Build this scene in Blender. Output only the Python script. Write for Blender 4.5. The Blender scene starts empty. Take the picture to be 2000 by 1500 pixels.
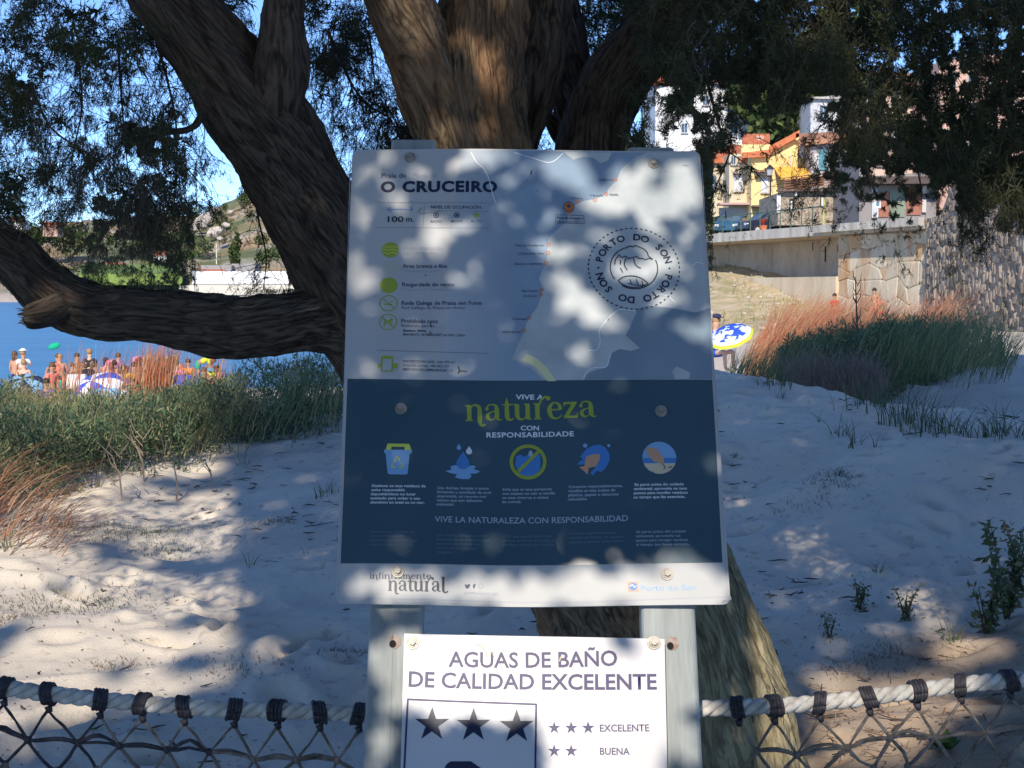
import bpy, bmesh, math, random
import numpy as np
from mathutils import Vector, Matrix
random.seed(7); RNG = np.random.default_rng(7)
SC = bpy.context.scene; COL = SC.collection
rad = math.radians

# ---------------------------------------------------------------- camera
F = 2888.0; PITCH = rad(3.66); EYE = 1.55
cam_d = bpy.data.cameras.new('camera'); cam = bpy.data.objects.new('camera', cam_d); COL.objects.link(cam)
cam_d.sensor_fit = 'HORIZONTAL'; cam_d.sensor_width = 36.0; cam_d.lens = 36.0 * F / 2000.0
cam_d.clip_start = 0.05; cam_d.clip_end = 6000
cam.location = (0, 0, EYE); cam.rotation_euler = (rad(90) - PITCH, 0, 0)
SC.camera = cam
# ---------------------------------------------------------------- light
SUN_EL = rad(34); SUN_AZ = rad(190)            # clockwise from +Y : behind the camera, a little to the left
SDIR = np.array([math.sin(SUN_AZ) * math.cos(SUN_EL), math.cos(SUN_AZ) * math.cos(SUN_EL), math.sin(SUN_EL)])
sd = bpy.data.lights.new('sun', 'SUN'); so = bpy.data.objects.new('sun', sd); COL.objects.link(so)
sd.energy = 3.05; sd.angle = rad(0.53); sd.color = (1.0, 0.90, 0.76)
so.rotation_euler = Vector(-SDIR).to_track_quat('-Z', 'Y').to_euler()
so.location = (-3, -8, 9)
w = bpy.data.worlds.new('World'); SC.world = w; w.use_nodes = True
nt = w.node_tree; bg = nt.nodes['Background']
sky = nt.nodes.new('ShaderNodeTexSky'); sky.sky_type = 'NISHITA'; sky.sun_disc = False
sky.sun_elevation = SUN_EL; sky.sun_rotation = SUN_AZ; sky.altitude = 0
sky.air_density = 0.55; sky.dust_density = 0.0; sky.ozone_density = 6.2
nt.links.new(sky.outputs[0], bg.inputs[0]); bg.inputs[1].default_value = 0.145
SC.view_settings.view_transform = 'Standard'; SC.view_settings.look = 'None'
SC.view_settings.exposure = 0.80; SC.view_settings.gamma = 1
SC.view_settings.use_curve_mapping = False
SC.render.engine = 'CYCLES'
SC.cycles.max_bounces = 6; SC.cycles.transparent_max_bounces = 6

# ---------------------------------------------------------------- projection helpers
SP, CP = math.sin(PITCH), math.cos(PITCH)
def rayd(px, py):
    dx = (px - 1000.0) / F; dy = (750.0 - py) / F
    return np.array([dx, CP + dy * SP, -SP + dy * CP])
def P(px, py, Y):
    d = rayd(px, py); d = d * (Y / d[1])
    return np.array([d[0], Y, EYE + d[2]])
def proj(pts):
    p = np.atleast_2d(pts) - np.array([0, 0, EYE])
    z = p[:, 1] * CP - p[:, 2] * SP; u = p[:, 1] * SP + p[:, 2] * CP
    z = np.where(z < 1e-3, 1e-3, z)
    return np.stack([1000 + F * p[:, 0] / z, 750 - F * u / z], 1), z

# ---------------------------------------------------------------- scene helpers
def tag(o, label=None, cat=None, group=None, kind=None):
    if label: o['label'] = label
    if cat: o['category'] = cat
    if group: o['group'] = group
    if kind: o['kind'] = kind
    return o
def empty(name, loc=(0, 0, 0), rz=0, label=None, cat=None, group=None):
    o = bpy.data.objects.new(name, None); COL.objects.link(o); o.empty_display_size = .1
    o.location = loc; o.rotation_euler = (0, 0, rz)
    return tag(o, label, cat, group)
def link(name, me, parent=None, m=None):
    if m is not None and not me.materials: me.materials.append(m)
    o = bpy.data.objects.new(name, me); COL.objects.link(o)
    if parent: o.parent = parent
    return o
def mesh(name, V, Fc, m=None, parent=None, smooth=False, uv=None, col=None):
    me = bpy.data.meshes.new(name)
    V = np.asarray(V, dtype=np.float32).reshape(-1, 3)
    if isinstance(Fc, np.ndarray) and Fc.ndim == 2:
        n, k = Fc.shape
        me.vertices.add(len(V)); me.vertices.foreach_set('co', V.ravel())
        me.loops.add(n * k); me.loops.foreach_set('vertex_index', Fc.astype(np.int32).ravel())
        me.polygons.add(n); me.polygons.foreach_set('loop_start', np.arange(0, n * k, k, dtype=np.int32))
        me.update(calc_edges=True)
    else:
        me.from_pydata([tuple(v) for v in V], [], [tuple(int(i) for i in f) for f in Fc]); me.update()
    if uv is not None:
        l = me.uv_layers.new(name='UVMap'); idx = np.zeros(len(me.loops), dtype=np.int32)
        me.loops.foreach_get('vertex_index', idx)
        l.data.foreach_set('uv', np.asarray(uv, dtype=np.float32)[idx].ravel())
    if col is not None:
        a = me.color_attributes.new('tint', 'FLOAT_COLOR', 'POINT')
        c4 = np.ones((len(V), 4), dtype=np.float32); c4[:, :3] = col
        a.data.foreach_set('color', c4.ravel())
    if smooth: me.shade_smooth()
    return link(name, me, parent, m)
def copy_tree(o, parent=None):
    c = o.copy(); COL.objects.link(c)
    if parent is not None: c.parent = parent
    for ch in list(o.children): copy_tree(ch, c)
    return c
class MB:
    """collects simple shapes into one mesh"""
    def __init__(s): s.v = []; s.f = []
    def add(s, vs, fs):
        b = len(s.v); s.v += [tuple(map(float, v)) for v in vs]; s.f += [tuple(b + i for i in f) for f in fs]; return s
    def box(s, c, d, M=None):
        x, y, z = c; a, b_, h = d[0] / 2, d[1] / 2, d[2] / 2
        vs = [Vector((x + i * a, y + j * b_, z + k * h)) for k in (-1, 1) for j in (-1, 1) for i in (-1, 1)]
        if M is not None: vs = [M @ v for v in vs]
        return s.add(vs, [(0, 2, 3, 1), (4, 5, 7, 6), (0, 1, 5, 4), (2, 6, 7, 3), (0, 4, 6, 2), (1, 3, 7, 5)])
    def cyl(s, p0, p1, r0, r1=None, n=10, cap=True):
        r1 = r0 if r1 is None else r1
        p0, p1 = Vector(p0), Vector(p1); d = (p1 - p0).normalized()
        a = d.cross(Vector((0, 0, 1)) if abs(d.z) < .9 else Vector((1, 0, 0))).normalized(); b_ = d.cross(a)
        vs = [p + (a * math.cos(t) + b_ * math.sin(t)) * r for p, r in ((p0, r0), (p1, r1)) for t in [2 * math.pi * i / n for i in range(n)]]
        fs = [(i, (i + 1) % n, n + (i + 1) % n, n + i) for i in range(n)]
        if cap: fs += [tuple(range(n - 1, -1, -1)), tuple(range(n, 2 * n))]
        return s.add(vs, fs)
    def tube(s, pts, r, n=6):
        pts = [Vector(p) for p in pts]; rs = r if hasattr(r, '__len__') else [r] * len(pts); vs = []
        a = None
        for i, p in enumerate(pts):
            d = (pts[min(i + 1, len(pts) - 1)] - pts[max(i - 1, 0)]).normalized()
            if a is None: a = d.orthogonal().normalized()
            a = (a - d * a.dot(d)).normalized(); b_ = d.cross(a)
            vs += [p + (a * math.cos(t) + b_ * math.sin(t)) * rs[i] for t in [2 * math.pi * k / n for k in range(n)]]
        fs = [(i * n + k, i * n + (k + 1) % n, (i + 1) * n + (k + 1) % n, (i + 1) * n + k) for i in range(len(pts) - 1) for k in range(n)]
        fs += [tuple(range(n - 1, -1, -1)), tuple(range((len(pts) - 1) * n, len(pts) * n))]
        return s.add(vs, fs)
    def ell(s, c, r, n=12, m=8, M=None):
        vs = []; 
        for j in range(m + 1):
            ph = math.pi * j / m
            for i in range(n):
                t = 2 * math.pi * i / n
                vs.append(Vector((c[0] + r[0] * math.sin(ph) * math.cos(t), c[1] + r[1] * math.sin(ph) * math.sin(t), c[2] + r[2] * math.cos(ph))))
        if M is not None: vs = [M @ v for v in vs]
        return s.add(vs, [(j * n + i, (j + 1) * n + i, (j + 1) * n + (i + 1) % n, j * n + (i + 1) % n) for j in range(m) for i in range(n)])
    def prism(s, poly, y0, y1):
        n = len(poly); vs = [(x, y0, z) for x, z in poly] + [(x, y1, z) for x, z in poly]
        return s.add(vs, [tuple(range(n)), tuple(range(2 * n - 1, n - 1, -1))] + [(i, n + i, n + (i + 1) % n, (i + 1) % n) for i in range(n)])
    def build(s, name, m, parent=None, smooth=False):
        me = bpy.data.meshes.new(name); me.from_pydata(s.v, [], s.f); me.update()
        bm = bmesh.new(); bm.from_mesh(me); bmesh.ops.recalc_face_normals(bm, faces=bm.faces); bm.to_mesh(me); bm.free()
        if smooth: me.shade_smooth()
        return link(name, me, parent, m)

# ---------------------------------------------------------------- numpy noise
_PERM = RNG.permutation(4096).astype(np.int64); _VAL = RNG.random(4096)
def vn(x, y, z=0.0):
    x, y, z = np.broadcast_arrays(np.asarray(x, float), y, z)
    xi, yi, zi = np.floor(x).astype(np.int64), np.floor(y).astype(np.int64), np.floor(z).astype(np.int64)
    fx, fy, fz = x - xi, y - yi, z - zi
    fx, fy, fz = [t * t * (3 - 2 * t) for t in (fx, fy, fz)]
    def h(a, b, c): return _VAL[_PERM[(_PERM[(_PERM[a & 4095] + b) & 4095] + c) & 4095]]
    def lp(a, b, t): return a + (b - a) * t
    r = lp(lp(lp(h(xi, yi, zi), h(xi + 1, yi, zi), fx), lp(h(xi, yi + 1, zi), h(xi + 1, yi + 1, zi), fx), fy),
           lp(lp(h(xi, yi, zi + 1), h(xi + 1, yi, zi + 1), fx), lp(h(xi, yi + 1, zi + 1), h(xi + 1, yi + 1, zi + 1), fx), fy), fz)
    return r * 2 - 1
def fbm(x, y, z=0.0, o=4):
    s = 0; a = 1
    for i in range(o): s = s + a * vn(x * 2**i + 17.3 * i, np.asarray(y) * 2**i + 5.1 * i, np.asarray(z) * 2**i); a *= .5
    return s
def inpoly(x, y, poly):
    x = np.asarray(x, float); y = np.asarray(y, float); r = np.zeros(x.shape, bool); n = len(poly)
    for i in range(n):
        x0, y0 = poly[i]; x1, y1 = poly[(i + 1) % n]
        if y0 == y1: continue
        c = ((y0 > y) != (y1 > y)) & (x < (x1 - x0) * (y - y0) / (y1 - y0) + x0)
        r ^= c
    return r

# ---------------------------------------------------------------- materials
def mat(name, c1, c2=None, scale=8, rough=.7, metal=0, bump=0, bscale=None, detail=5, stretch=(1, 1, 1), coord='Object',
        lo=.35, hi=.65, c3=None, s3=60, f3=.0, spec=.5, trans=0, dist=.02, tint=False, island=0):
    m = bpy.data.materials.new(name); m.use_nodes = True; t = m.node_tree; N = t.nodes; L = t.links
    b = N['Principled BSDF']; b.inputs['Roughness'].default_value = rough; b.inputs['Metallic'].default_value = metal
    b.inputs['Specular IOR Level'].default_value = spec
    out = None
    if coord:
        tc = N.new('ShaderNodeTexCoord'); mp = N.new('ShaderNodeMapping'); mp.inputs['Scale'].default_value = stretch
        L.new(tc.outputs[coord], mp.inputs[0])
    def noise(sc, det=detail):
        n = N.new('ShaderNodeTexNoise'); n.inputs['Scale'].default_value = sc; n.inputs['Detail'].default_value = det
        L.new(mp.outputs[0], n.inputs['Vector']); return n
    def mix(fac, a, bb, blend='MIX'):
        x = N.new('ShaderNodeMix'); x.data_type = 'RGBA'; x.blend_type = blend
        for s, v in ((0, fac), (6, a), (7, bb)):
            if hasattr(v, 'links') or hasattr(v, 'is_linked'): L.new(v, x.inputs[s])
            elif s == 0: x.inputs[0].default_value = v
            else: x.inputs[s].default_value = (*v, 1)
        return x.outputs[2]
    if c2 is not None:
        n = noise(scale); mr = N.new('ShaderNodeMapRange'); mr.inputs[1].default_value = lo; mr.inputs[2].default_value = hi
        L.new(n.outputs[0], mr.inputs[0]); out = mix(mr.outputs[0], c1, c2)
    if c3 is not None:
        n = noise(s3); mr = N.new('ShaderNodeMapRange'); mr.inputs[1].default_value = .5; mr.inputs[2].default_value = .72
        mr.inputs[4].default_value = f3
        L.new(n.outputs[0], mr.inputs[0]); out = mix(mr.outputs[0], out if out is not None else c1, c3)
    if island:
        g = N.new('ShaderNodeNewGeometry'); mr = N.new('ShaderNodeMapRange'); mr.inputs[3].default_value = 1 - island; mr.inputs[4].default_value = 1 + island
        L.new(g.outputs['Random Per Island'], mr.inputs[0])
        vm = N.new('ShaderNodeVectorMath'); vm.operation = 'SCALE'
        if out is not None: L.new(out, vm.inputs[0])
        else: vm.inputs[0].default_value = c1
        L.new(mr.outputs[0], vm.inputs[3]); out = vm.outputs[0]
    if tint:
        a = N.new('ShaderNodeAttribute'); a.attribute_name = 'tint'
        out = mix(1.0, out if out is not None else c1, a.outputs['Color'], 'MULTIPLY')
    if out is None: b.inputs['Base Color'].default_value = (*c1, 1)
    else: L.new(out, b.inputs['Base Color'])
    if bump:
        n = noise(bscale or scale * 3); bp = N.new('ShaderNodeBump'); bp.inputs['Strength'].default_value = bump; bp.inputs['Distance'].default_value = dist
        L.new(n.outputs[0], bp.inputs['Height']); L.new(bp.outputs[0], b.inputs['Normal'])
    if trans:
        tr = N.new('ShaderNodeBsdfTranslucent'); ms = N.new('ShaderNodeMixShader'); ms.inputs[0].default_value = trans
        if out is not None: L.new(out, tr.inputs[0])
        else: tr.inputs[0].default_value = (*c1, 1)
        L.new(b.outputs[0], ms.inputs[1]); L.new(tr.outputs[0], ms.inputs[2]); L.new(ms.outputs[0], N['Material Output'].inputs[0])
    return m
# ================================================================ terrain
CPTS = []
def cw(*a): CPTS.extend(a)
def cpx(px, py, D): CPTS.append(tuple(P(px, py, D)))
for q in [(0, 1500, 4.6), (350, 1500, 4.8), (700, 1500, 4.8), (0, 1200, 6.3), (350, 1200, 6.3), (650, 1200, 6.3), (1000, 1200, 6.2), (0, 1050, 7.6),
          (200, 980, 8.4), (330, 965, 8.8), (480, 900, 9.6), (640, 870, 10), (850, 850, 10.2), (1050, 800, 10.3),
          (1390, 730, 10.5), (1560, 775, 9.6), (1700, 812, 8.8), (1850, 850, 8.2), (2000, 868, 7.8), (2150, 875, 7.5),
          (1450, 1000, 7.6), (1700, 1000, 7.2), (1950, 1000, 6.9), (1450, 1200, 6.0), (1700, 1200, 5.9), (1950, 1200, 5.7),
          (1450, 1400, 5.0), (1800, 1400, 4.8), (2000, 1500, 4.3), (1200, 1400, 5.0),
          (1780, 840, 11.5), (1950, 850, 11), (1800, 740, 16), (1990, 690, 21), (1900, 665, 26), (2150, 680, 20)]: cpx(*q)
cw((-3, 1, 0), (0, 1, 0), (3, 1, 0), (0, 3, 0), (-2, 3, 0), (2, 3, 0), (0, -1, 0), (0, -6, 0), (-6, -4, 0), (6, -4, 0), (-14, -10, 0), (14, -10, 0), (-5, 3, 0), (6, 3, .2),
   (-7, 6, .3), (7, 6, .5), (-12, 9, .4), (-.8, 12, .62), (-2.2, 12, .62), (-4, 12, .55), (-7, 12, .4), (-1, 15, .25), (-4, 15, .0), (-8, 15, 0), (-3, 21, -1.2), (-9, 21, -1.2),
   (1.5, 12.5, .75), (2.7, 11.5, .5), (2.2, 15, .55), (4.0, 15, .55), (3.5, 20, .2), (5.4, 20, .45), (3.2, 27, -.4), (7, 27, .4), (12, 27, .9), (1.5, 16, .3), (1, 22, -.6),
   (4.9, 35, -.75), (10, 38, 0), (0, 35, -1.9), (-12, 35, -2.2), (-25, 35, -2.1), (5, 50, -1.0), (12, 50, -.3), (-10, 48, -2.35), (-25, 50, -2.3),
   (18, 53, .0), (20, 72, .1), (24, 72, .2), (13.5, 72, -.3), (8, 72, -1.2), (0, 66, -2.3), (-14, 61, -2.5), (-30, 59, -2.5), (-60, 50, -2.5), (-14, 75, -3.6), (-40, 75, -4),
   (3, 85, -2.5), (12, 90, -.1), (10, 110, -1.5), (0, 110, -4.5), (-30, 120, -7), (-90, 70, -6), (-90, 20, -1), (-60, 0, 0), (60, 0, 1), (60, 60, 1.5), (40, 90, 1.5), (40, 30, 1.5), (25, 120, 0),
   (-40, 20, -.5), (-50, -40, 0), (50, -40, 0), (0, -60, 0), (-20, 160, -9), (30, 160, -2))
_C = np.array(CPTS)
def _tf(x, y): r = np.hypot(x, y); return np.arctan2(x, y) * 1.3, np.log(r + 1.0)
def _U(d2): return np.where(d2 > 1e-12, .5 * d2 * np.log(np.maximum(d2, 1e-12)), 0)
_a, _b = _tf(_C[:, 0], _C[:, 1]); _n = len(_a)
_K = _U((_a[:, None] - _a)**2 + (_b[:, None] - _b)**2) + np.eye(_n) * 1e-3
_Q = np.stack([np.ones(_n), _a, _b], 1)
_A = np.block([[_K, _Q], [_Q.T, np.zeros((3, 3))]])
_W = np.linalg.solve(_A, np.concatenate([_C[:, 2], np.zeros(3)]))
def hbase(x, y):
    x = np.asarray(x, float); y = np.asarray(y, float); sh = x.shape; x = x.ravel(); y = y.ravel(); out = np.empty(len(x))
    for i in range(0, len(x), 20000):
        a, b = _tf(x[i:i + 20000], y[i:i + 20000])
        out[i:i + 20000] = _U((a[:, None] - _a)**2 + (b[:, None] - _b)**2) @ _W[:_n] + _W[_n] + a * _W[_n + 1] + b * _W[_n + 2]
    r = np.hypot(x, y); k = np.clip((r - 1.5) / 2, 0, 1)
    return (out * k).reshape(sh)
FOOT = []
_r = np.random.default_rng(3)
for _ in range(430):
    FOOT.append((_r.uniform(-4, 4.6), _r.uniform(3.6, 12.5), _r.uniform(.05, .14), _r.uniform(.03, .065), _r.uniform(0, 3.14), _r.uniform(.015, .05)))
def hground(x, y, fine=True):
    x = np.asarray(x, float); y = np.asarray(y, float); z = hbase(x, y)
    if not fine: return z
    r = np.hypot(x, y); k = np.clip((40 - r) / 25, 0, 1)
    wx = x + .35 * vn(x * 1.1, y * 1.1, 3)
    z = z + k * (0.05 * fbm(x * .9, y * .9, 1, 3) + .042 * (1 - np.abs(vn(wx * 1.7 + y * .9, y * 2.1 - x * .5, 7))) ** 2 + .009 * vn(x * 4.2, y * 5, 4) + .0035 * fbm(x * 16, y * 16, 9, 2))
    zz = z.ravel().copy(); X = x.ravel(); Y = y.ravel()
    for fx, fy, a, b, t, d in FOOT:
        m = (np.abs(X - fx) < .4) & (np.abs(Y - fy) < .4)
        if not m.any(): continue
        dx, dy = X[m] - fx, Y[m] - fy; u = (dx * math.cos(t) + dy * math.sin(t)) / a; v = (-dx * math.sin(t) + dy * math.cos(t)) / b
        q = u * u + v * v; zz[m] += d * (-np.exp(-q) + .45 * np.exp(-(np.sqrt(q) - 1.7)**2 * 2.2))
    return zz.reshape(z.shape)
def gz(x, y): return float(hground(np.array([x]), np.array([y]))[0])

def sandmat():
    m = bpy.data.materials.new('dune_sand'); m.use_nodes = True; t = m.node_tree; N = t.nodes; L = t.links; b = N['Principled BSDF']
    b.inputs['Roughness'].default_value = .95; b.inputs['Specular IOR Level'].default_value = .2
    tc = N.new('ShaderNodeTexCoord')
    def noise(s, d=5):
        n = N.new('ShaderNodeTexNoise'); n.inputs['Scale'].default_value = s; n.inputs['Detail'].default_value = d; L.new(tc.outputs['Object'], n.inputs[0]); return n.outputs[0]
    def rng(v, a, c, lo=0, hi=1):
        r = N.new('ShaderNodeMapRange'); L.new(v, r.inputs[0]); r.inputs[1].default_value = a; r.inputs[2].default_value = c; r.inputs[3].default_value = lo; r.inputs[4].default_value = hi; return r.outputs[0]
    def mix(f, a, c):
        x = N.new('ShaderNodeMix'); x.data_type = 'RGBA'; L.new(f, x.inputs[0])
        for s, v in ((6, a), (7, c)):
            if isinstance(v, tuple): x.inputs[s].default_value = (*v, 1)
            else: L.new(v, x.inputs[s])
        return x.outputs[2]
    c = mix(rng(noise(1.3), .35, .65), (.66, .59, .49), (.57, .50, .41))
    c = mix(rng(noise(260, 2), .62, .75, 0, .6), c, (.20, .16, .12))
    c = mix(rng(noise(14, 6), .60, .72, 0, .55), c, (.33, .27, .21))
    # litter stained sand under the tree, and dry earth towards the village bank
    g = N.new('ShaderNodeNewGeometry'); s = N.new('ShaderNodeSeparateXYZ'); L.new(g.outputs['Position'], s.inputs[0])
    vm = N.new('ShaderNodeVectorMath'); vm.operation = 'DISTANCE'; L.new(g.outputs['Position'], vm.inputs[0]); vm.inputs[1].default_value = (1.6, 4.4, 0)
    ad = N.new('ShaderNodeMath'); ad.operation = 'ADD'; L.new(vm.outputs['Value'], ad.inputs[0]); L.new(rng(noise(2.2), 0, 1, -1.1, 1.1), ad.inputs[1])
    c = mix(rng(ad.outputs[0], 1.35, .7, 0, .6), c, (.27, .165, .085))
    L.new(c, b.inputs['Base Color'])
    bp = N.new('ShaderNodeBump'); bp.inputs['Strength'].default_value = .35; bp.inputs['Distance'].default_value = .01; L.new(noise(90, 6), bp.inputs['Height'])
    L.new(bp.outputs[0], b.inputs['Normal'])
    return m
M_SAND = sandmat()
def build_ground():
    th = np.concatenate([np.arange(-180, -32, 4.0), np.arange(-32, 32, .14), np.arange(32, 181, 4.0)]); th = np.radians(th)
    rr = np.concatenate([[0.02], np.geomspace(.6, 3.4, 14), np.geomspace(3.5, 13, 420), np.geomspace(13.1, 170, 130)])
    T, R = np.meshgrid(th, rr); X = R * np.sin(T); Y = R * np.cos(T)
    Z = hground(X, Y)
    n, k = X.shape; I = np.arange(n * k).reshape(n, k)
    Fc = np.stack([I[:-1, :-1], I[:-1, 1:], I[1:, 1:], I[1:, :-1]], -1).reshape(-1, 4)
    o = mesh('ground', np.stack([X, Y, Z], -1).reshape(-1, 3), Fc, M_SAND, smooth=True)
    tag(o, 'pale rippled dune sand with footprints, falling to a beach', kind='structure')
build_ground()
# sea
def seamat():
    m = mat('sea_water', (.003, .10, .23), (.008, .16, .31), scale=.06, rough=.28, bump=.5, bscale=1.6, stretch=(1, 3, 1), dist=.25, spec=.45)
    return m
sea = mesh('sea', [(-2500, 20, -2.55), (2500, 20, -2.55), (2500, 3000, -2.55), (-2500, 3000, -2.55)], [(0, 1, 2, 3)], seamat())
tag(sea, 'deep blue bay water behind the beach', kind='structure')
# ================================================================ sign frame (rectangle 0.600 x 0.799 m, leaning back)
def _solve_board():
    cs = [rayd(*p) for p in [(688, 292), (1367, 294), (1427, 1181), (656, 1180)]]
    TL, TR, BR, BL = cs
    s = np.linalg.solve(np.array([TL, BR, -TR]).T, BL); Q = [s[0] * TL, s[2] * TR, s[1] * BR, BL]
    k = .6 / np.linalg.norm(Q[1] - Q[0]); Q = [q * k for q in Q]
    o = (Q[0] + Q[1] + Q[2] + Q[3]) / 4
    u = (Q[1] - Q[0] + Q[2] - Q[3]); u /= np.linalg.norm(u); v = (Q[0] - Q[3] + Q[1] - Q[2]); v -= u * (u @ v); v /= np.linalg.norm(v)
    n = np.cross(u, v); return o + np.array([0, 0, EYE]), u, v, n
BO, BU, BV, BN = _solve_board()            # centre, right, up, towards the camera
BM = Matrix(((BU[0], BV[0], BN[0], BO[0]), (BU[1], BV[1], BN[1], BO[1]), (BU[2], BV[2], BN[2], BO[2]), (0, 0, 0, 1)))
CAMP = np.array([0, 0, EYE])
def B(px, py, h=0.0):
    d = rayd(px, py); t = ((BO + BN * h - CAMP) @ BN) / (d @ BN); p = CAMP + d * t - BO
    return np.array([p @ BU, p @ BV])
def sag1(u, v):
    """the big panel is bolted at u=-.2 and .2 and sags back between, most at the foot"""
    k = np.clip((.40 - v) / .8, 0, 1)
    return -.015 * k**2.2 * np.exp(-((u + .02) / .15)**2) + .0025 * np.sin(u * 11 + v * 7) * (1 - .5 * k) + .0012 * np.sin(v * 19 - u * 8)
def sag2(u, v): return .006 + .004 * np.exp(-((u - .02) / .1)**2) * np.sin(v * 9 + 1) + .0018 * np.sin(u * 13)
def refine(V2, Fc, L=.03):
    bm = bmesh.new(); vs = [bm.verts.new((float(a), float(b), 0)) for a, b in V2]
    for f in Fc:
        try: bm.faces.new([vs[i] for i in f])
        except ValueError: pass
    bmesh.ops.triangulate(bm, faces=bm.faces)
    for _ in range(6):
        es = [e for e in bm.edges if e.calc_length() > L]
        if not es: break
        bmesh.ops.subdivide_edges(bm, edges=es, cuts=1); bmesh.ops.triangulate(bm, faces=bm.faces)
    bm.normal_update(); bm.verts.index_update()
    V = np.array([v.co[:2] for v in bm.verts]).reshape(-1, 2); T = [[v.index for v in (f.verts if f.normal.z > 0 else reversed(list(f.verts)))] for f in bm.faces]; bm.free()
    return V, np.array(T, dtype=np.int32).reshape(-1, 3)
def decal(name, V2, Fc, h, m, parent, sag=sag1, L=.03, label=None):
    V, T = refine(V2, Fc, L)
    o = mesh(name, np.stack([V[:, 0], V[:, 1], sag(V[:, 0], V[:, 1]) + h], 1), T, m, parent, smooth=True)
    if label: o['label'] = label
    return o
# -------- lettering
def text_geo(s, bold=0.0, sp=1.0):
    cu = bpy.data.curves.new('t', 'FONT'); cu.body = s; cu.size = 1; cu.offset = bold; cu.resolution_u = 3; cu.space_character = sp
    ob = bpy.data.objects.new('t', cu); COL.objects.link(ob); dg = bpy.context.evaluated_depsgraph_get(); dg.update()
    me = bpy.data.meshes.new_from_object(ob.evaluated_get(dg)); V = np.array([v.co[:2] for v in me.vertices]).reshape(-1, 2); Fc = [list(p.vertices) for p in me.polygons]
    bpy.data.objects.remove(ob); bpy.data.curves.remove(cu); bpy.data.meshes.remove(me)
    return V, Fc
def letters(s, x0, y0, x1, y1, cap, m, parent, bold=0.0, h=.0006, sag=sag1, name='lettering', label=None, sp=1.0, wobble=0.0):
    """baseline from photo point (x0,y0) to (x1,y1), capital height cap in photo pixels"""
    V, Fc = text_geo(s, bold, sp)
    a = B(x0, y0); b = B(x1, y1); c = B(x0, y0 - cap); H = np.linalg.norm(c - a); W = np.linalg.norm(b - a)
    d = (b - a) / W; n = np.array([-d[1], d[0]]); mn, mx = V[:, 0].min(), V[:, 0].max()
    X = (V[:, 0] - mn) / (mx - mn) * W; Y = V[:, 1] / .729 * H
    if wobble: Y = Y + wobble * np.sin((V[:, 0] - mn) / (mx - mn) * math.pi)
    return decal(name, a + X[:, None] * d + Y[:, None] * n, Fc, h, m, parent, sag, .05, label)
def poly_px(pts): return np.array([B(*p) for p in pts])
def stroke(pts, wd, n=8):
    """Catmull-Rom ribbon through pts with widths wd -> (V, F)"""
    pts = [np.array(p, float) for p in pts]; wd = list(wd) if hasattr(wd, '__len__') else [wd] * len(pts)
    Q = [2 * pts[0] - pts[1]] + pts + [2 * pts[-1] - pts[-2]]; C = []; W = []
    for i in range(len(pts) - 1):
        for j in range(n if len(pts) > 2 else 1):
            t = j / (n if len(pts) > 2 else 1); p0, p1, p2, p3 = Q[i:i + 4]
            C.append(.5 * (2 * p1 + (p2 - p0) * t + (2 * p0 - 5 * p1 + 4 * p2 - p3) * t * t + (3 * p1 - p0 - 3 * p2 + p3) * t**3)); W.append(wd[i] * (1 - t) + wd[i + 1] * t)
    C.append(pts[-1]); W.append(wd[-1]); C = np.array(C); T = np.gradient(C, axis=0); T /= np.maximum(np.linalg.norm(T, axis=1), 1e-9)[:, None]
    Nn = np.stack([-T[:, 1], T[:, 0]], 1); W = np.array(W)[:, None] / 2; k = len(C)
    return np.concatenate([C + Nn * W, C - Nn * W]), [[i, i + k, i + 1 + k, i + 1] for i in range(k - 1)]
def ring(c, r, w, n=40, a0=0, a1=360, sx=1.0):
    return stroke([(c[0] + r * sx * math.cos(rad(t)), c[1] + r * math.sin(rad(t))) for t in np.linspace(a0, a1, n)], w, 1)
def disc(c, r, n=32, sx=1.0): return [(c[0] + r * sx * math.cos(2 * math.pi * i / n), c[1] + r * math.sin(2 * math.pi * i / n)) for i in range(n)], [list(range(n))]
def gather(items):
    V = []; Fc = []
    for v, f in items:
        b = len(V); V += [tuple(q) for q in v]; Fc += [[b + i for i in g] for g in f]
    return np.array(V, float), Fc
def layers(name, items, m, parent, h, sag=sag1, label=None, step=.00006, xf=None):
    """overlapping strokes, each a hair above the one before, as ONE mesh"""
    VV = []; TT = []; b = 0
    for i, (v, f) in enumerate(items):
        v = np.array(v, float)
        if xf: v = xf(v)
        V, T = refine(v, f, .03); VV.append(np.stack([V[:, 0], V[:, 1], sag(V[:, 0], V[:, 1]) + h + i * step], 1)); TT.append(T + b); b += len(V)
    o = mesh(name, np.concatenate(VV), np.concatenate(TT), m, parent, smooth=True)
    if label: o['label'] = label
    return o
def each(name, items, m, parent, h, **k):
    for it in items: layers(name, [it], m, parent, h, **k)
def star(c, r): return [(c[0] + (r if i % 2 == 0 else r * .38) * math.sin(i * math.pi / 5), c[1] + (r if i % 2 == 0 else r * .38) * math.cos(i * math.pi / 5)) for i in range(10)], [list(range(10))]

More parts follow.
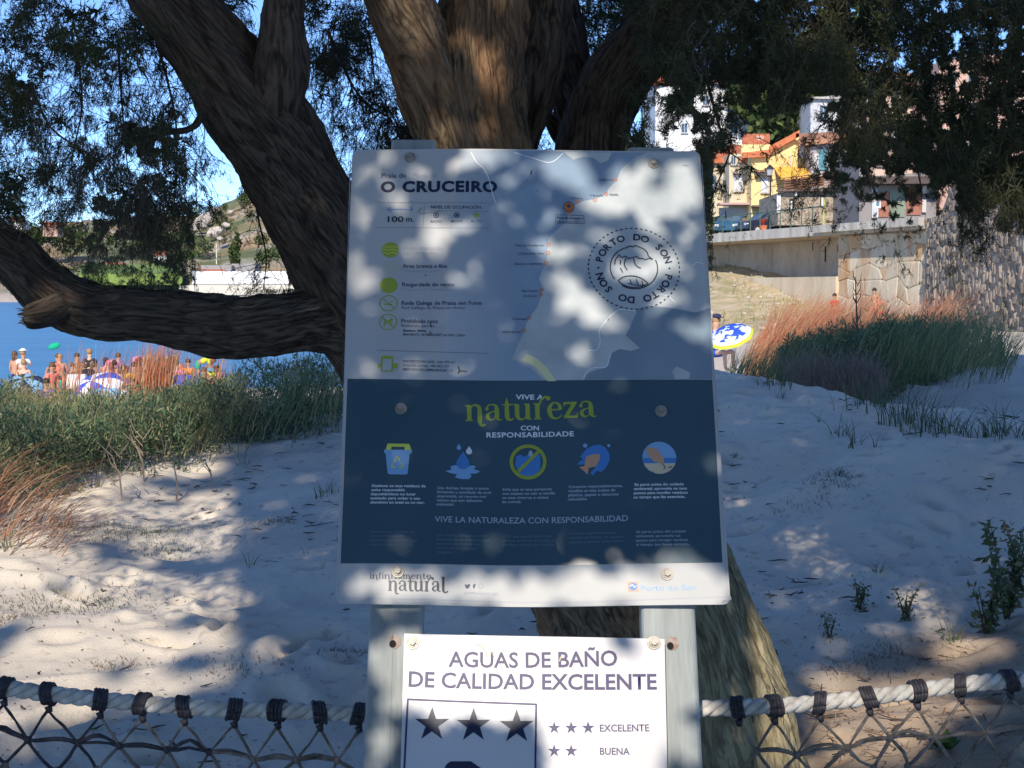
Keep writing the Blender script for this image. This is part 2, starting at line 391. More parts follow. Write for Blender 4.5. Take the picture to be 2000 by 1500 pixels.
# -------- materials of the print
INK = mat('navy_print', (.010, .018, .050), rough=.45, coord=None)
INK2 = mat('faded_navy_print', (.055, .07, .12), rough=.5, coord=None)
INKP = mat('violet_navy_print', (.030, .022, .105), rough=.5, coord=None)
GREYP = mat('pale_grey_print', (.34, .36, .42), rough=.5, coord=None)
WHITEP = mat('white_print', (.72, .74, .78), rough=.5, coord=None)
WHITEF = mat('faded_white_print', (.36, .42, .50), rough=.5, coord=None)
FAINT = mat('very_faded_print', (.11, .16, .21), rough=.5, coord=None)
LIME = mat('lime_print', (.30, .36, .045), rough=.5, coord=None)
LIMEB = mat('yellow_lime_print', (.62, .66, .10), rough=.5, coord=None)
ORANGE = mat('orange_print', (.55, .17, .06), rough=.5, coord=None)
PEACH = mat('peach_print', (.55, .30, .18), rough=.5, coord=None)
BLUEP = mat('blue_print', (.06, .20, .50), rough=.5, coord=None)
LBLUE = mat('light_blue_print', (.20, .38, .62), rough=.5, coord=None)
SANDP = mat('sand_print', (.62, .50, .34), rough=.5, coord=None)
CREAM = mat('cream_print', (.66, .64, .36), rough=.5, coord=None)
PANEL = mat('white_panel_laminate', (.45, .455, .45), (.40, .405, .41), scale=5, rough=.5, spec=.3, bump=.12, bscale=9, detail=2, lo=.3, hi=.7, c3=(.50, .47, .40), s3=14, f3=.12, dist=.01)
NAVYF = mat('navy_panel_print', (.044, .086, .116), (.055, .102, .133), scale=3, rough=.24, bump=.10, bscale=9, detail=2, dist=.01)
def seaprint():
    m = mat('map_sea_print', (.19, .27, .37), (.26, .35, .44), scale=6, rough=.35, detail=2); t = m.node_tree; N = t.nodes; L = t.links; b = N['Principled BSDF']
    src = b.inputs['Base Color'].links[0].from_socket; tc = N.new('ShaderNodeTexCoord'); s = N.new('ShaderNodeSeparateXYZ'); L.new(tc.outputs['Object'], s.inputs[0])
    r = N.new('ShaderNodeMapRange'); r.interpolation_type = 'SMOOTHSTEP'; r.inputs[1].default_value = -.20; r.inputs[2].default_value = .03; L.new(s.outputs[0], r.inputs[0])
    x = N.new('ShaderNodeMix'); x.data_type = 'RGBA'; x.inputs[6].default_value = (.45, .465, .475, 1); L.new(src, x.inputs[7]); L.new(r.outputs[0], x.inputs[0]); L.new(x.outputs[2], b.inputs['Base Color']); return m
SEAP = seaprint()
LANDP = mat('map_land_print', (.33, .37, .39), (.48, .51, .52), scale=11, rough=.35, detail=5, lo=.3, hi=.6)
GALV = mat('galvanised_steel', (.20, .22, .22), (.29, .315, .315), scale=9, rough=.6, metal=.12, spec=.3, bump=.06, bscale=60, stretch=(3.2, .35, 1), c3=(.37, .40, .40), s3=24, f3=.4)
STEEL = mat('bolt_steel', (.26, .24, .21), (.40, .375, .34), scale=80, rough=.5, metal=.35, spec=.4)
RUST = mat('rust_stain', (.27, .17, .13), (.38, .32, .29), scale=70, rough=.85, lo=.4, hi=.62)
BLACK = mat('bolt_hole_black', (.006, .005, .005), rough=.9, coord=None)

bd = empty('information_board', label='large white and navy beach notice panel headed O CRUCEIRO, bolted above the smaller white sign', cat='notice board'); bd.matrix_world = BM
# panel: rounded sheet with a thickness
def sheet(name, cs, r, t, m, parent, sag, nu=44, nv=56, h0=0.0):
    """cs = 4 corners (u,v) TL TR BR BL; corners rounded"""
    TL, TR, BR, BL = [np.array(c) for c in cs]; W = np.linalg.norm(TR - TL); H = np.linalg.norm(TL - BL)
    us = np.linspace(0, 1, nu); q_ = np.array([0, .06, .18, .36, .6, 1]) * r / H; vs = np.concatenate([q_, np.linspace(r / H, 1 - r / H, nv - 10)[1:-1], 1 - q_[::-1]]); V = []
    for b in vs:
        for a in us:
            x = a * W; y = b * H; ex = 0
            yy = min(y, H - y)
            if yy < r: ex = r - math.sqrt(max(r * r - (r - yy)**2, 0))
            x = ex + a * (W - 2 * ex); A = x / W
            q = (BL * (1 - A) + BR * A) * (1 - b) + (TL * (1 - A) + TR * A) * b
            V.append((q[0], q[1], float(sag(q[0], q[1])) + h0))
    n = len(V); V += [(a, b, c - t) for a, b, c in V]; Fc = []
    I = lambda i, j: i * nu + j
    for i in range(nv - 1):
        for j in range(nu - 1):
            Fc.append((I(i, j), I(i, j + 1), I(i + 1, j + 1), I(i + 1, j))); Fc.append((n + I(i, j), n + I(i + 1, j), n + I(i + 1, j + 1), n + I(i, j + 1)))
    for j in range(nu - 1):
        Fc.append((n + I(0, j), n + I(0, j + 1), I(0, j + 1), I(0, j))); Fc.append((I(nv - 1, j), I(nv - 1, j + 1), n + I(nv - 1, j + 1), n + I(nv - 1, j)))
    for i in range(nv - 1):
        Fc.append((I(i, 0), I(i + 1, 0), n + I(i + 1, 0), n + I(i, 0))); Fc.append((n + I(i, nu - 1), n + I(i + 1, nu - 1), I(i + 1, nu - 1), I(i, nu - 1)))
    o = mesh(name, V, Fc, m, parent, smooth=False); o.data.polygons.foreach_set('use_smooth', [True] * len(o.data.polygons))
    md = o.modifiers.new('e', 'EDGE_SPLIT'); md.split_angle = rad(50); return o
sheet('panel', [B(688, 292), B(1367, 294), B(1427, 1181), B(656, 1180)], .012, .0035, PANEL, bd, sag1)
# folded rim lines along the foot and sides
layers('rim_line', [stroke([B(660, 1168), B(900, 1170), B(1150, 1172), B(1421, 1166)], .0012), stroke([B(1371, 320), B(1421, 1160)], .001), stroke([B(684, 320), B(661, 1160)], .001)], GREYP, bd, .0004)
def quadpx(a, b, c, d): return poly_px([a, b, c, d]), [[0, 1, 2, 3]]
# --- map (upper panel)
sea_px = [(925, 296), (1265, 296), (1242, 305), (1225, 318), (1213, 330), (1207, 345), (1200, 356), (1190, 365), (1184, 378), (1163, 388), (1140, 392), (1123, 400), (1108, 416), (1108, 432),
          (1085, 452), (1072, 465), (1070, 480), (1068, 500), (1067, 515), (1058, 530), (1053, 545), (1060, 565), (1055, 585), (1050, 600), (1038, 615), (1028, 632), (1022, 652), (1008, 680), (1000, 700), (1012, 705), (1030, 712), (1048, 728), (1060, 742), (860, 742), (870, 620), (880, 480), (890, 380), (900, 296)]
decal('map_sea', poly_px(sea_px), [list(range(len(sea_px)))], .0003, SEAP, bd)
land_px = [(1268, 296), (1361, 297), (1372, 470), (1390, 738), (1066, 742), (1062, 728)] + sea_px[1:30][::-1]
ld = [(1266, 297), (1361, 297), (1389, 741), (1064, 741), (1050, 726), (1034, 709), (1012, 702), (1004, 698)] + sea_px[27:1:-1]
decal('map_land', poly_px(ld), [list(range(len(ld)))], .00035, LANDP, bd)
bay = [(1388, 600), (1360, 610), (1330, 605), (1300, 600), (1262, 598), (1245, 604), (1240, 618), (1230, 640), (1222, 655), (1245, 665), (1250, 680), (1232, 686), (1210, 682), (1195, 690), (1190, 705), (1183, 718), (1165, 722), (1150, 728), (1140, 741), (1391, 741)]
decal('map_bay', poly_px(bay), [list(range(len(bay)))], .0006, mat('map_bay_print', (.17, .23, .29), (.22, .29, .35), scale=7, rough=.3, detail=2), bd)
lines = [stroke([B(*p) for p in q], .0014, 6) for q in (
    [(1148, 684), (1165, 684), (1172, 668), (1170, 648), (1180, 632), (1196, 615), (1212, 606), (1240, 608)], [(1140, 741), (1144, 728), (1160, 718), (1184, 716), (1192, 692)],
    [(1268, 584), (1290, 576), (1306, 580), (1318, 590)], [(920, 300), (930, 318), (945, 332), (955, 352), (962, 380), (968, 398)], [(1004, 300), (1040, 310), (1075, 318), (1100, 300)],
    [(1352, 520), (1362, 512), (1374, 516)])]
for q_ in lines: layers('map_line', [q_], WHITEP, bd, .0008)
isl = [(1100, 297), (1195, 297), (1188, 312), (1172, 318), (1160, 308), (1140, 306), (1120, 312)]
decal('map_island', poly_px(isl), [list(range(len(isl)))], .0006, LANDP, bd)
isl = [(1312, 725), (1322, 716), (1334, 722), (1348, 728), (1346, 740), (1330, 741), (1318, 741)]
decal('map_island', poly_px(isl), [list(range(len(isl)))], .0009, LANDP, bd)
road = [(1018, 703), (1028, 690), (1048, 699), (1066, 715), (1078, 730), (1086, 743), (1070, 743), (1058, 728), (1044, 714), (1030, 706)]
decal('map_band', poly_px(road), [list(range(len(road)))], .0008, CREAM, bd)
dots = [(1202, 350), (1184, 378), (1162, 390), (1128, 394), (1071, 479), (1070, 495), (1066, 515), (1058, 567), (1056, 577), (1033, 621), (1023, 646)]
for p in dots: layers('map_marker', [ring(B(*p), .0028, .0014, 16)], ORANGE, bd, .0011)
for a, b, y, s in [(1170, 1197, 350, 'Fonforrón'), (1152, 1178, 381, 'A Barquiña'), (1190, 1208, 379, 'Gafa'), (1117, 1138, 387, 'Caveiro'), (1007, 1063, 480, 'Praia de Fonteforrón'), (1011, 1062, 496, 'O Dique de Río Sieira'), (1006, 1060, 516, 'Basoñas e Espiñeirido'),
                   (1020, 1050, 569, 'Río Sieira'), (1022, 1048, 579, 'As Furnas'), (1001, 1028, 623, 'Queiruga'), (982, 1017, 648, 'Seráns')]:
    letters(s, a, y + 2, b, y + 2, 4.2, INK2, bd, .01, .0011)
pin = stroke([B(1111, 394)], 1) if 0 else None
pc = B(1111, 404); layers('map_pin', [([tuple(pc + np.array((.0085 * math.cos(t), .0095 * math.sin(t) if math.sin(t) > 0 else .0135 * math.sin(t) * (1 - .0 * t)))) for t in np.linspace(0, 2 * math.pi, 24, endpoint=False)], [list(range(24))])], ORANGE, bd, .0012)
layers('map_pin', [ring(pc, .0088, .0012, 24), disc(pc + np.array((0, .001)), .0036)], INK2, bd, .0014)
layers('map_frame', [stroke([B(1086, 420), B(1140, 421)], .001), stroke([B(1140, 421), B(1141, 437)], .001), stroke([B(1141, 437), B(1085, 436)], .001), stroke([B(1085, 436), B(1086, 420)], .001)], INK2, bd, .0012)
letters('Praia do Cruceiro', 1088, 428, 1138, 429, 5, INK, bd, .02, .0011); letters('Playa do Cruceiro', 1090, 434.5, 1136, 435, 4, INK2, bd, 0, .0011)
# --- round stamp
sc_ = B(1238, 524.5); R0 = np.linalg.norm(B(1327, 524) - B(1149, 524)) / 2
dash = []
for k in range(56):
    a = k * 2 * math.pi / 56; a2 = a + .055; dash.append(stroke([sc_ + R0 * np.array((math.cos(a), math.sin(a))), sc_ + R0 * np.array((math.cos(a2), math.sin(a2)))], .0022))
layers('stamp_ring', dash, INK, bd, .0010, step=0)
def arc_text(s, a_start, a_end, r, capm, m, parent, h=.001):
    n = len(s); 
    for i, chx in enumerate(s):
        if chx == ' ': continue
        V, Fc = text_geo(chx, .028); a = rad(a_start + (a_end - a_start) * (i + .5) / n)
        cx = (V[:, 0].min() + V[:, 0].max()) / 2; k = capm / .729; X = (V[:, 0] - cx) * k * 1.03; Y = V[:, 1] * k + r
        ca, sa = math.cos(a - math.pi / 2), math.sin(a - math.pi / 2)
        decal('stamp_letter', np.stack([sc_[0] + X * ca - Y * sa, sc_[1] + X * sa + Y * ca], 1), Fc, h, m, parent)
arc_text('PORTO DO SON', 171, 9, R0 * .70, R0 * .165, INK, bd)
arc_text('PORTO DO SON', -9, -171, R0 * .70, R0 * .165, INK, bd)
for sgn in (-1, 1): decal('stamp_dot', *disc(sc_ + np.array((sgn * R0 * .78, 0)), .0018, 12), .001, INK, bd)
S = lambda *p: [sc_ + R0 * np.array(q) for q in p]
LW = .0019
emb = [stroke(S(*[(.52 * math.cos(rad(t)), .52 * math.sin(rad(t)) + .01) for t in (22, 8, -10, -28, -45, -60, -75, -90, -108, -122)]), LW), stroke(S(*[(.52 * math.cos(rad(t)), .52 * math.sin(rad(t)) + .01) for t in (214, 200, 180, 162, 146, 132, 118, 106)]), LW),
       stroke(S((-.15, .50), (-.08, .55), (0, .53), (.06, .56), (.14, .52), (.24, .47), (.31, .38), (.33, .30), (.42, .22)), LW),
       stroke(S((.42, .22), (.33, .24), (.26, .21), (.20, .24), (.12, .24), (.07, .28), (-.02, .26), (-.10, .24), (-.18, .29), (-.26, .26), (-.33, .34)), LW),
       stroke(S((-.33, .30), (-.40, .20), (-.42, .08)), LW), stroke(S((-.29, .20), (-.30, .08)), LW), stroke(S((-.30, .0), (-.25, -.12)), LW), stroke(S((-.17, .24), (-.21, .08), (-.15, -.06)), LW),
       stroke(S((.0, .24), (.02, .12), (.08, .03), (.15, .0)), LW), stroke(S((-.36, -.32), (-.22, -.22), (-.02, -.20), (.16, -.26), (.30, -.38)), LW), stroke(S((.30, -.38), (.14, -.46), (-.06, -.48), (-.24, -.42), (-.36, -.32)), LW),
       stroke(S((-.10, -.28), (-.06, -.42)), LW * .8), stroke(S((.04, -.27), (.08, -.43)), LW * .8), stroke(S((.16, -.31), (.18, -.42)), LW * .8), stroke(S((-.14, -.38), (-.02, -.42), (.12, -.43), (.22, -.41)), LW * .8)]
layers('stamp_emblem', emb, INK, bd, .001)
# --- left column
letters('Praia do', 745, 347.5, 794, 348, 9.5, INK2, bd, .012); letters('| Playa do', 799, 348, 853, 348.5, 9.5, GREYP, bd, .005)
letters('O CRUCEIRO', 743, 375, 971, 376, 20.5, INK, bd, .045, sp=1.12)
TH = .0005
each('rule_line', [stroke([B(737, 396), B(960, 398)], TH), stroke([B(829, 400), B(827, 440)], TH), stroke([B(838, 412), B(958, 414)], TH), stroke([B(736, 444), B(955, 446)], TH), stroke([B(735, 684), B(955, 689)], TH * 1.4)], INK2, bd, .0006)
layers('width_arrow', [stroke([B(758, 409), B(805, 409.5)], .0011), stroke([B(763, 405), B(757, 409), B(763, 413)], .0011, 2), stroke([B(800, 405), B(806, 409.5), B(800, 413)], .0011, 2)], BLUEP, bd, .0007)
letters('100', 757, 433, 788, 433, 11, INK, bd, .02); letters('m.', 793, 433, 808, 433, 11, INK, bd, .01)
letters('NIVEL DE OCUPACIÓN', 841, 408, 939, 409, 6.2, INK2, bd, .02)
for px, m, s in ((852, INK2, 'BAIXO'), (892, INK2, 'MEDIO'), (930, LIME, 'ALTO')):
    layers('level_dot', [ring(B(px, 421), .0042, .0016, 20), disc(B(px, 421), .0022)], m, bd, .0008); letters(s, px - 11, 435, px + 11, 435, 5, INK2, bd, .01)
rows = [(486.5, 'Augas tranquilas', 866, 'Aguas tranquilas', 850), (521.5, 'Area branca e fina', 873, 'Arena blanca y fina', 860), (557.5, 'Resgardada do vento', 887, 'Resguardada del viento', 876),
        (594, 'Rede Galega de Praias sen Fume', 941, 'Red Gallega de Playas sin Humo', 908), (629.5, 'Prohibido cans', 855, 'Prohibido perros', 848)]
for i, (y, a, xa, b, xb) in enumerate(rows):
    x = 787 - i * .9; letters(a, x, y, xa, y + .8, 8, INK2 if i else GREYP, bd, .016); letters(b, x, y + 8.5, xb, y + 9, 6.2, GREYP if i < 3 else INK2, bd, -.004)
ic = [B(762, 487), B(760, 521), B(759, 555.5), B(758.5, 591), B(757.5, 628)]; RI = .0142
LIM2 = mat('pale_lime_print', (.50, .53, .33), rough=.5, coord=None)
decal('icon_disc', *disc(ic[0], RI), .0005, LIME, bd, label='green calm water icon')
layers('icon_wave', [stroke([ic[0] + np.array((x, yy + .0012 * math.sin((x + .015) * 420))) for x in np.linspace(-RI * .95, RI * .95, 12)], .0012, 2) for yy in (-.006, .0, .0055)], LIMEB, bd, .0008)
layers('icon_dots', [disc(ic[1] + np.array((a * .0031, b_ * .0031)), .0010, 6) for a in range(-4, 5) for b_ in range(-4, 5) if a * a + b_ * b_ < 19], LIM2, bd, .0006, step=0)
decal('icon_disc', *disc(ic[2], RI * 1.03), .0005, LIME, bd, label='green wind shelter icon')
layers('icon_ring', [ring(ic[3], RI, .0016, 40), stroke([ic[3] + (-.010, .009), ic[3] + (.010, -.009)], .0014), stroke([ic[3] + (-.007, -.002), ic[3] + (.006, -.002)], .0024), stroke([ic[3] + (.003, .004), ic[3] + (.008, .002)], .0012)], LIME, bd, .0006, label='no smoking icon')
layers('icon_ring', [ring(ic[4], RI, .0016, 40), stroke([ic[4] + (-.010, .009), ic[4] + (.010, -.009)], .0014), stroke([ic[4] + (-.005, .000), ic[4] + (.005, .001)], .0052), stroke([ic[4] + (.004, .002), ic[4] + (.0065, .0065)], .0034), stroke([ic[4] + (-.005, -.001), ic[4] + (-.006, -.008)], .002), stroke([ic[4] + (.004, -.001), ic[4] + (.005, -.008)], .002), stroke([ic[4] + (-.005, .002), ic[4] + (-.008, .006)], .0014)], LIME, bd, .0006, label='no dogs icon')
letters('Semana Santa', 787, 647, 832, 647, 4.6, INK, bd, .02); letters('MAIO/MAYO - SETEMBRO/SEPT. de 10:00 a 22:00 h.', 787, 654.5, 909, 656.5, 4.8, INK2, bd, .012)
e = B(756, 710)
layers('phone_icon', [stroke([e + (-.0085, .010), e + (-.0085, -.013)], .002), stroke([e + (.0085, .010), e + (.0085, -.013)], .002), stroke([e + (-.0095, .011), e + (.0095, .011)], .005), stroke([e + (-.0095, -.0135), e + (.0095, -.0135)], .0022), stroke([e + (.010, -.004), e + (.017, -.004)], .009), stroke([e + (-.010, -.004), e + (-.0145, -.004)], .007)], LIME, bd, .0006, label='green mobile telephone icon')
letters('PROTECCIÓN CIVIL : 620 779 421', 787, 707.5, 889, 709, 5, INK2, bd, .012); letters('POLICÍA LOCAL : 981 853 577', 787, 715.5, 877, 717, 5, INK2, bd, .012); letters('EMERXENCIAS | EMERGENCIAS 112', 787, 723, 884, 725, 5, INK2, bd, .012)
layers('dirt_mark', [stroke([B(895, 714), B(897, 724), B(894, 728)], .0022), stroke([B(897, 723), B(912, 724)], .0018)], mat('brown_dirt', (.10, .065, .05), rough=.8, coord=None), bd, .0008)
each('scratch_mark', [stroke([B(840, 631), B(842, 638)], .0016), stroke([B(839, 646), B(842, 651)], .0013), stroke([B(830, 538), B(832, 535)], .0014), stroke([B(1038, 334), B(1037, 343)], .0022), stroke([B(1048, 373), B(1050, 374)], .0016), stroke([B(1188, 622), B(1187, 627)], .0022),
        stroke([B(820, 418), B(860, 414)], .0006), stroke([B(815, 416), B(823, 406)], .0006), stroke([B(1300, 334), B(1300, 332)], .001), stroke([B(1334, 322), B(1345, 323)], .0008)], INK, bd, .0008)
# --- navy half
TLn, TRn, BRn, BLn = B(679, 740.5), B(1391, 742), B(1411, 1099), B(665.5, 1101)
decal('navy_field', np.array([TLn, TRn, BRn, BLn]), [[0, 1, 2, 3]], .0004, NAVYF, bd)
letters('VIVE A', 1007, 777, 1062, 778, 9.5, WHITEP, bd, .022); letters('CON', 1017, 837, 1053, 837.5, 9.3, WHITEP, bd, .022); letters('RESPONSABILIDADE', 950, 851, 1121, 850, 10, WHITEP, bd, .022, sp=1.08)
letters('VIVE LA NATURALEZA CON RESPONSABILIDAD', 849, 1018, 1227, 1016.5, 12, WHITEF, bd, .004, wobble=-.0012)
# decorative serif word
def G(*items): return list(items)
def ball(x, y, r=.11): return disc((x, y), r, 14)
GL = {
 'n': (1.06, lambda: G(stroke([(.24, .04), (.24, .96)], .25), stroke([(.03, .04), (.45, .04)], .07), stroke([(.03, .93), (.30, .93)], .10), stroke([(.30, .72), (.44, .92), (.62, .96), (.78, .84), (.82, .62)], [.05, .09, .14, .2, .25]), stroke([(.82, .66), (.82, .1), (.84, -.16), (.94, -.30), (1.08, -.27)], [.25, .25, .18, .08, .06]), ball(1.06, -.24, .07))),
 'a': (.98, lambda: G(stroke([(.14, .74), (.24, .93), (.46, .98), (.66, .88), (.70, .66)], [.08, .08, .08, .16, .25]), stroke([(.70, .70), (.70, .14)], .25), stroke([(.70, .16), (.82, .05), (.98, .06)], [.16, .10, .06]), stroke([(.64, .58), (.40, .52), (.22, .40), (.19, .22), (.32, .07), (.48, .08), (.62, .22)], [.06, .08, .15, .22, .12, .06, .05]), ball(.16, .72, .10))),
 't': (.62, lambda: G(stroke([(.28, 1.38), (.28, 1.0), (.28, .28), (.36, .08), (.52, .03), (.64, .14)], [.02, .22, .25, .2, .10, .05]), stroke([(.02, .95), (.60, .95)], .08))),
 'u': (1.10, lambda: G(stroke([(.22, .95), (.22, .30), (.34, .08), (.52, .05), (.72, .22)], [.25, .25, .17, .08, .05]), stroke([(.02, .95), (.24, .95)], .08), stroke([(.80, .98), (.80, .04)], .25), stroke([(.60, .95), (.84, .95)], .08), stroke([(.80, .04), (1.02, .04)], .07))),
 'r': (.72, lambda: G(stroke([(.24, .98), (.24, .04)], .25), stroke([(.03, .95), (.26, .95)], .08), stroke([(.03, .04), (.46, .04)], .07), stroke([(.30, .62), (.38, .95), (.50, 1.22), (.72, 1.36), (.86, 1.32)], [.05, .09, .13, .12, .09]), ball(.86, 1.25, .13))),
 'e': (.90, lambda: G(stroke([(.18, .55), (.80, .55)], .08), stroke([(.78, .55), (.72, .84), (.50, .98), (.28, .86), (.18, .52), (.28, .14), (.52, .02), (.74, .10), (.86, .28)], [.24, .16, .08, .16, .27, .2, .10, .07, .04]))),
 'z': (.86, lambda: G(stroke([(.08, .92), (.80, .92)], .14), stroke([(.68, .92), (.16, .08)], .22), stroke([(.06, .08), (.82, .08)], .14), stroke([(.10, .94), (.09, .68)], [.12, .03]), stroke([(.78, .06), (.82, .34)], [.12, .03]))),
 'l': (.62, lambda: G(stroke([(.26, 1.45), (.26, .25), (.36, .0), (.56, -.08), (.70, .02)], [.25, .25, .18, .08, .06]), stroke([(.06, 1.40), (.28, 1.40)], .10), ball(.68, .03, .08))),
 'i': (.46, lambda: G(stroke([(.24, .98), (.24, .04)], .2), stroke([(.04, .95), (.26, .95)], .08), stroke([(.04, .04), (.44, .04)], .07), ball(.24, 1.3, .12))),
 'f': (.52, lambda: G(stroke([(.24, .04), (.24, 1.1), (.34, 1.38), (.52, 1.36)], [.2, .2, .12, .06]), stroke([(.04, .04), (.44, .04)], .07), stroke([(.04, .95), (.46, .95)], .08))),
 'o': (.86, lambda: G(ring((.43, .5), .40, .16, 26))),
 'm': (1.3, lambda: G(stroke([(.2, .98), (.2, .04)], .2), stroke([(.04, .04), (.36, .04)], .07), stroke([(.04, .95), (.2, .95)], .08), stroke([(.24, .7), (.42, .94), (.58, .9), (.64, .66), (.64, .04)], [.05, .09, .13, .2, .2]), stroke([(.68, .7), (.86, .94), (1.02, .9), (1.08, .66), (1.08, .04)], [.05, .09, .13, .2, .2]), stroke([(.5, .04), (.78, .04)], .07), stroke([(.94, .04), (1.24, .04)], .07))),
}
def fancy(word, x0, y0, x1, y1, xh, m, parent, h, label=None):
    a = B(x0, y0); b = B(x1, y1); H = np.linalg.norm(B(x0, y0 - xh) - a); W = np.linalg.norm(b - a); d = (b - a) / W; n = np.array([-d[1], d[0]])
    tot = sum(GL[c][0] for c in word); items = []; x = 0
    for c in word:
        for v, f in GL[c][1]():
            items.append((np.array(v, float) + np.array((x, 0)), f))
        x += GL[c][0]
    k = W / tot
    return layers('lettering', items, m, parent, h, label=label, step=.00002, xf=lambda v: a + (v[:, :1] * k) * d + (v[:, 1:2] * H) * n)
fancy('natureza', 908, 820, 1165, 814, 32, LIME, bd, .0007, label='lime green decorative word natureza')
# icons on navy
def U(px, py): return B(px, py)
def pz(name, pts, m, h, label=None): return decal(name, poly_px(pts), [list(range(len(pts)))], h, m, bd, label=label)
pz('bin_lid', [(757, 866), (799, 866), (805, 882), (752, 882)], LIMEB, .0007); pz('bin_handle', [(765, 872), (790, 872), (790, 878), (764, 878)], NAVYF, .0009)
pz('bin_body', [(750, 878), (804, 878), (803, 885), (800, 885), (796, 924), (793, 926), (760, 926), (757, 924), (753, 885), (750, 884)], LBLUE, .0008, 'pale blue waste bin icon')
layers('bin_arrow', [stroke([U(770, 902), U(776, 891), U(781, 900)], .0022, 2), stroke([U(785, 903), U(787, 912), U(778, 912)], .0022, 2), stroke([U(773, 912), U(765, 912), U(768, 904)], .0022, 2)], LIMEB, bd, .0011)
pz('puddle', [(869, 918), (882, 915), (879, 909), (888, 906), (905, 908), (922, 906), (930, 908), (925, 913), (938, 918), (930, 922), (918, 922), (921, 928), (915, 933), (900, 933), (888, 930), (893, 924), (880, 922)], LBLUE, .0007, 'pale blue puddle icon')
def drop(px, py, r, m, h):
    c = U(px, py); pts = [tuple(c + (0, r * 1.9))] + [tuple(c + r * np.array((math.cos(t), math.sin(t)))) for t in np.linspace(rad(25), rad(-205), 18)]
    decal('water_drop', pts, [list(range(len(pts)))], h, m, bd)
drop(904, 902, .0105, BLUEP, .0010); drop(896, 872, .0035, LBLUE, .0008); drop(916, 879, .0048, WHITEP, .0008)
pz('water_shape', [(1008, 888), (1016, 884), (1024, 889), (1034, 883), (1044, 888), (1056, 884), (1056, 912), (1048, 924), (1030, 928), (1014, 922), (1006, 905)], BLUEP, .0007)
layers('ban_ring', [ring(U(1031.5, 899), .0265, .0056, 44), stroke([U(1012, 918), U(1052, 879)], .0055)], LIME, bd, .0010, label='lime prohibition ring over sea icon')
pz('litter_shape', [(1033, 879), (1038, 876), (1042, 886), (1038, 890), (1032, 886)], WHITEF, .0008); pz('litter_shape', [(1018, 905), (1024, 902), (1026, 910), (1019, 914)], WHITEF, .0008)
pz('fish_shape', [(1133, 890), (1146, 875), (1160, 869), (1172, 868), (1182, 873), (1190, 885), (1191, 898), (1184, 912), (1174, 922), (1166, 918), (1158, 928), (1153, 922), (1163, 912), (1148, 905), (1138, 906), (1127, 906), (1134, 898), (1140, 898)], BLUEP, .0007, 'blue fish icon')
pz('hand_shape', [(1146, 890), (1158, 887), (1171, 886), (1172, 896), (1164, 910), (1150, 913), (1148, 926), (1140, 918), (1131, 911), (1142, 909), (1143, 898)], PEACH, .0010)
decal('bubble', *disc(U(1143, 869), .0035, 12), .0007, LBLUE, bd); decal('bubble', *disc(U(1189, 870), .0025, 12), .0007, LBLUE, bd)
bc = U(1287.5, 895); decal('beach_disc', *disc(bc, .0268, 44), .0006, LBLUE, bd, label='round beach clean-up icon')
def seg(y0, y1, m, h): # slice of the disc
    r = .0266; pts = []
    for t in np.linspace(math.asin(y0), math.asin(y1), 10): pts.append(tuple(bc + r * np.array((math.cos(t), math.sin(t)))))
    for t in np.linspace(math.asin(y1), math.asin(y0), 10): pts.append(tuple(bc + r * np.array((-math.cos(t), math.sin(t)))))
    decal('beach_band', pts, [list(range(20))], h, m, bd)
seg(-.999, -.35, SANDP, .0008); seg(-.33, -.02, BLUEP, .0008)
pz('arm_shape', [(1261, 878), (1268, 874), (1282, 878), (1290, 888), (1297, 898), (1296, 906), (1288, 906), (1276, 902), (1266, 890)], PEACH, .0012)
layers('string_line', [stroke([U(1292, 905), U(1298, 913), U(1296, 918)], .0015), stroke([U(1268, 924), U(1276, 923)], .0022), stroke([U(1305, 914), U(1312, 913)], .002)], INK2, bd, .0013)
cols = [((725, 831, 951), ['Xestiona os teus residuos de', 'xeito responsable', 'depositándoos no lugar', 'axeitado para evitar o seu', 'abandono no areal ou no mar.'], [1, .62, .83, .91, 1.0]),
        ((854, 960, 953.5), ['Usa duchas, lavapés e aseos', 'limitando a cantidade de auga', 'empregada, un recurso moi', 'valioso que non debemos', 'malgastar.'], [.95, 1, .91, .84, .34]),
        ((982, 1085, 955), ['Evita que os teus pertences', 'non acaben no mar e recolle', 'os teus cigarros e restos', 'de comida.'], [.93, 1, .88, .37]),
        ((1111, 1216, 951), ['Consume responsablemente,', 'reutiliza as túas bolsas de', 'plástico, papeis e obxectos', 'refugables.'], [1, .87, .94, .37]),
        ((1239, 1344, 949), ['Sé parte activa do coidado', 'ambiental, aproveita os teus', 'paseos para recoller residuos', 'ao tempo que fas exercicio.'], [.92, .98, 1, .96])]
for i, ((a, b, y), ls, ws) in enumerate(cols):
    for j, (s, k) in enumerate(zip(ls, ws)):
        letters(s, a - j * .5, y + j * 8.1, a - j * .5 + (b - a) * k, y + j * 8.1 - .4, 5.4, [WHITEP, WHITEF, WHITEF, WHITEF, WHITEP][i], bd, .018)
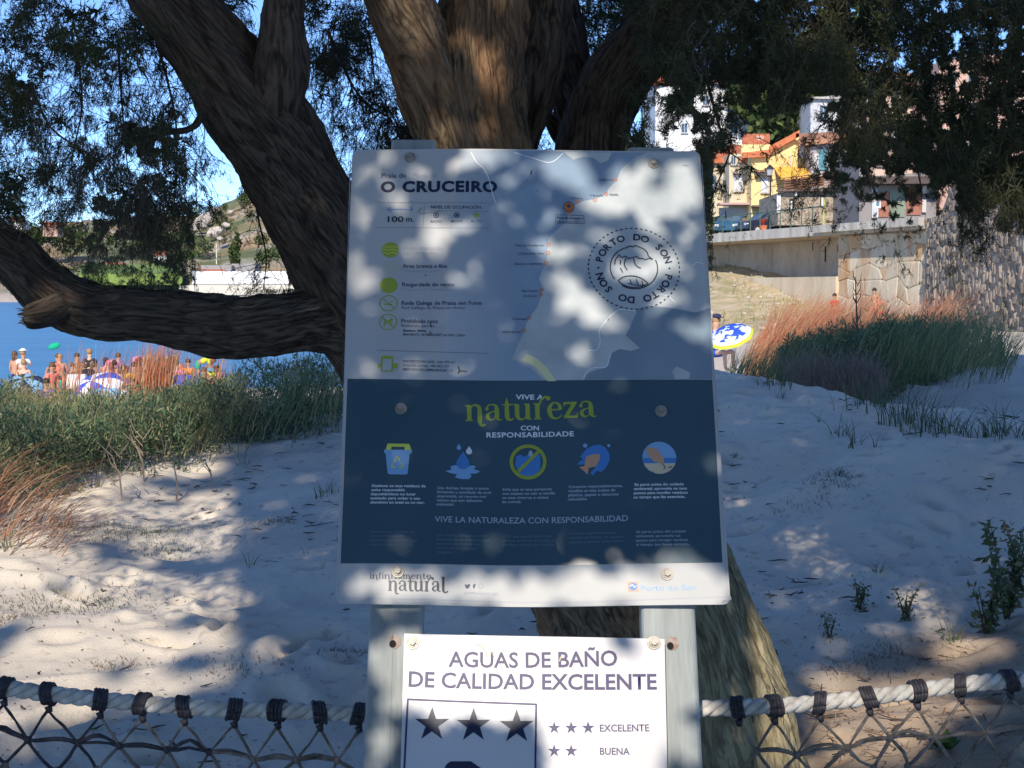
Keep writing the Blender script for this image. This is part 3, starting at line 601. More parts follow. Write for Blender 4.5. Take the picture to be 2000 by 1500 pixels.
cols2 = [((722, 827, 1041), ['Gestiona tus residuos de', 'manera responsable', 'depositándolos en el lugar', 'adecuado para evitarlos.'], FAINT), ((852, 957, 1046), ['Usa duchas, lavapiés y aseos', 'limitando la cantidad de agua', 'empleada, un recurso muy', 'valioso que no debemos', 'malgastar.'], FAINT),
         ((982, 1088, 1046), ['Evita que tus pertenencias', 'acaben en el mar y recoge tus', 'colillas y restos de comida.'], FAINT), ((1112, 1219, 1041), ['Consume responsablemente,', 'reutiliza tus bolsas de plástico,', 'papeles y objetos desechables.'], INK2), ((1243, 1347, 1040), ['Sé parte activa del cuidado', 'ambiental, aprovecha tus', 'paseos para recoger residuos', 'al tiempo que haces ejercicio.'], WHITEF)]
for (a, b, y), ls, m in cols2:
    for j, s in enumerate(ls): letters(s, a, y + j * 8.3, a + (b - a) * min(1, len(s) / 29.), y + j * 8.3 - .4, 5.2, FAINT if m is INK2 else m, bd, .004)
# --- foot strip
fancy('infinitamente', 721, 1131, 842, 1130, 8.5, INK2, bd, .0006); fancy('natural', 757, 1154, 872, 1154, 20, INK, bd, .0009, label='navy decorative word natural')
layers('bird_icon', [stroke([U(908, 1138), U(912, 1143), U(917, 1138)], [.001, .006, .003], 4)], INK2, bd, .0006); letters('f', 923, 1145, 929, 1145, 8, INK2, bd, .03)
layers('camera_icon', [ring(U(939, 1141), .0035, .0014, 16)], GREYP, bd, .0006); letters('portodoson.gal', 907, 1157, 973, 1158, 7, GREYP, bd, .01)
sq = U(1237, 1144); LAV = mat('lavender_print', (.36, .33, .50), rough=.5, coord=None)
decal('crest_square', [tuple(sq + q) for q in ((-.0078, -.0075), (.0078, -.0075), (.0078, .0075), (-.0078, .0075))], [[0, 1, 2, 3]], .0005, PEACH, bd); decal('crest_circle', *disc(sq, .0062, 18), .0007, BLUEP, bd); layers('crest_wave', [stroke([sq + (-.005, 0), sq + (-.001, .003), sq + (.002, -.001), sq + (.005, .001)], .0012)], WHITEP, bd, .0009)
letters('Porto do Son', 1252, 1152.5, 1360, 1152, 11, LBLUE, bd, .0)
# --- bolts
def bolts(parent, pts, sag, r=.0098):
    for i, (px, py, l) in enumerate(pts):
        c = B(px, py); z = float(sag(c[0], c[1])) + .0006
        ws = MB().cyl((c[0], c[1], z), (c[0], c[1], z + .0018), r, r * .97, 28).build('washer', STEEL, parent)
        n0 = MB().cyl((c[0], c[1], z + .0014), (c[0], c[1], z + .0034), r * .72, r * .66, 24).build('washer', STEEL, parent)
        hd = MB().cyl((0, 0, 0), (0, 0, .0055), r * .52, r * .50, 6).build('bolt', STEEL, parent)
        hd.location = (c[0], c[1], z + .003); hd.rotation_euler = (0, 0, .3 + i)
bolts(bd, [(801, 309, 0), (1277, 318, 0), (783, 798, 0), (1291, 804, 0), (777, 1117, 0), (1303, 1121, 0)], sag1)
cr = B(1421, 1177); mb = MB().add([(cr[0] - .012, cr[1] - .003, .0), (cr[0] + .006, cr[1] + .004, .004), (cr[0] + .004, cr[1] + .010, .006), (cr[0] - .002, cr[1] + .004, .001), (cr[0] - .006, cr[1] + .002, .004)], [(0, 3, 1), (1, 3, 2), (0, 4, 3)]); mb.build('bent_corner', PANEL, bd)

# --- posts
def post(l, label, pxa, pxb, ya, pxc, pxd, yc, ytop, hole, pxh):
    a0, a1 = B(pxa, ya, -.006), B(pxb, ya, -.006); c0, c1 = B(pxc, yc, -.006), B(pxd, yc, -.006)
    e = empty('metal_post', label=label, cat='post', group='galvanised posts carrying the two signs'); e.matrix_world = BM
    top = B(pxc, ytop, -.006)[1]; 
    def at(v):
        t = (v - a0[1]) / (c0[1] - a0[1]); return a0[0] + (c0[0] - a0[0]) * t, a1[0] + (c1[0] - a1[0]) * t
    bot = -(BO[2] + .25) / BV[2]; h0, h1 = -.0175, -.0605
    t = .003; MBs = MB(); n = 12; rr = .007
    for v0, v1 in ((bot, top),):
        # hollow tube with rounded corners
        def sec(v, inset):
            x0, x1 = at(v); x0 += inset; x1 -= inset; y0, y1 = h0 - inset, h1 + inset; r = rr - inset * .6; s = []
            for cx, cy, a in ((x1 - r, y0 - r, 0), (x0 + r, y0 - r, 90), (x0 + r, y1 + r, 180), (x1 - r, y1 + r, 270)):
                for k in range(4): s.append((cx + r * math.cos(rad(a + k * 30)), cy + r * math.sin(rad(a + k * 30)), v))
            return [(x, v, h) for x, h, v in s]
        O0, O1, I1, I0 = sec(v0, 0), sec(v1, 0), sec(v1, t), sec(v1 - .3, t); k = 16
        MBs.add(O0 + O1 + I1 + I0, [(i, (i + 1) % k, k + (i + 1) % k, k + i) for i in range(k)] + [(k + i, k + (i + 1) % k, 2 * k + (i + 1) % k, 2 * k + i) for i in range(k)] + [(2 * k + i, 2 * k + (i + 1) % k, 3 * k + (i + 1) % k, 3 * k + i) for i in range(k)])
    o = MBs.build('tube', GALV, e); 
    xm = sum(at(0)) / 2
    MB().box((sum(at(-.5)) / 2 - .004, -.55, h0 + .0006), (.0016, .8, .0012)).build('seam', GALV, e)
    hu = B(*hole, h0); 
    _r2 = np.random.default_rng(int(pxh)); pts = [(hu[0] + pxh * .0001 * 0 + (.0075 + .003 * _r2.random()) * math.cos(t) + .0035, hu[1] + (.009 + .003 * _r2.random()) * math.sin(t) + .004, h0 + .0012) for t in np.linspace(0, 2 * math.pi, 22, endpoint=False)]
    MB().add(pts, [tuple(range(22))]).build('rust_stain', RUST, e); 
    MB().add([(hu[0] + .0052 * math.cos(t), hu[1] + .0058 * math.sin(t), h0 + .0018) for t in np.linspace(0, 2 * math.pi, 20, endpoint=False)], [tuple(range(20))]).build('bolt_hole', BLACK, e)
    # spacer so that the boards rest on the post
    for vv in (.34, -.04, -.34): MB().box((xm, vv, -.0105), (.03, .03, .012)).build('spacer', STEEL, e)
post('l', 'left galvanised square post behind the board, hollow open top showing', 720, 826, 1200, 762, 849, 290, 266, (767, 1258), 3)
post('r', 'right galvanised square post behind the board, nearer the sunlit tree root', 1254, 1361, 1200, 1229, 1318, 300, 281, (1309, 1262), 9)
# --- second sign
s2 = empty('water_quality_sign', label='small white sign reading AGUAS DE BAÑO with star ratings, below the big board', cat='sign'); s2.matrix_world = BM
sheet('panel', [B(790, 1239), B(1297, 1250), B(1310, 1840), B(774, 1830)], .0005, .002, mat('white_sign_enamel', (.55, .545, .56), (.50, .49, .50), scale=4, rough=.38, bump=.1, bscale=7, detail=2, c3=(.50, .42, .33), s3=11, f3=.10), s2, sag2, h0=0)
K2 = dict(sag=sag2)
letters('AGUAS DE BAÑO', 876, 1303, 1205, 1302, 31, INKP, s2, .018, wobble=-.0025, **K2)
letters('DE CALIDAD EXCELENTE', 798, 1342, 1282, 1348, 31, INKP, s2, .020, wobble=-.0025, **K2)
fr = [stroke([B(796, 1367), B(1048, 1378)], .0028), stroke([B(1047, 1377), B(1044, 1600)], .0028), stroke([B(797, 1366), B(785, 1600)], .0028)]
layers('frame_line', fr, INKP, s2, .0005, **K2)
for px, py, r in ((844, 1416, 32), (925, 1418, 32), (1009, 1421, 32)):
    c = B(px, py); layers('star', [star(c, .0262)], INK, s2, .0005, **K2)
for px, py in ((1082, 1424), (1115, 1424), (1148, 1424), (1082, 1469), (1115, 1469)): layers('star', [star(B(px, py), .0099)], INKP, s2, .0005, **K2)
letters('EXCELENTE', 1171, 1431, 1267, 1430, 14, INKP, s2, .012, **K2); letters('BUENA', 1171, 1476, 1229, 1476, 14, INKP, s2, .012, **K2)
q = poly_px([(872, 1494), (880, 1488), (920, 1488), (940, 1502), (960, 1530), (1000, 1560), (980, 1600), (860, 1600), (850, 1540)]); decal('swimmer_shape', q, [list(range(len(q)))], .0005, INK, s2, **K2)
bolts(s2, [(806, 1257, 0), (1276, 1258, 0)], sag2, .0105)
layers('dirt_mark', [stroke([B(930, 1258), B(945, 1268), B(952, 1285)], .0016), stroke([B(1095, 1285), B(1092, 1294)], .0022), stroke([B(960, 1275), B(968, 1290)], .001)], mat('tan_stain', (.48, .40, .30), rough=.8, coord=None), s2, .0009, **K2)
# ================================================================ the old tree
def barkmat(name, dark, lite, warm, warmth):
    m = bpy.data.materials.new(name); m.use_nodes = True; t = m.node_tree; N = t.nodes; L = t.links; b = N['Principled BSDF']
    b.inputs['Roughness'].default_value = .9; b.inputs['Specular IOR Level'].default_value = .15
    tc = N.new('ShaderNodeTexCoord')
    def noise(sx, sy, sc=1, d=5, dist=0):
        mp = N.new('ShaderNodeMapping'); mp.inputs['Scale'].default_value = (sx, sy, 1); L.new(tc.outputs['UV'], mp.inputs[0])
        n = N.new('ShaderNodeTexNoise'); n.inputs['Scale'].default_value = sc; n.inputs['Detail'].default_value = d; n.inputs['Distortion'].default_value = dist; L.new(mp.outputs[0], n.inputs[0]); return n.outputs[0]
    def rng(v, a, c, lo=0, hi=1):
        r = N.new('ShaderNodeMapRange'); L.new(v, r.inputs[0]); r.inputs[1].default_value = a; r.inputs[2].default_value = c; r.inputs[3].default_value = lo; r.inputs[4].default_value = hi; return r.outputs[0]
    def mix(f, a, c):
        x = N.new('ShaderNodeMix'); x.data_type = 'RGBA'; L.new(f, x.inputs[0])
        for s, v in ((6, a), (7, c)):
            if isinstance(v, tuple): x.inputs[s].default_value = (*v, 1)
            else: L.new(v, x.inputs[s])
        return x.outputs[2]
    f1 = noise(70, 12, 1, 9, 1.3); f2 = noise(20, 6, 1, 7, 2.0)
    c = mix(rng(f1, .38, .62), dark, lite)
    c = mix(rng(noise(5, 3, 1, 4), .42, .62, 0, warmth), c, warm)
    c = mix(rng(f2, .30, .46, .8, 0), c, tuple(q * .45 for q in dark))
    L.new(c, b.inputs['Base Color'])
    ad = N.new('ShaderNodeMath'); ad.operation = 'MULTIPLY_ADD'; L.new(f2, ad.inputs[0]); ad.inputs[1].default_value = 2.2; L.new(f1, ad.inputs[2])
    bp = N.new('ShaderNodeBump'); bp.inputs['Strength'].default_value = .9; bp.inputs['Distance'].default_value = .012; L.new(ad.outputs[0], bp.inputs['Height']); L.new(bp.outputs[0], b.inputs['Normal'])
    return m
BARK = barkmat('shaded_fibrous_bark', (.036, .027, .021), (.135, .104, .080), (.13, .09, .065), .3)  # limb bark darkened, the shade on the limbs is put into this colour
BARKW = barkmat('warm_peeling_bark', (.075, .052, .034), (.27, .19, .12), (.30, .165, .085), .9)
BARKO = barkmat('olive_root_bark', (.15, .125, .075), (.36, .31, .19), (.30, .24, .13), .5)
def crom(pts, step):
    pts = [np.array(p, float) for p in pts]; Q = [2 * pts[0] - pts[1]] + pts + [2 * pts[-1] - pts[-2]]; out = []
    for i in range(len(pts) - 1):
        n = max(2, int(np.linalg.norm(pts[i + 1][:3] - pts[i][:3]) / step))
        for j in range(n):
            t = j / n; a, b, c, d = Q[i:i + 4]
            out.append(.5 * (2 * b + (c - a) * t + (2 * a - 5 * b + 4 * c - d) * t * t + (3 * b - a - 3 * c + d) * t**3))
    out.append(pts[-1]); return np.array(out)
STRIP_V = []; STRIP_F = []; _sr = np.random.default_rng(77)
def limb(name, pts, m, parent, seg=96, step=.012, lobes=.10, fibre=.006, twist=1.2, seed=0, label=None, flare=0, cap=False):
    """pts: (px, py, width in photo px, depth)"""
    W = []
    for px, py, wd, D in pts:
        p = P(px, py, D); W.append((p[0], p[1], p[2], wd / 2 * D / F))
    C = crom(W, step); R = C[:, 3]; C = C[:, :3]; T = np.gradient(C, axis=0); T /= np.linalg.norm(T, axis=1)[:, None]
    S = np.concatenate([[0], np.cumsum(np.linalg.norm(np.diff(C, axis=0), axis=1))])
    A = np.cross(T[0], (0, 1, 0)); A /= np.linalg.norm(A); FA = []
    for t in T: A = A - t * (A @ t); A = A / np.linalg.norm(A); FA.append(A)
    FA = np.array(FA); FB = np.cross(T, FA); th = np.linspace(0, 2 * np.pi, seg + 1)
    TH, SS = np.meshgrid(th, S); RR = R[:, None]; tw = TH + twist * SS
    lo = vn(np.cos(tw) * 1.3 + 31 * seed, np.sin(tw) * 1.3, SS * 1.4 + seed) + .5 * vn(np.cos(tw) * 2.8 + 31 * seed, np.sin(tw) * 2.8, SS * 2.2)
    kk = np.maximum(RR * 42, 2.5)
    fb = np.abs(vn(np.cos(tw + .25 * np.sin(SS * 3)) * kk + 7 * seed, np.sin(tw + .25 * np.sin(SS * 3)) * kk, SS * 6.5 + seed + 1.3 * vn(np.cos(tw) * 3, SS * 4))) * -1.6 + .9 * vn(np.cos(tw) * kk * 2.2, np.sin(tw) * kk * 2.2 + seed, SS * 14) + .8 * vn(np.cos(tw) * 5 + seed, np.sin(tw) * 5, SS * 9) + 1.1 * np.round(vn(np.cos(tw) * kk * .55 + 3, np.sin(tw) * kk * .55 + seed, SS * 6) * 2.2) / 2.2
    rr = RR * (1 + lobes * lo) + fibre * fb
    if flare: rr = rr * (1 + flare * np.clip(1 - SS / .7, 0, 1)**1.5 * (.5 + .5 * np.cos(TH * 4 + 1)))
    V = C[:, None, :] + rr[..., None] * (np.cos(TH)[..., None] * FA[:, None, :] + np.sin(TH)[..., None] * FB[:, None, :])
    n, k = TH.shape; I = np.arange(n * k).reshape(n, k)
    Fc = np.stack([I[:-1, :-1], I[:-1, 1:], I[1:, 1:], I[1:, :-1]], -1).reshape(-1, 4)
    # loose strips of bark hugging the surface
    Cn = C.mean(0); ns = int(n * .16 * min(1, R.mean() * 10)) if seg > 50 else 0
    for _ in range(ns):
        i0 = _sr.integers(0, max(n - 14, 1)); L_ = _sr.integers(4, 13); j = _sr.integers(0, k - 1); dj = _sr.uniform(-.35, .35); q = []
        if i0 + L_ >= n: continue
        for a_ in range(L_): jj = int(round(j + dj * a_)) % (k - 1); nrm = V[i0 + a_, jj] - C[i0 + a_]; nrm /= np.linalg.norm(nrm); u_ = a_ / (L_ - 1); q.append((V[i0 + a_, jj] + nrm * (.0015 + .016 * _sr.random() * 0 + .014 * abs(2 * u_ - 1)**3 * (1 if (_%2 == 0) else .2)), nrm))
        wd = _sr.uniform(.0015, .005); t_ = np.gradient(np.array([v for v, _n in q]), axis=0)
        for (v, nr), tt, u_ in zip(q, t_, np.linspace(0, 1, L_)): s_ = np.cross(nr, tt); s_ /= max(np.linalg.norm(s_), 1e-9); w2 = wd * (1 - abs(2 * u_ - 1)**4 * .7); STRIP_V.append(v + s_ * w2); STRIP_V.append(v - s_ * w2)
        b_ = len(STRIP_V) - 2 * L_; STRIP_F.extend([(b_ + 2 * a_, b_ + 2 * a_ + 1, b_ + 2 * a_ + 3, b_ + 2 * a_ + 2) for a_ in range(L_ - 1)])
    uv = np.stack([tw / (2 * np.pi) * np.maximum(np.mean(R) * 6.28, .2), SS], -1).reshape(-1, 2)
    o = mesh(name, V.reshape(-1, 3), Fc, m, parent, smooth=True, uv=uv)
    if label: o['label'] = label
    return o
tree = empty('cypress_tree', P(1290, 1480, 4.3), label='old gnarled tree with fibrous brown bark and several thick limbs spreading behind the notice board', cat='tree')
_tl = tree.location.copy(); 
class _Par: pass
def tlimb(*a, **k):
    o = limb(*a, **k); o.matrix_parent_inverse = Matrix.Translation(-_tl); return o
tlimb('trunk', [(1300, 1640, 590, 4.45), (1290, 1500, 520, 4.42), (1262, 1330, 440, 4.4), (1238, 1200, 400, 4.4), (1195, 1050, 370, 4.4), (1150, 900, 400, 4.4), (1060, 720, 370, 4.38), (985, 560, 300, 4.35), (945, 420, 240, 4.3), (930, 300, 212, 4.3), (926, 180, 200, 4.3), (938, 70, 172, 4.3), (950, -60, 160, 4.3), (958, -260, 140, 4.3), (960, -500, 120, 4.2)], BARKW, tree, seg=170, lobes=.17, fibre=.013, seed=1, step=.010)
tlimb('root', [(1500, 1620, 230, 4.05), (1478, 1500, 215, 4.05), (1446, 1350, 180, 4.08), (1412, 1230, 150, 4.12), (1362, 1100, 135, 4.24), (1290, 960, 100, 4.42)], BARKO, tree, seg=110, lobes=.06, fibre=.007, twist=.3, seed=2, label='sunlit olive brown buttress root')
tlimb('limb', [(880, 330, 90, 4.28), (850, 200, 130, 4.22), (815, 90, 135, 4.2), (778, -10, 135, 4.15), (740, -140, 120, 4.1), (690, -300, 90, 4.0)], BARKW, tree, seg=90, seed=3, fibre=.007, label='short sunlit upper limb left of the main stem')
tlimb('limb', [(1130, 700, 160, 4.6), (1130, 450, 150, 4.6), (1150, 290, 140, 4.6), (1185, 180, 135, 4.6), (1260, 80, 130, 4.55), (1350, -10, 115, 4.5), (1470, -120, 100, 4.4), (1600, -200, 85, 4.3)], BARK, tree, seg=80, seed=4, label='dark limb leaning up to the right')
tlimb('limb', [(1150, 330, 80, 4.7), (1125, 200, 90, 4.7), (1108, 90, 80, 4.7), (1092, -20, 75, 4.7), (1080, -200, 60, 4.7)], BARK, tree, seg=60, seed=5, label='thin dark limb right beside the main stem')
tlimb('limb', [(1005, 330, 60, 4.5), (1035, 180, 105, 4.42), (1060, 60, 112, 4.42), (1075, -60, 105, 4.42), (1090, -260, 80, 4.5)], BARK, tree, seg=60, seed=15)
tlimb('limb', [(1130, 300, 30, 4.75), (1080, 245, 26, 4.7), (1052, 200, 18, 4.7), (1040, 150, 12, 4.7)], BARK, tree, seg=20, seed=16)
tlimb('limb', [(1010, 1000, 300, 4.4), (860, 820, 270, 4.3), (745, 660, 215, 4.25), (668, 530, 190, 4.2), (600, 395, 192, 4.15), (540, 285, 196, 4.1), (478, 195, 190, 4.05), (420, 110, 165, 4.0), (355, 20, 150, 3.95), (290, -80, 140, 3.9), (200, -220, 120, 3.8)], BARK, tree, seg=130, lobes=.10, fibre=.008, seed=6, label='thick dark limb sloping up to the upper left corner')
tlimb('limb', [(500, 330, 70, 4.12), (522, 240, 120, 4.06), (541, 160, 118, 4.0), (547, 100, 98, 3.97), (552, 20, 84, 3.95), (560, -90, 80, 3.9), (575, -260, 66, 3.8)], BARK, tree, seg=60, seed=7, label='upright fork of the sloping left limb')
tlimb('limb', [(900, 760, 170, 4.35), (790, 690, 150, 4.28), (690, 640, 128, 4.2), (600, 628, 118, 4.15), (520, 636, 120, 4.1), (440, 638, 122, 4.08), (360, 630, 112, 4.05), (280, 620, 106, 4.0), (205, 612, 108, 4.0), (135, 592, 112, 3.98), (75, 550, 104, 3.96), (25, 505, 96, 3.94), (-40, 455, 92, 3.9), (-150, 360, 84, 3.85), (-300, 220, 70, 3.8)], BARK, tree, seg=110, lobes=.07, fibre=.008, seed=8, label='horizontal limb stretching left at eye level then bending up')
tlimb('limb_stub', [(118, 598, 60, 3.93), (88, 610, 56, 3.88), (62, 616, 50, 3.86), (50, 618, 42, 3.85), (47, 618, 6, 3.85)], BARK, tree, seg=40, seed=9, lobes=.15, fibre=.005)
tlimb('limb', [(440, 200, 26, 4.0), (398, 222, 14, 3.95), (370, 248, 9, 3.9), (320, 258, 6, 3.85)], BARK, tree, seg=12, seed=10)
o = mesh('bark_strip', STRIP_V, np.array(STRIP_F), mat('loose_bark', (.07, .055, .042), (.24, .18, .12), scale=7, rough=.9, lo=.4, hi=.6), tree); o['kind'] = 'stuff'; o.matrix_parent_inverse = Matrix.Translation(-_tl)

# ---------------------------------------------------------------- foliage of the tree
LEAF = mat('dark_scale_foliage', (.040, .048, .024), (.070, .080, .038), scale=9, rough=.75, coord='Object', tint=True, spec=.2)
TWIG = mat('twig_bark', (.075, .055, .042), rough=.9, coord=None)
class Soup:
    def __init__(s): s.V = []; s.T = []; s.C = []; s.n = 0
    def add(s, V, T, c=None):
        s.V.append(np.asarray(V)); s.T.append(np.asarray(T) + s.n); s.n += len(V); s.C.append(np.ones((len(V), 3)) if c is None else np.broadcast_to(c, (len(V), 3)))
    def build(s, name, m, parent=None, tint=True, **k):
        return mesh(name, np.concatenate(s.V), np.concatenate(s.T), m, parent, col=np.concatenate(s.C) if tint else None, **k)
def tuft_proto(rg, n=70, R=.040, leaf=(.020, .0045), droop=.3):
    """small branched clump of scale foliage"""
    V = []
    k = 0
    while k < n:
        d = rg.normal(size=3); d[2] = d[2] * .8 - droop; d /= np.linalg.norm(d); L = R * rg.uniform(.5, 1.25)
        side = np.cross(d, rg.normal(size=3)); side /= np.linalg.norm(side)
        for j in range(6):
            t = (j + rg.random()) / 6; b = d * L * t; ld = d + rg.normal(size=3) * .75; ld /= np.linalg.norm(ld); ll = leaf[0] * rg.uniform(.6, 1.2)
            sd = np.cross(ld, rg.normal(size=3)); sd = sd / np.linalg.norm(sd) * leaf[1] * rg.uniform(.6, 1.1)
            V += [b - sd * .5, b + sd * .5, b + ld * ll]; k += 1
        V += [side * .0008, -side * .0008, d * L]
    V = np.array(V); return V, np.arange(len(V)).reshape(-1, 3)
_rg = np.random.default_rng(11)
TUFT = [tuft_proto(_rg) for _ in range(8)]
FINE = [tuft_proto(_rg, 42, .045, (.017, .0026), .8) for _ in range(6)]
def rotz(a): c, s = math.cos(a), math.sin(a); return np.array([[c, -s, 0], [s, c, 0], [0, 0, 1]])
crown = Soup(); twigs = MB(); wires = Soup(); crown2 = Soup(); wires2 = Soup()
def put(s, c, sc=1.0, fine=False, dark=1.0):
    V, T = (FINE if fine else TUFT)[_rg.integers(6)]; sc = sc * _rg.uniform(.75, 1.25)
    R_ = rotz(_rg.uniform(0, 6.28)) * np.array([1, 1, _rg.uniform(.9, 1.5)])
    k = dark * _rg.uniform(.75, 1.25); s.add((V * sc) @ R_.T + c, T, np.array([k * _rg.uniform(.9, 1.15), k, k * _rg.uniform(.85, 1.05)]))
def wire(p0, L, drift, w=.0016, sub=4, leafy=.3, dark=1.0):
    """thin drooping twig with finer side twigs, as 3-sided ribbons"""
    n = 9; q = [np.array(p0, float)]; v = np.array([drift[0], drift[1], drift[2] if len(drift) > 2 else -1.0]); v /= np.linalg.norm(v)
    for i in range(n - 1):
        v = v + _rg.normal(size=3) * .16 + np.array([0, 0, -.10]); v /= np.linalg.norm(v); q.append(q[-1] + v * L / (n - 1))
    q = np.array(q); rib(q, w)
    for _ in range(sub):
        i = _rg.integers(1, n - 1); u = _rg.normal(size=3); u[2] = -abs(u[2]) * .8 - .35; u /= np.linalg.norm(u); m = 5; r = [q[i]]; l2 = L * _rg.uniform(.2, .5)
        for k in range(m - 1): u = u + _rg.normal(size=3) * .18 + np.array([0, 0, -.15]); u /= np.linalg.norm(u); r.append(r[-1] + u * l2 / (m - 1))
        rib(np.array(r), w * .55)
        if _rg.random() < leafy: put(CUR[0], r[-1], .55, True, dark)
        if _rg.random() < leafy: put(CUR[0], r[2], .45, True, dark)
    if _rg.random() < leafy * 1.4: put(CUR[0], q[-1], .8, True, dark)
def rib(q, w):
    n = len(q); T = np.gradient(q, axis=0); a = np.cross(T, (0, 1, .2)); a /= np.maximum(np.linalg.norm(a, axis=1), 1e-9)[:, None]
    ws = (w * np.linspace(1, .45, n))[:, None]; b = np.array([0, .8, .1]) * ws
    V = np.concatenate([q + a * ws * .5, q - a * ws * .5, q + b]); I = []
    for i in range(n - 1):
        for x, y in ((0, 1), (1, 2), (2, 0)): I += [[x * n + i, y * n + i, y * n + i + 1], [x * n + i, y * n + i + 1, x * n + i + 1]]
    CUR[1].add(V, np.array(I))
CUR = [crown, wires]
def region(poly, ntuft, nwire, D=(3.6, 5.0), sc=1.0, fine=.3, L=(.10, .28), leafy=.35, clump=0, drift=(-.1, 0), dark=1.0, w=.0016):
    xs = [p[0] for p in poly]; ys = [p[1] for p in poly]
    def samp():
        while True:
            x, y = random.uniform(min(xs), max(xs)), random.uniform(min(ys), max(ys))
            if inpoly(x, y, poly):
                if clump and vn(x / 46., y / 38., clump) < -.12 + .25 * (random.random() - .5): continue
                return x, y
    for _ in range(ntuft):
        x, y = samp(); put(crown, P(x, y, random.uniform(*D)), sc, random.random() < fine, dark)
    for _ in range(nwire):
        x, y = samp(); wire(P(x, y, random.uniform(*D)), random.uniform(*L), (random.gauss(drift[0], .35), random.gauss(drift[1], .3)), w, 5, leafy, dark)
def branch(pts, D, r0, tuftstep=0.0, sc=.8, side=18, L=(.06, .2), leafy=.5, dark=1.0):
    """hanging branch through photo points with side twigs"""
    C = crom([P(x, y, D) for x, y in pts], .03); n = len(C)
    twigs.tube([tuple(c) for c in C], [r0 * (1 - .75 * i / n) for i in range(n)], 6)
    for _ in range(side):
        i = _rg.integers(0, n); wire(C[i], random.uniform(*L), (random.gauss(0, .7), random.gauss(0, .5), random.uniform(-1, .3)), r0 * .35 + .0006, 5, leafy, dark)
        if random.random() < leafy: put(CUR[0], C[i] + _rg.normal(size=3) * .03, sc, False, dark)
# upper left
region([(-60, -60), (330, -60), (320, 100), (210, 170), (-60, 170)], 230, 110, clump=3)
region([(330, -40), (480, -40), (500, 60), (440, 120), (330, 90)], 60, 30, D=(4.3, 5.2))
region([(40, 130), (400, 120), (395, 300), (60, 320)], 60, 260, clump=9, leafy=.18, L=(.12, .36), fine=.7)
region([(60, 250), (330, 250), (380, 400), (100, 420)], 16, 190, leafy=.12, L=(.12, .30), fine=.8)
region([(-60, 140), (60, 150), (110, 300), (85, 440), (-60, 440)], 130, 60, clump=5)
region([(235, 170), (365, 165), (350, 285), (250, 290)], 60, 40, clump=6)
region([(110, 400), (240, 380), (360, 395), (355, 470), (375, 540), (330, 560), (250, 575), (130, 545), (95, 470)], 165, 110, D=(4.6, 6.0), sc=1.05, L=(.10, .25), clump=8, dark=2.6, fine=.5)  # leaf tint raised for this clump, standing in for light on it
region([(365, 280), (400, 290), (395, 480), (360, 480)], 6, 26, leafy=.35)
region([(480, 400), (560, 420), (640, 540), (600, 570), (490, 560), (470, 470)], 26, 60, D=(4.5, 5.2), leafy=.3, fine=.9)
region([(560, 440), (620, 500), (650, 565), (560, 565)], 40, 20, D=(4.6, 5.4))
# between the limbs
region([(585, -40), (745, -40), (750, 90), (650, 150), (595, 110)], 120, 70, D=(4.3, 5.6), clump=2)
region([(600, 110), (830, 110), (845, 285), (700, 285), (620, 200)], 46, 150, D=(4.4, 5.6), leafy=.25, L=(.1, .3), fine=.8)
region([(700, 180), (850, 200), (850, 295), (760, 295)], 30, 40, D=(4.5, 5.6), clump=12)
region([(1035, 60), (1110, 60), (1100, 290), (1040, 290)], 26, 34, D=(4.8, 5.6))
# upper right
region([(1075, -60), (1270, -60), (1250, 60), (1180, 110), (1100, 60)], 170, 60, D=(4.9, 6.2))
region([(1200, -60), (1660, -60), (1620, 110), (1480, 150), (1330, 130), (1240, 90)], 420, 120, D=(4.2, 6.4))
region([(1225, -60), (1640, -60), (1600, 130), (1480, 175), (1330, 150), (1240, 110)], 560, 160, D=(3.9, 5.8), clump=0)
region([(1235, 100), (1400, 130), (1390, 200), (1335, 285), (1240, 285)], 170, 60, clump=14)
region([(1330, 130), (1500, 150), (1500, 270), (1340, 290)], 34, 95, leafy=.22, L=(.08, .22))
region([(1370, 280), (1432, 290), (1420, 450), (1378, 450)], 60, 24, D=(3.3, 4.2), clump=0)
region([(1490, 80), (1660, 80), (1640, 200), (1500, 190)], 260, 60, clump=0)
region([(1600, -60), (2080, -60), (2080, 330), (1660, 330), (1640, 200)], 1700, 260, D=(3.9, 6.2), sc=1.1, clump=0)
region([(1660, 240), (2080, 240), (2080, 400), (1950, 395), (1790, 350), (1690, 400), (1650, 330)], 420, 150, D=(3.8, 5.4), clump=21)
region([(1880, 330), (2080, 330), (2080, 440), (1960, 420)], 130, 40, clump=0)
region([(2080, -60), (2600, -60), (2600, 380), (2080, 420)], 620, 160, D=(3.9, 6.2), sc=1.1)
region([(-650, -60), (-60, -60), (-60, 420), (-650, 380)], 520, 200, D=(3.8, 5.6), clump=3)
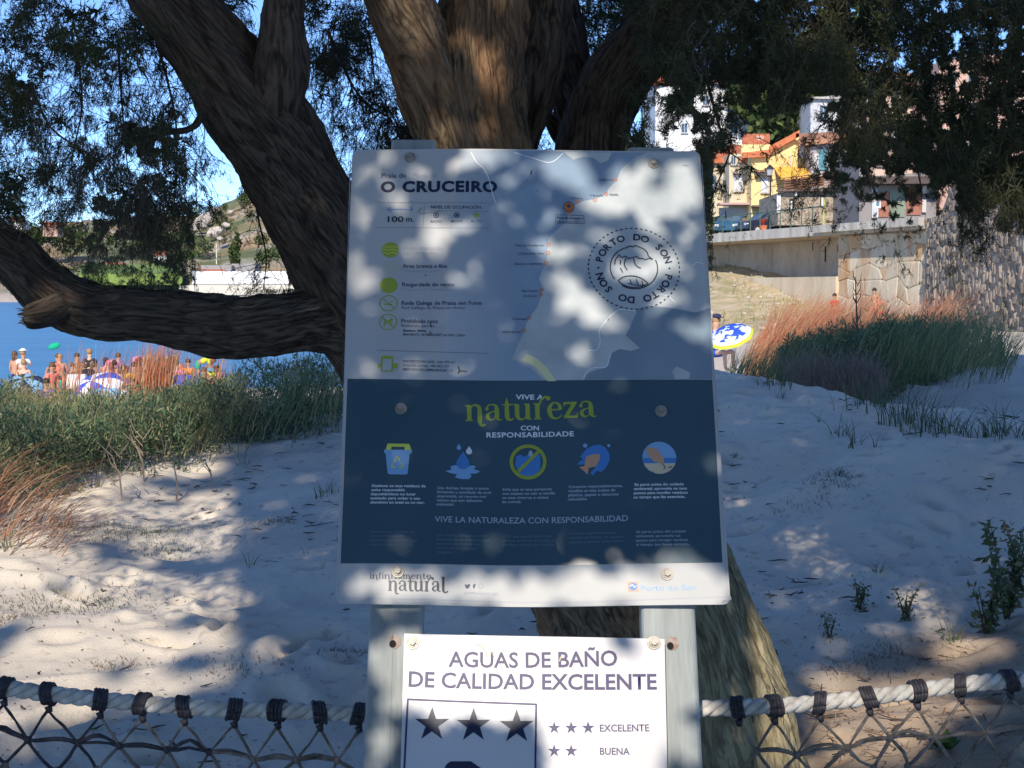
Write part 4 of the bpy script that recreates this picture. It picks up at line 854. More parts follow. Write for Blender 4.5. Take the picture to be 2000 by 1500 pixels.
# hanging branches that can be followed
CUR[:] = [crown2, wires2]
branch([(1370, 120), (1392, 200), (1415, 280), (1425, 300), (1400, 360), (1380, 420)], 3.9, .0045, side=34)
branch([(1425, 298), (1470, 330), (1500, 365)], 3.9, .002, side=10, leafy=.15)
branch([(1700, 180), (1660, 240), (1628, 300), (1622, 345)], 3.6, .004, side=30, leafy=.7)
branch([(1640, 210), (1600, 250), (1560, 280)], 3.6, .002, side=12, leafy=.2)
branch([(1690, 320), (1712, 380), (1764, 402)], 3.7, .004, side=22, leafy=.6)
branch([(1480, 90), (1470, 160), (1455, 230)], 4.2, .003, side=18, leafy=.4)
branch([(1850, 300), (1878, 380), (1885, 402)], 3.7, .004, side=26, leafy=.8)
branch([(1790, 320), (1800, 370)], 3.7, .003, side=16, leafy=.7)
branch([(60, 160), (100, 250), (200, 320), (240, 380)], 3.9, .004, side=30, leafy=.25, L=(.08, .25))
branch([(300, 60), (330, 170), (345, 260), (340, 420)], 4.1, .005, side=60, leafy=.35, L=(.1, .3))
branch([(230, 80), (238, 200), (250, 330), (270, 400)], 4.1, .004, side=50, leafy=.2, L=(.1, .3))
branch([(150, 90), (160, 210), (140, 330), (180, 410)], 4.0, .004, side=40, leafy=.2, L=(.1, .25))
branch([(640, 60), (690, 170), (725, 210), (760, 230), (790, 285)], 4.5, .006, side=44, leafy=.2, L=(.08, .25))
branch([(720, 60), (730, 140), (732, 180)], 4.5, .004, side=20, leafy=.2)
branch([(497, 380), (505, 430), (520, 500), (515, 560)], 4.4, .004, side=30, leafy=.12, L=(.06, .2))
branch([(397, 228), (400, 262), (394, 305)], 3.95, .0018, side=2, leafy=0)
branch([(800, 285), (808, 215), (838, 195)], 4.7, .014, side=16, leafy=.3)
for (x, y) in ((1360, 40), (1385, 60), (1370, 80)):      # pale dead twigs catching the light
    branch([(x, y), (x - 18, y + 22), (x - 12, y + 48)], 3.5, .0022, side=4, leafy=0, L=(.03, .08))
# ragged splinters on the cut stub
for k_ in range(14):
    p0 = P(50 + _rg.uniform(-4, 6), 618 + _rg.uniform(-18, 18), 3.84); twigs.tube([tuple(p0 + np.array((.01, .03, 0))), tuple(p0 + np.array((_rg.uniform(-.03, -.008), -.01, _rg.uniform(-.012, .012))))], [.004, .0012], 4)
# open windows in the foliage
OPEN = [([(1392, 310), (1440, 268), (1500, 262), (1560, 262), (1600, 300), (1640, 345), (1690, 405), (1790, 400), (1850, 420), (1930, 450), (2100, 470), (2100, 760), (1392, 760)], .0), ([(1410, 300), (1450, 245), (1500, 225), (1590, 215), (1600, 300), (1500, 330)], .08), ([(1392, 290), (1450, 290), (1450, 460), (1440, 460)], .1), ([(1270, 170), (1500, 160), (1500, 262), (1440, 268), (1392, 310), (1270, 290)], .48), ([(1560, 180), (1700, 190), (1690, 405), (1640, 345), (1590, 270)], .5), ([(1640, 330), (1700, 300), (1960, 395), (1930, 450), (1790, 400), (1690, 405)], .42),
        ([(385, 255), (430, 300), (520, 420), (640, 565), (540, 565), (470, 440), (440, 400), (385, 400)], .15), ([(375, 400), (470, 440), (540, 565), (385, 565)], .05), ([(-100, 575), (700, 575), (700, 900), (-100, 900)], .0), ([(395, 215), (470, 330), (420, 330), (385, 290)], .15), ([(640, 130), (700, 130), (780, 270), (700, 285)], .55),
        ([(1700, 60), (2080, 60), (2080, 330), (1700, 330)], .9), ([(30, 140), (400, 130), (395, 400), (60, 420)], .72), ([(100, 385), (380, 375), (380, 580), (90, 560)], .78), ([(1280, -80), (2100, -80), (2100, 60), (1600, 60)], .93)]
def prune(S_, k=22.):
    V = np.concatenate(S_.V); T = np.concatenate(S_.T); Cc = np.concatenate(S_.C); c = V[T].mean(1); px, _ = proj(c); keep = np.ones(len(T), bool)
    u = .5 + .62 * vn(px[:, 0] / k, px[:, 1] / (k * .8), 77) + .30 * vn(px[:, 0] / k * 3, px[:, 1] / k * 3, 5)
    for poly, p in OPEN: m = inpoly(px[:, 0], px[:, 1], poly); keep[m] &= (u[m] < p) if p > 0 else False
    S_.V = [V]; S_.T = [T[keep]]; S_.C = [Cc]
prune(crown); prune(wires)
OPEN = [([(1600, 300), (1870, 345), (1870, 500), (1400, 500), (1400, 440), (1600, 440)], .35), ([(1440, 180), (1600, 180), (1600, 300), (1440, 300)], .5), ([(1392, 300), (1520, 300), (1520, 440), (1392, 440)], .5)]; prune(crown2, 16.); prune(wires2, 16.)
for a_, b_ in ((crown, crown2), (wires, wires2)): a_.add(np.concatenate(b_.V), np.concatenate(b_.T), np.concatenate(b_.C))
o = crown.build('crown', LEAF, tree); o['kind'] = 'stuff'; o.matrix_parent_inverse = Matrix.Translation(-_tl)
o = wires.build('fine_twigs', TWIG, tree, tint=False); o['kind'] = 'stuff'; o.matrix_parent_inverse = Matrix.Translation(-_tl)
o = twigs.build('hanging_branch', TWIG, tree, smooth=True); o['kind'] = 'stuff'; o.matrix_parent_inverse = Matrix.Translation(-_tl)

# ---------------------------------------------------------------- unseen crown behind the camera, its leaves left out wherever sun patches should fall
BL = [(727, 325, 22, 30, .95), (760, 306, 18, 14, .8), (838, 325, 20, 20, .9), (885, 322, 26, 26, .7), (700, 350, 14, 30, .5), (768, 390, 42, 11, .6), (712, 415, 25, 34, .95), (785, 395, 20, 16, .6), (862, 452, 44, 20, .95), (905, 445, 34, 18, .8), (825, 478, 44, 16, .8),
      (692, 505, 18, 26, .9), (708, 545, 32, 26, 1), (735, 505, 14, 30, .5), (930, 322, 20, 16, .7), (990, 388, 13, 16, 1), (960, 420, 13, 15, .6), (1000, 350, 26, 13, .7), (1020, 330, 20, 12, .6), (1075, 318, 22, 16, .8), (1120, 345, 48, 32, .85), (1165, 395, 40, 24, .8), (1028, 450, 14, 14, .7),
      (1080, 430, 26, 16, .8), (1082, 490, 44, 22, .85), (1060, 400, 12, 20, .7), (1300, 350, 62, 55, .60), (1230, 395, 50, 40, .58), (1325, 430, 46, 48, .58), (1180, 330, 40, 18, .9), (1240, 515, 52, 34, .5), (1190, 470, 30, 14, .5), (1300, 510, 40, 30, .55), (1105, 550, 34, 18, .6), (1130, 598, 46, 22, .75),
      (1165, 628, 30, 16, .8), (1060, 600, 26, 20, .5), (1310, 585, 42, 18, .6), (935, 520, 22, 14, .7), (872, 505, 20, 12, .5), (900, 540, 26, 10, .5), (985, 500, 14, 16, .6), (960, 560, 30, 8, .5), (800, 575, 30, 7, .5), (745, 655, 27, 8, .7), (885, 664, 20, 6, .8), (762, 730, 70, 9, .7), (700, 600, 14, 30, .3),
      (850, 728, 60, 9, .6), (1050, 690, 30, 14, .6), (1100, 700, 40, 20, .45), (1350, 650, 30, 22, .4), (1000, 640, 20, 20, .35), (790, 550, 24, 10, .5), (1265, 440, 30, 14, .7), (1345, 300, 20, 10, .5), (1245, 300, 40, 8, .9), (1150, 300, 60, 6, .8), (980, 300, 60, 5, .8),
       (1330, 1098, 90, 8, .4), (1400, 800, 8, 300, .5), (800, 1150, 110, 32, .8), (1000, 1152, 130, 34, .95), (1200, 1150, 140, 34, 1), (1360, 1148, 90, 38, 1), (690, 1150, 30, 25, .35), (800, 884, 12, 12, .7), (780, 870, 14, 10, .5),
      (780, 1290, 80, 60, .85), (1310, 1280, 70, 120, .9), (1000, 1310, 230, 90, 1), (1200, 1430, 130, 120, .8), (850, 1385, 80, 20, .7), (1330, 1440, 50, 60, .7), (740, 1440, 24, 50, .6), (900, 1350, 120, 30, .9), (745, 1240, 30, 40, .4)]
GL_ = [([(0, 1060), (70, 1010), (150, 975), (225, 955), (245, 985), (170, 1040), (90, 1110), (0, 1190)], 1), ([(105, 1215), (150, 1160), (195, 1135), (270, 1120), (262, 1150), (230, 1180), (150, 1240), (160, 1290), (240, 1262), (330, 1222), (345, 1240), (255, 1300), (200, 1340), (0, 1360), (0, 1300), (60, 1290)], 1), ([(276, 1100), (318, 1076), (322, 1098), (290, 1114)], .8),
       ([(215, 1180), (255, 1160), (262, 1172), (228, 1195)], .6), ([(300, 1165), (345, 1150), (350, 1165), (315, 1178)], .4), ([(0, 1500), (0, 1400), (60, 1380), (40, 1500)], .6),
       ([(1418, 975), (1445, 980), (1452, 1005), (1440, 1025), (1418, 1025)], 1), ([(1520, 1060), (1560, 1042), (1598, 1050), (1600, 1075), (1560, 1095), (1525, 1085)], .9), ([(1595, 1060), (1640, 1065), (1632, 1085), (1645, 1105), (1685, 1130), (1678, 1145), (1620, 1135), (1568, 1120), (1575, 1105), (1600, 1100)], .9),
       ([(1505, 1108), (1535, 1100), (1538, 1125), (1510, 1122)], .5), ([(1578, 1180), (1632, 1172), (1622, 1196), (1585, 1200)], .9), ([(1500, 1165), (1530, 1168), (1535, 1182), (1500, 1185)], .6), ([(1755, 1165), (1800, 1150), (1825, 1170), (1820, 1200), (1850, 1215), (1830, 1240), (1790, 1228), (1750, 1200), (1735, 1190)], .95),
       ([(1700, 1240), (1730, 1235), (1760, 1265), (1730, 1275), (1705, 1260)], .7), ([(1800, 1240), (1835, 1235), (1840, 1262), (1805, 1265)], .7), ([(1690, 1105), (1710, 1108), (1700, 1130)], .6), ([(1790, 1115), (1845, 1125), (1830, 1140), (1795, 1128)], .6), ([(1810, 1080), (1840, 1092), (1815, 1092)], .8), ([(1905, 1090), (1935, 1100), (1910, 1105)], .7),
       ([(1820, 1285), (1880, 1262), (1940, 1270), (1955, 1300), (1900, 1315), (1830, 1315)], .95), ([(1620, 1330), (1700, 1345), (1900, 1330), (1860, 1390), (1960, 1400), (1830, 1450), (1780, 1520), (1600, 1520), (1580, 1400)], 1), ([(1560, 1330), (1610, 1320), (1615, 1345), (1570, 1350)], .7), ([(1590, 1262), (1625, 1270), (1610, 1290)], .6),
       ([(0, 1010), (230, 960), (420, 1000), (430, 1320), (0, 1400)], .52), ([(230, 960), (640, 880), (700, 900), (700, 1330), (430, 1320)], .24), ([(1430, 1030), (1900, 1030), (1900, 1290), (1500, 1290)], .16),
       ([(0, 600), (420, 640), (430, 760), (330, 850), (240, 900), (120, 900), (0, 930)], .85), ([(0, 900), (110, 900), (40, 1000), (0, 1020)], .5), ([(560, 690), (660, 690), (650, 720), (560, 720)], .2), ([(1560, 660), (1560, 600), (1980, 590), (1980, 640), (1850, 650), (1700, 655)], .9)]
TLM = [([(735, -60), (838, -60), (842, 60), (838, 130), (790, 110), (750, 60)], .97), ([(885, -60), (1000, -60), (1010, 60), (985, 150), (940, 180), (900, 130), (880, 60)], .66), ([(830, 170), (900, 150), (960, 200), (950, 292), (860, 292)], .62), ([(1428, 1075), (1480, 1170), (1610, 1460), (1640, 1560), (1390, 1560), (1448, 1300), (1440, 1180)], 1), ([(505, 60), (560, 60), (560, 180), (515, 190)], .6), ([(615, 250), (650, 250), (660, 300), (620, 300)], .5), ([(420, 590), (448, 590), (450, 612), (424, 612)], .9), ([(418, 655), (445, 655), (448, 675), (420, 675)], .9), ([(440, 20), (470, 40), (460, 70)], .5)]
TSIL = [[(735, -80), (1110, -80), (1040, 300), (820, 300)], [(1030, 1060), (1425, 1060), (1610, 1460), (1640, 1600), (1000, 1600)], [(250, -80), (600, -80), (700, 290), (690, 600), (600, 540)], [(-20, 420), (170, 560), (670, 560), (670, 700), (0, 660)]]
HG_Y = np.concatenate([np.arange(2.5, 9, .07), np.arange(9, 27, .2), [30, 40]]); _gx = np.arange(-16, 16, .25)
HG = hbase(*np.meshgrid(_gx, HG_Y, indexing='ij'))
def overhead():
    d = -SDIR; rg = np.random.default_rng(5)
    a = np.array([math.cos(SUN_AZ), -math.sin(SUN_AZ), 0]); a /= np.linalg.norm(a); b = np.cross(SDIR, a); b /= np.linalg.norm(b)
    if b[2] < 0: b = -b
    O = np.array([0, 2.3, 0.])
    soup = Soup()
    def lay(a0, a1, b0, b1, sp, size, t0, t1, skip=None, keep=.997):
        A, Bq = np.meshgrid(np.arange(a0, a1, sp), np.arange(b0, b1, sp)); A = A.ravel() + rg.uniform(-.5, .5, A.size) * sp; Bq = Bq.ravel() + rg.uniform(-.5, .5, Bq.size) * sp
        if skip: m = ~((A > skip[0]) & (A < skip[1]) & (Bq > skip[2]) & (Bq < skip[3])); A, Bq = A[m], Bq[m]
        c = O + A[:, None] * a + Bq[:, None] * b; n = len(c)
        hitpx = np.zeros((n, 2)); kind = np.zeros(n, int)
        # board plane
        t = ((BO - c) @ BN) / (d @ BN); h = c + d * t[:, None]; q = h - BO; uu, vv = q @ BU, q @ BV
        onb = (np.abs(uu) < .36) & (vv < .44) & (vv > -.95) & (h[:, 2] > .1); px, _ = proj(h); hitpx[onb] = px[onb]; kind[onb] = 1
        t = (4.15 - c[:, 1]) / d[1]; h = c + d * t[:, None]; px, _ = proj(h)
        for poly in TSIL:
            m = (kind == 0) & inpoly(px[:, 0], px[:, 1], poly) & (h[:, 2] > 0); hitpx[m] = px[m]; kind[m] = 2
        # rope plane either side of the board
        t = (2.42 - c[:, 1]) / d[1]; h = c + d * t[:, None]; px, _ = proj(h); m = (kind == 0) & (px[:, 1] > 1300) & (px[:, 1] < 1425) & ((px[:, 0] < 640) | (px[:, 0] > 1440)) & (h[:, 2] > 0) & (px[:, 0] > -100) & (px[:, 0] < 2100); hitpx[m] = px[m]; kind[m] = 4
        # ground
        ys = HG_Y; ny = len(ys); idx = np.where(kind == 0)[0]; cc = c[idx]; T = (ys[None] - cc[:, 1:2]) / d[1]
        X = cc[:, :1] + d[0] * T; Z = cc[:, 2:3] + d[2] * T; xi = np.clip(((X + 16) / .25).astype(int), 0, HG.shape[0] - 1); Hh = HG[xi, np.arange(ny)[None]] + np.where(ys > 8.6, .42, .0)
        below = Z < Hh; k = np.where(below.any(1), below.argmax(1), ny - 1); r = np.arange(len(idx)); h = np.stack([X[r, k], ys[k], Z[r, k]], 1); px, _ = proj(h); hitpx[idx] = px; kind[idx] = 3
        yh = np.zeros(n); yh[idx] = ys[k]
        x, y = hitpx[:, 0], hitpx[:, 1]; lit = np.zeros(n)
        for bx, by, rx, ry, p in BL:
            q_ = ((x - bx) / rx)**2 + ((y - by) / ry)**2; m = (kind == 1) & (q_ < 1.7); lit[m] = np.maximum(lit[m], min(1, p * 1.15) * np.clip(2.1 - q_[m], 0, 1))
        m = kind == 4; lit[m] = np.where(x[m] > 1400, np.where((x[m] > 1930), .5, .93), .35)
        for poly, p in TLM:
            m = (kind == 2) & inpoly(x, y, poly); lit[m] = np.maximum(lit[m], p)
        for poly, p in GL_:
            pc_ = np.mean(poly, axis=0); big = p >= .5 and len(poly) < 9; k_ = 1.22 if big else 1.0; m = (kind == 3) & inpoly(pc_[0] + (x - pc_[0]) / k_, pc_[1] + (y - pc_[1]) / k_, poly); lit[m] = np.maximum(lit[m], min(1, p * 1.35) if p >= .5 and p != .85 else p)
        lim = 12.4 + 1.0 * vn(x / 160., 3) + np.interp(x, [1300, 1400, 1600, 1700], [0, 2.2, 3, 9]); lit[(kind == 3) & (yh > lim)] = 1.0
        s_ = np.where(kind == 1, .026, np.where(kind == 3, .15, .06)); U_ = np.clip(.5 + .55 * vn(A / s_, Bq / s_, 3.5 + kind) + .22 * vn(A / s_ * 2.3, Bq / s_ * 2.3, 9.5), 0.01, .99)
        kp = (U_ > lit) & (rg.random(n) < keep)
        c = c[kp]; kd = kind[kp]; n = len(c); dist = np.where(kd == 3, rg.uniform(8.5, 12.5, n), np.where(kd == 2, rg.uniform(5, 7.5, n), rg.uniform(3.3, 4.7, n)))
        pos = c + SDIR * dist[:, None]
        px, z = proj(pos); infr = (pos[:, 1] > -.1) & (px[:, 0] > -250) & (px[:, 0] < 2250) & (px[:, 1] > -250) & (px[:, 1] < 1750)
        near = np.linalg.norm(pos - CAMP, axis=1) < .45
        # instead of dropping those in frame push them further up the ray
        bad = infr | near; pos[bad] += SDIR * 2.2; px, z = proj(pos); bad = ((pos[:, 1] > -.1) & (px[:, 0] > -250) & (px[:, 0] < 2250) & (px[:, 1] > -250) & (px[:, 1] < 1750)) | (np.linalg.norm(pos - CAMP, axis=1) < .45)
        pos = pos[~bad]; n = len(pos)
        u = rg.normal(size=(n, 3)); nn = SDIR + rg.normal(size=(n, 3)) * .22; nn /= np.linalg.norm(nn, axis=1)[:, None]; u -= nn * (u * nn).sum(1)[:, None]; u /= np.linalg.norm(u, axis=1)[:, None]; v = np.cross(nn, u)
        s = size * rg.uniform(.8, 1.3, (n, 1)) * np.where(kd == 3, 1.0, 1.0)[~bad][:, None]; V = np.stack([pos - u * s, pos - v * s * .62, pos + u * s, pos + v * s * .62], 1).reshape(-1, 3)
        I = np.arange(n * 4).reshape(-1, 4); soup.add(V, np.concatenate([I[:, :3], I[:, [0, 2, 3]]]), (1, 1, 1))
    core = (-1.6, 1.4, -1.2, 1.6)
    lay(*core, .026, .028, 2.7, 4.2)
    lay(*core, .030, .030, 2.9, 5.0)
    lay(*core, .034, .032, 2.9, 5.0)
    lay(-9, 8, -2.6, 11.4, .064, .066, 3.4, 6.5, skip=core)
    lay(-9, 8, -2.6, 11.4, .068, .070, 3.6, 7.5, skip=core)
    lay(-9, 8, -2.6, 11.4, .085, .075, 3.6, 7.5, skip=core, keep=.99)
    return soup
pine = empty('unseen_shade_tree', (-1.6, -4.2, 0), label='unseen shade tree behind the viewer, crown shaped to cast the dapples', cat='tree')
o = overhead().build('crown', LEAF, pine); o['kind'] = 'stuff'; o.matrix_parent_inverse = Matrix.Translation((1.6, 4.2, 0))
tk = MB(); tk.tube([(0, 0, -.3), (.05, 0, 1.2), (-.05, .1, 3), (.1, .2, 5.5), (.2, .3, 8)], [.2, .16, .14, .10, .04], 12)  # plain trunk added out of view under the light-shaping crown
tk.build('trunk', BARK, pine, smooth=True)
# ================================================================ dune vegetation
def ribbons(p, d, L, w, lean, seg=4, curl=.25, rg=_rg):
    """many blades at once: p (n,3) roots, d (n,2) horizontal bend direction, L lengths, w widths"""
    n = len(p); t = np.linspace(0, 1, seg + 1); C = np.zeros((n, seg + 1, 3))
    C[..., 2] = p[:, 2:3] + L[:, None] * (t - lean[:, None] * .35 * t**2.2)
    for k in (0, 1): C[..., k] = p[:, k:k + 1] + d[:, k:k + 1] * L[:, None] * lean[:, None] * t**(1.3 + curl * 3)
    a = rg.uniform(0, 6.28, n); s = np.stack([np.cos(a), np.sin(a) * .4, np.zeros(n)], -1); s /= np.linalg.norm(s, axis=1)[:, None]
    ww = w[:, None] * np.linspace(1, .15, seg + 1)[None] * .5
    V = np.stack([C + s[:, None] * ww[..., None], C - s[:, None] * ww[..., None]], 2).reshape(-1, 3)
    base = np.arange(n)[:, None] * (seg + 1) * 2; T = []
    for i in range(seg):
        q = np.array([2 * i, 2 * i + 1, 2 * i + 3, 2 * i + 2]); T += [base + q[[0, 1, 2]], base + q[[0, 2, 3]]]
    return V, np.concatenate(T), n * (seg + 1) * 2
def pxpoints(poly, n, D, hfun=None):
    """random photo points inside poly at random depth"""
    poly = np.array(poly); out = []
    x0, y0 = poly.min(0); x1, y1 = poly.max(0); tot = 0
    while tot < n:
        q = _rg.uniform((x0, y0), (x1, y1), (n, 2)); q = q[inpoly(q[:, 0], q[:, 1], [tuple(v) for v in poly])]; out.append(q); tot += len(q)
    q = np.concatenate(out)[:n]; Dn = _rg.uniform(*D, n)
    d = np.stack([(q[:, 0] - 1000) / F, CP + (750 - q[:, 1]) / F * SP, -SP + (750 - q[:, 1]) / F * CP], 1); p = d * (Dn / d[:, 1])[:, None]; p[:, 2] += EYE
    return p
def leafcloud(soup, p, size, cols, up=.3, aspect=.34):
    n = len(p); u = _rg.normal(size=(n, 3)); u[:, 2] += up; u /= np.linalg.norm(u, axis=1)[:, None]; v = np.cross(u, _rg.normal(size=(n, 3))); v /= np.linalg.norm(v, axis=1)[:, None]
    s = size * _rg.uniform(.6, 1.3, (n, 1)); V = np.stack([p, p + u * s * .5 + v * s * aspect * .5, p + u * s, p + u * s * .5 - v * s * aspect * .5], 1).reshape(-1, 3)
    I = np.arange(n * 4).reshape(-1, 4); c = np.array(cols)[_rg.integers(0, len(cols), n)] * _rg.uniform(.7, 1.25, (n, 1)); soup.add(V, np.concatenate([I[:, :3], I[:, [0, 2, 3]]]), np.repeat(c, 4, 0))
PLANT = mat('dune_plant', (1, 1, 1), rough=.7, coord=None, tint=True, trans=.25, spec=.25)
def scrubline(name, xs, D0, D1, topf, n, size, cols, label, nst=500, stemc=(.16, .13, .10), dens=None, cat='shrub', stuff=True, basef=None):
    """bushes standing on the terrain; topf(px) gives the photo height of their top"""
    S_ = Soup(); k = 0; P_ = []
    while k < n:
        x = _rg.uniform(*xs, 6000); D = _rg.uniform(D0, D1, 6000); X = (x - 1000) / F * D; G_ = hbase(X, D)
        tp = np.array([topf(v) for v in x]); zt = EYE + D * np.tan(np.arctan((750 - tp) / F) - PITCH); zt = zt + .16 * vn(X * 2.2, D * 2.2, 5) - .10 + .10 * vn(X * 7, D * 7, 3)
        H = zt - G_; t = _rg.random(6000)**.8; z = G_ + H * t; cl = vn(X * 5, D * 5, z * 5) + .6 * vn(X * 13, D * 13, z * 13)
        m = (H > .05) & (cl > -.35 + .5 * t * _rg.random(6000))
        if basef is not None: pg, _ = proj(np.stack([X, D, G_], 1)); m &= pg[:, 1] < basef(x)
        if dens is not None: m &= _rg.random(6000) < dens(x)
        P_.append(np.stack([X, D, z], 1)[m]); k += m.sum()
    P_ = np.concatenate(P_)[:n]; k_ = int(n * .55); leafcloud(S_, P_[:k_], size, cols); leafcloud(S_, P_[k_:], size * 1.9, cols, 1.6, .13)
    # stems
    m = nst; x = _rg.uniform(*xs, m * 3); D = _rg.uniform(D0, D1, m * 3); X = (x - 1000) / F * D; G_ = hbase(X, D)
    if basef is not None: pg, _ = proj(np.stack([X, D, G_], 1)); q = pg[:, 1] < basef(x); x, D, X, G_ = x[q], D[q], X[q], G_[q]
    x, D, X, G_ = x[:m], D[:m], X[:m], G_[:m]; m = len(x); tp = np.array([topf(v) for v in x]); zt = EYE + D * np.tan(np.arctan((750 - tp) / F) - PITCH)
    L = np.maximum(zt - G_, .06) * _rg.uniform(.5, 1.15, m); a = _rg.uniform(0, 6.28, m)
    V, T, c = ribbons(np.stack([X, D, G_ - .02], 1), np.stack([np.cos(a), np.sin(a)], 1), L, _rg.uniform(.003, .009, m), _rg.uniform(0, .9, m), curl=.1)
    S_.add(V, T, np.array(stemc))
    o = S_.build(name, PLANT); return tag(o, label, cat, kind='stuff' if stuff else None)
def ip(pts):
    xs = [p[0] for p in pts]; ys = [p[1] for p in pts]; return lambda v: np.interp(v, xs, ys)
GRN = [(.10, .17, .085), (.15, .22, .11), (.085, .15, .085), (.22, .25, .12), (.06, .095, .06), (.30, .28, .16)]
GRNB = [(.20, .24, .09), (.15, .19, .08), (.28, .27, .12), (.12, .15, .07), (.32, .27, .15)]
BRN = [(.12, .085, .06), (.09, .07, .05), (.15, .10, .07), (.07, .08, .05)]
ORG = [(.50, .17, .085), (.44, .15, .08), (.54, .26, .14), (.36, .14, .08), (.52, .36, .20), (.46, .19, .10)]
# left bank of scrub
scrubline('scrub', (-700, 700), 7.3, 11.3, ip([(-700, 830), (-160, 800), (0, 790), (100, 800), (200, 790), (300, 770), (400, 728), (450, 706), (500, 696), (560, 690), (700, 686)]), 140000, .031, GRN, 'grey green bank of low scrub along the dune crest left of the board', 1300,
          basef=ip([(-700, 1200), (-160, 1060), (0, 1010), (100, 985), (230, 960), (330, 945), (400, 915), (480, 885), (600, 868), (700, 860)]))
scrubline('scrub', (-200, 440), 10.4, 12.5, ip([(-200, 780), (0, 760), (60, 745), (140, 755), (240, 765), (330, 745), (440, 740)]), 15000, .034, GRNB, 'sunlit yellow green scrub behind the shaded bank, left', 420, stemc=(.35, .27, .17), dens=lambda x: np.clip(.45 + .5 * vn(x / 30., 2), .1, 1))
# right bank
scrubline('scrub', (1395, 2500), 12.5, 16.5, ip([(2300, 690), (2500, 700)][:0] + [(1395, 712), (1440, 706), (1500, 690), (1600, 652), (1700, 640), (1760, 630), (1850, 632), (1900, 625), (1960, 648), (2060, 664), (2500, 680)]), 82000, .036, GRN, 'dark green shaded scrub filling the hollow right of the board', 900,
          basef=ip([(1395, 735), (1480, 745), (1560, 770), (1640, 800), (1700, 800), (1750, 785), (1800, 765), (1880, 735), (1950, 708), (2060, 695), (2500, 715)]))
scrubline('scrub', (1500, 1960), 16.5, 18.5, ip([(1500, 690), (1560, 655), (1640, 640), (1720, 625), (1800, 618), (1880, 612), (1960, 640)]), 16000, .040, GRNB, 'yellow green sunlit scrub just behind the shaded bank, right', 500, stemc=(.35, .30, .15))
stalkfield_ = None
def brown_patch():
    S_ = Soup(); p = pxpoints([(1520, 720), (1560, 700), (1700, 700), (1740, 740), (1700, 790), (1640, 785), (1570, 765)], 2600, (11.9, 12.7)); n = len(p); a = _rg.uniform(0, 6.28, n)
    V, T, c = ribbons(p - np.array([0, 0, .05]), np.stack([np.cos(a), np.sin(a)], 1), _rg.uniform(.08, .26, n), _rg.uniform(.003, .007, n), _rg.uniform(.3, 1.4, n), curl=.2)
    S_.add(V, T, np.array((.24, .18, .14))); tag(S_.build('dry_brush', PLANT), 'tangle of dead brown twigs in front of the green scrub, right', 'brush', kind='stuff')
brown_patch()
def stalkfield(name, poly, n, D, L, label, cols=ORG, lean=(.2, .9), wd=(.004, .011), dirx=1.0, cat='grass'):
    p = pxpoints(poly, n, D); S_ = Soup(); Ln = _rg.uniform(*L, n); p[:, 2] -= Ln * .6; a = _rg.normal(0, .35, n)
    V, T, c = ribbons(p, np.stack([np.cos(a) * dirx, np.sin(a) * .5], 1), Ln, _rg.uniform(*wd, n), _rg.uniform(*lean, n), seg=4, curl=.05)
    cc = np.array(cols)[_rg.integers(0, len(cols), n)]; S_.add(V, T, np.repeat(cc * _rg.uniform(.7, 1.2, (n, 1)), 10, 0))
    return tag(S_.build(name, PLANT), label, cat, kind='stuff')
stalkfield('dry_grass', [(1440, 680), (1470, 640), (1500, 600), (1560, 590), (1640, 585), (1740, 600), (1850, 585), (1860, 630), (1700, 640), (1560, 680), (1500, 710)], 3400, (18, 27), (.5, 1.1), 'field of rusty orange dry grass bending right below the stone wall')
stalkfield('dry_grass', [(1470, 660), (1500, 620), (1560, 600), (1600, 620), (1580, 690), (1500, 712)], 1300, (16.5, 19), (.5, .9), 'denser clump of rusty dry grass beside the blue parasol', lean=(.4, 1.2))
stalkfield('dock_stalks', [(240, 800), (250, 740), (272, 700), (335, 690), (330, 740), (298, 800)], 760, (12.2, 13), (.3, .55), 'upright clump of orange brown dead dock stalks in front of the water', lean=(.0, .35), wd=(.006, .012))
stalkfield('dock_stalks', [(105, 760), (110, 700), (180, 690), (320, 690), (440, 700), (440, 745), (330, 755), (200, 760)], 330, (12.6, 14.5), (.25, .5), 'thin scattered reddish stalks in front of the sunbathers', lean=(.0, .4), wd=(.004, .008))
stalkfield('dry_twigs', [(-80, 850), (60, 880), (140, 950), (110, 1015), (-80, 1090)], 430, (7.2, 7.9), (.2, .5), 'heap of pinkish orange dry stalks at the left edge of the sand', cols=[(.50, .22, .11), (.36, .17, .09), (.52, .33, .20), (.20, .12, .08)], lean=(.8, 2.2), wd=(.004, .007))
stalkfield('tall_grass', [(1400, 725), (1420, 690), (1500, 672), (1600, 640), (1700, 628), (1800, 622), (1900, 612), (1990, 650), (1980, 690), (1880, 700), (1750, 700), (1600, 700), (1500, 740)], 2400, (12.6, 15.5), (.22, .50), 'green and straw grass blades standing up out of the right hand scrub', cols=GRNB + GRN[:3] + [(.36, .28, .15)], lean=(.1, .9), wd=(.004, .009))
stalkfield('tall_grass', [(-60, 900), (-60, 775), (100, 775), (250, 765), (400, 740), (500, 715), (660, 700), (660, 800), (500, 830), (300, 880), (150, 920)], 2200, (9.2, 10.8), (.14, .34), 'green and straw grass blades standing up out of the left hand scrub', cols=GRNB + GRN[:3] + [(.36, .28, .15)], lean=(.1, .9), wd=(.003, .007))
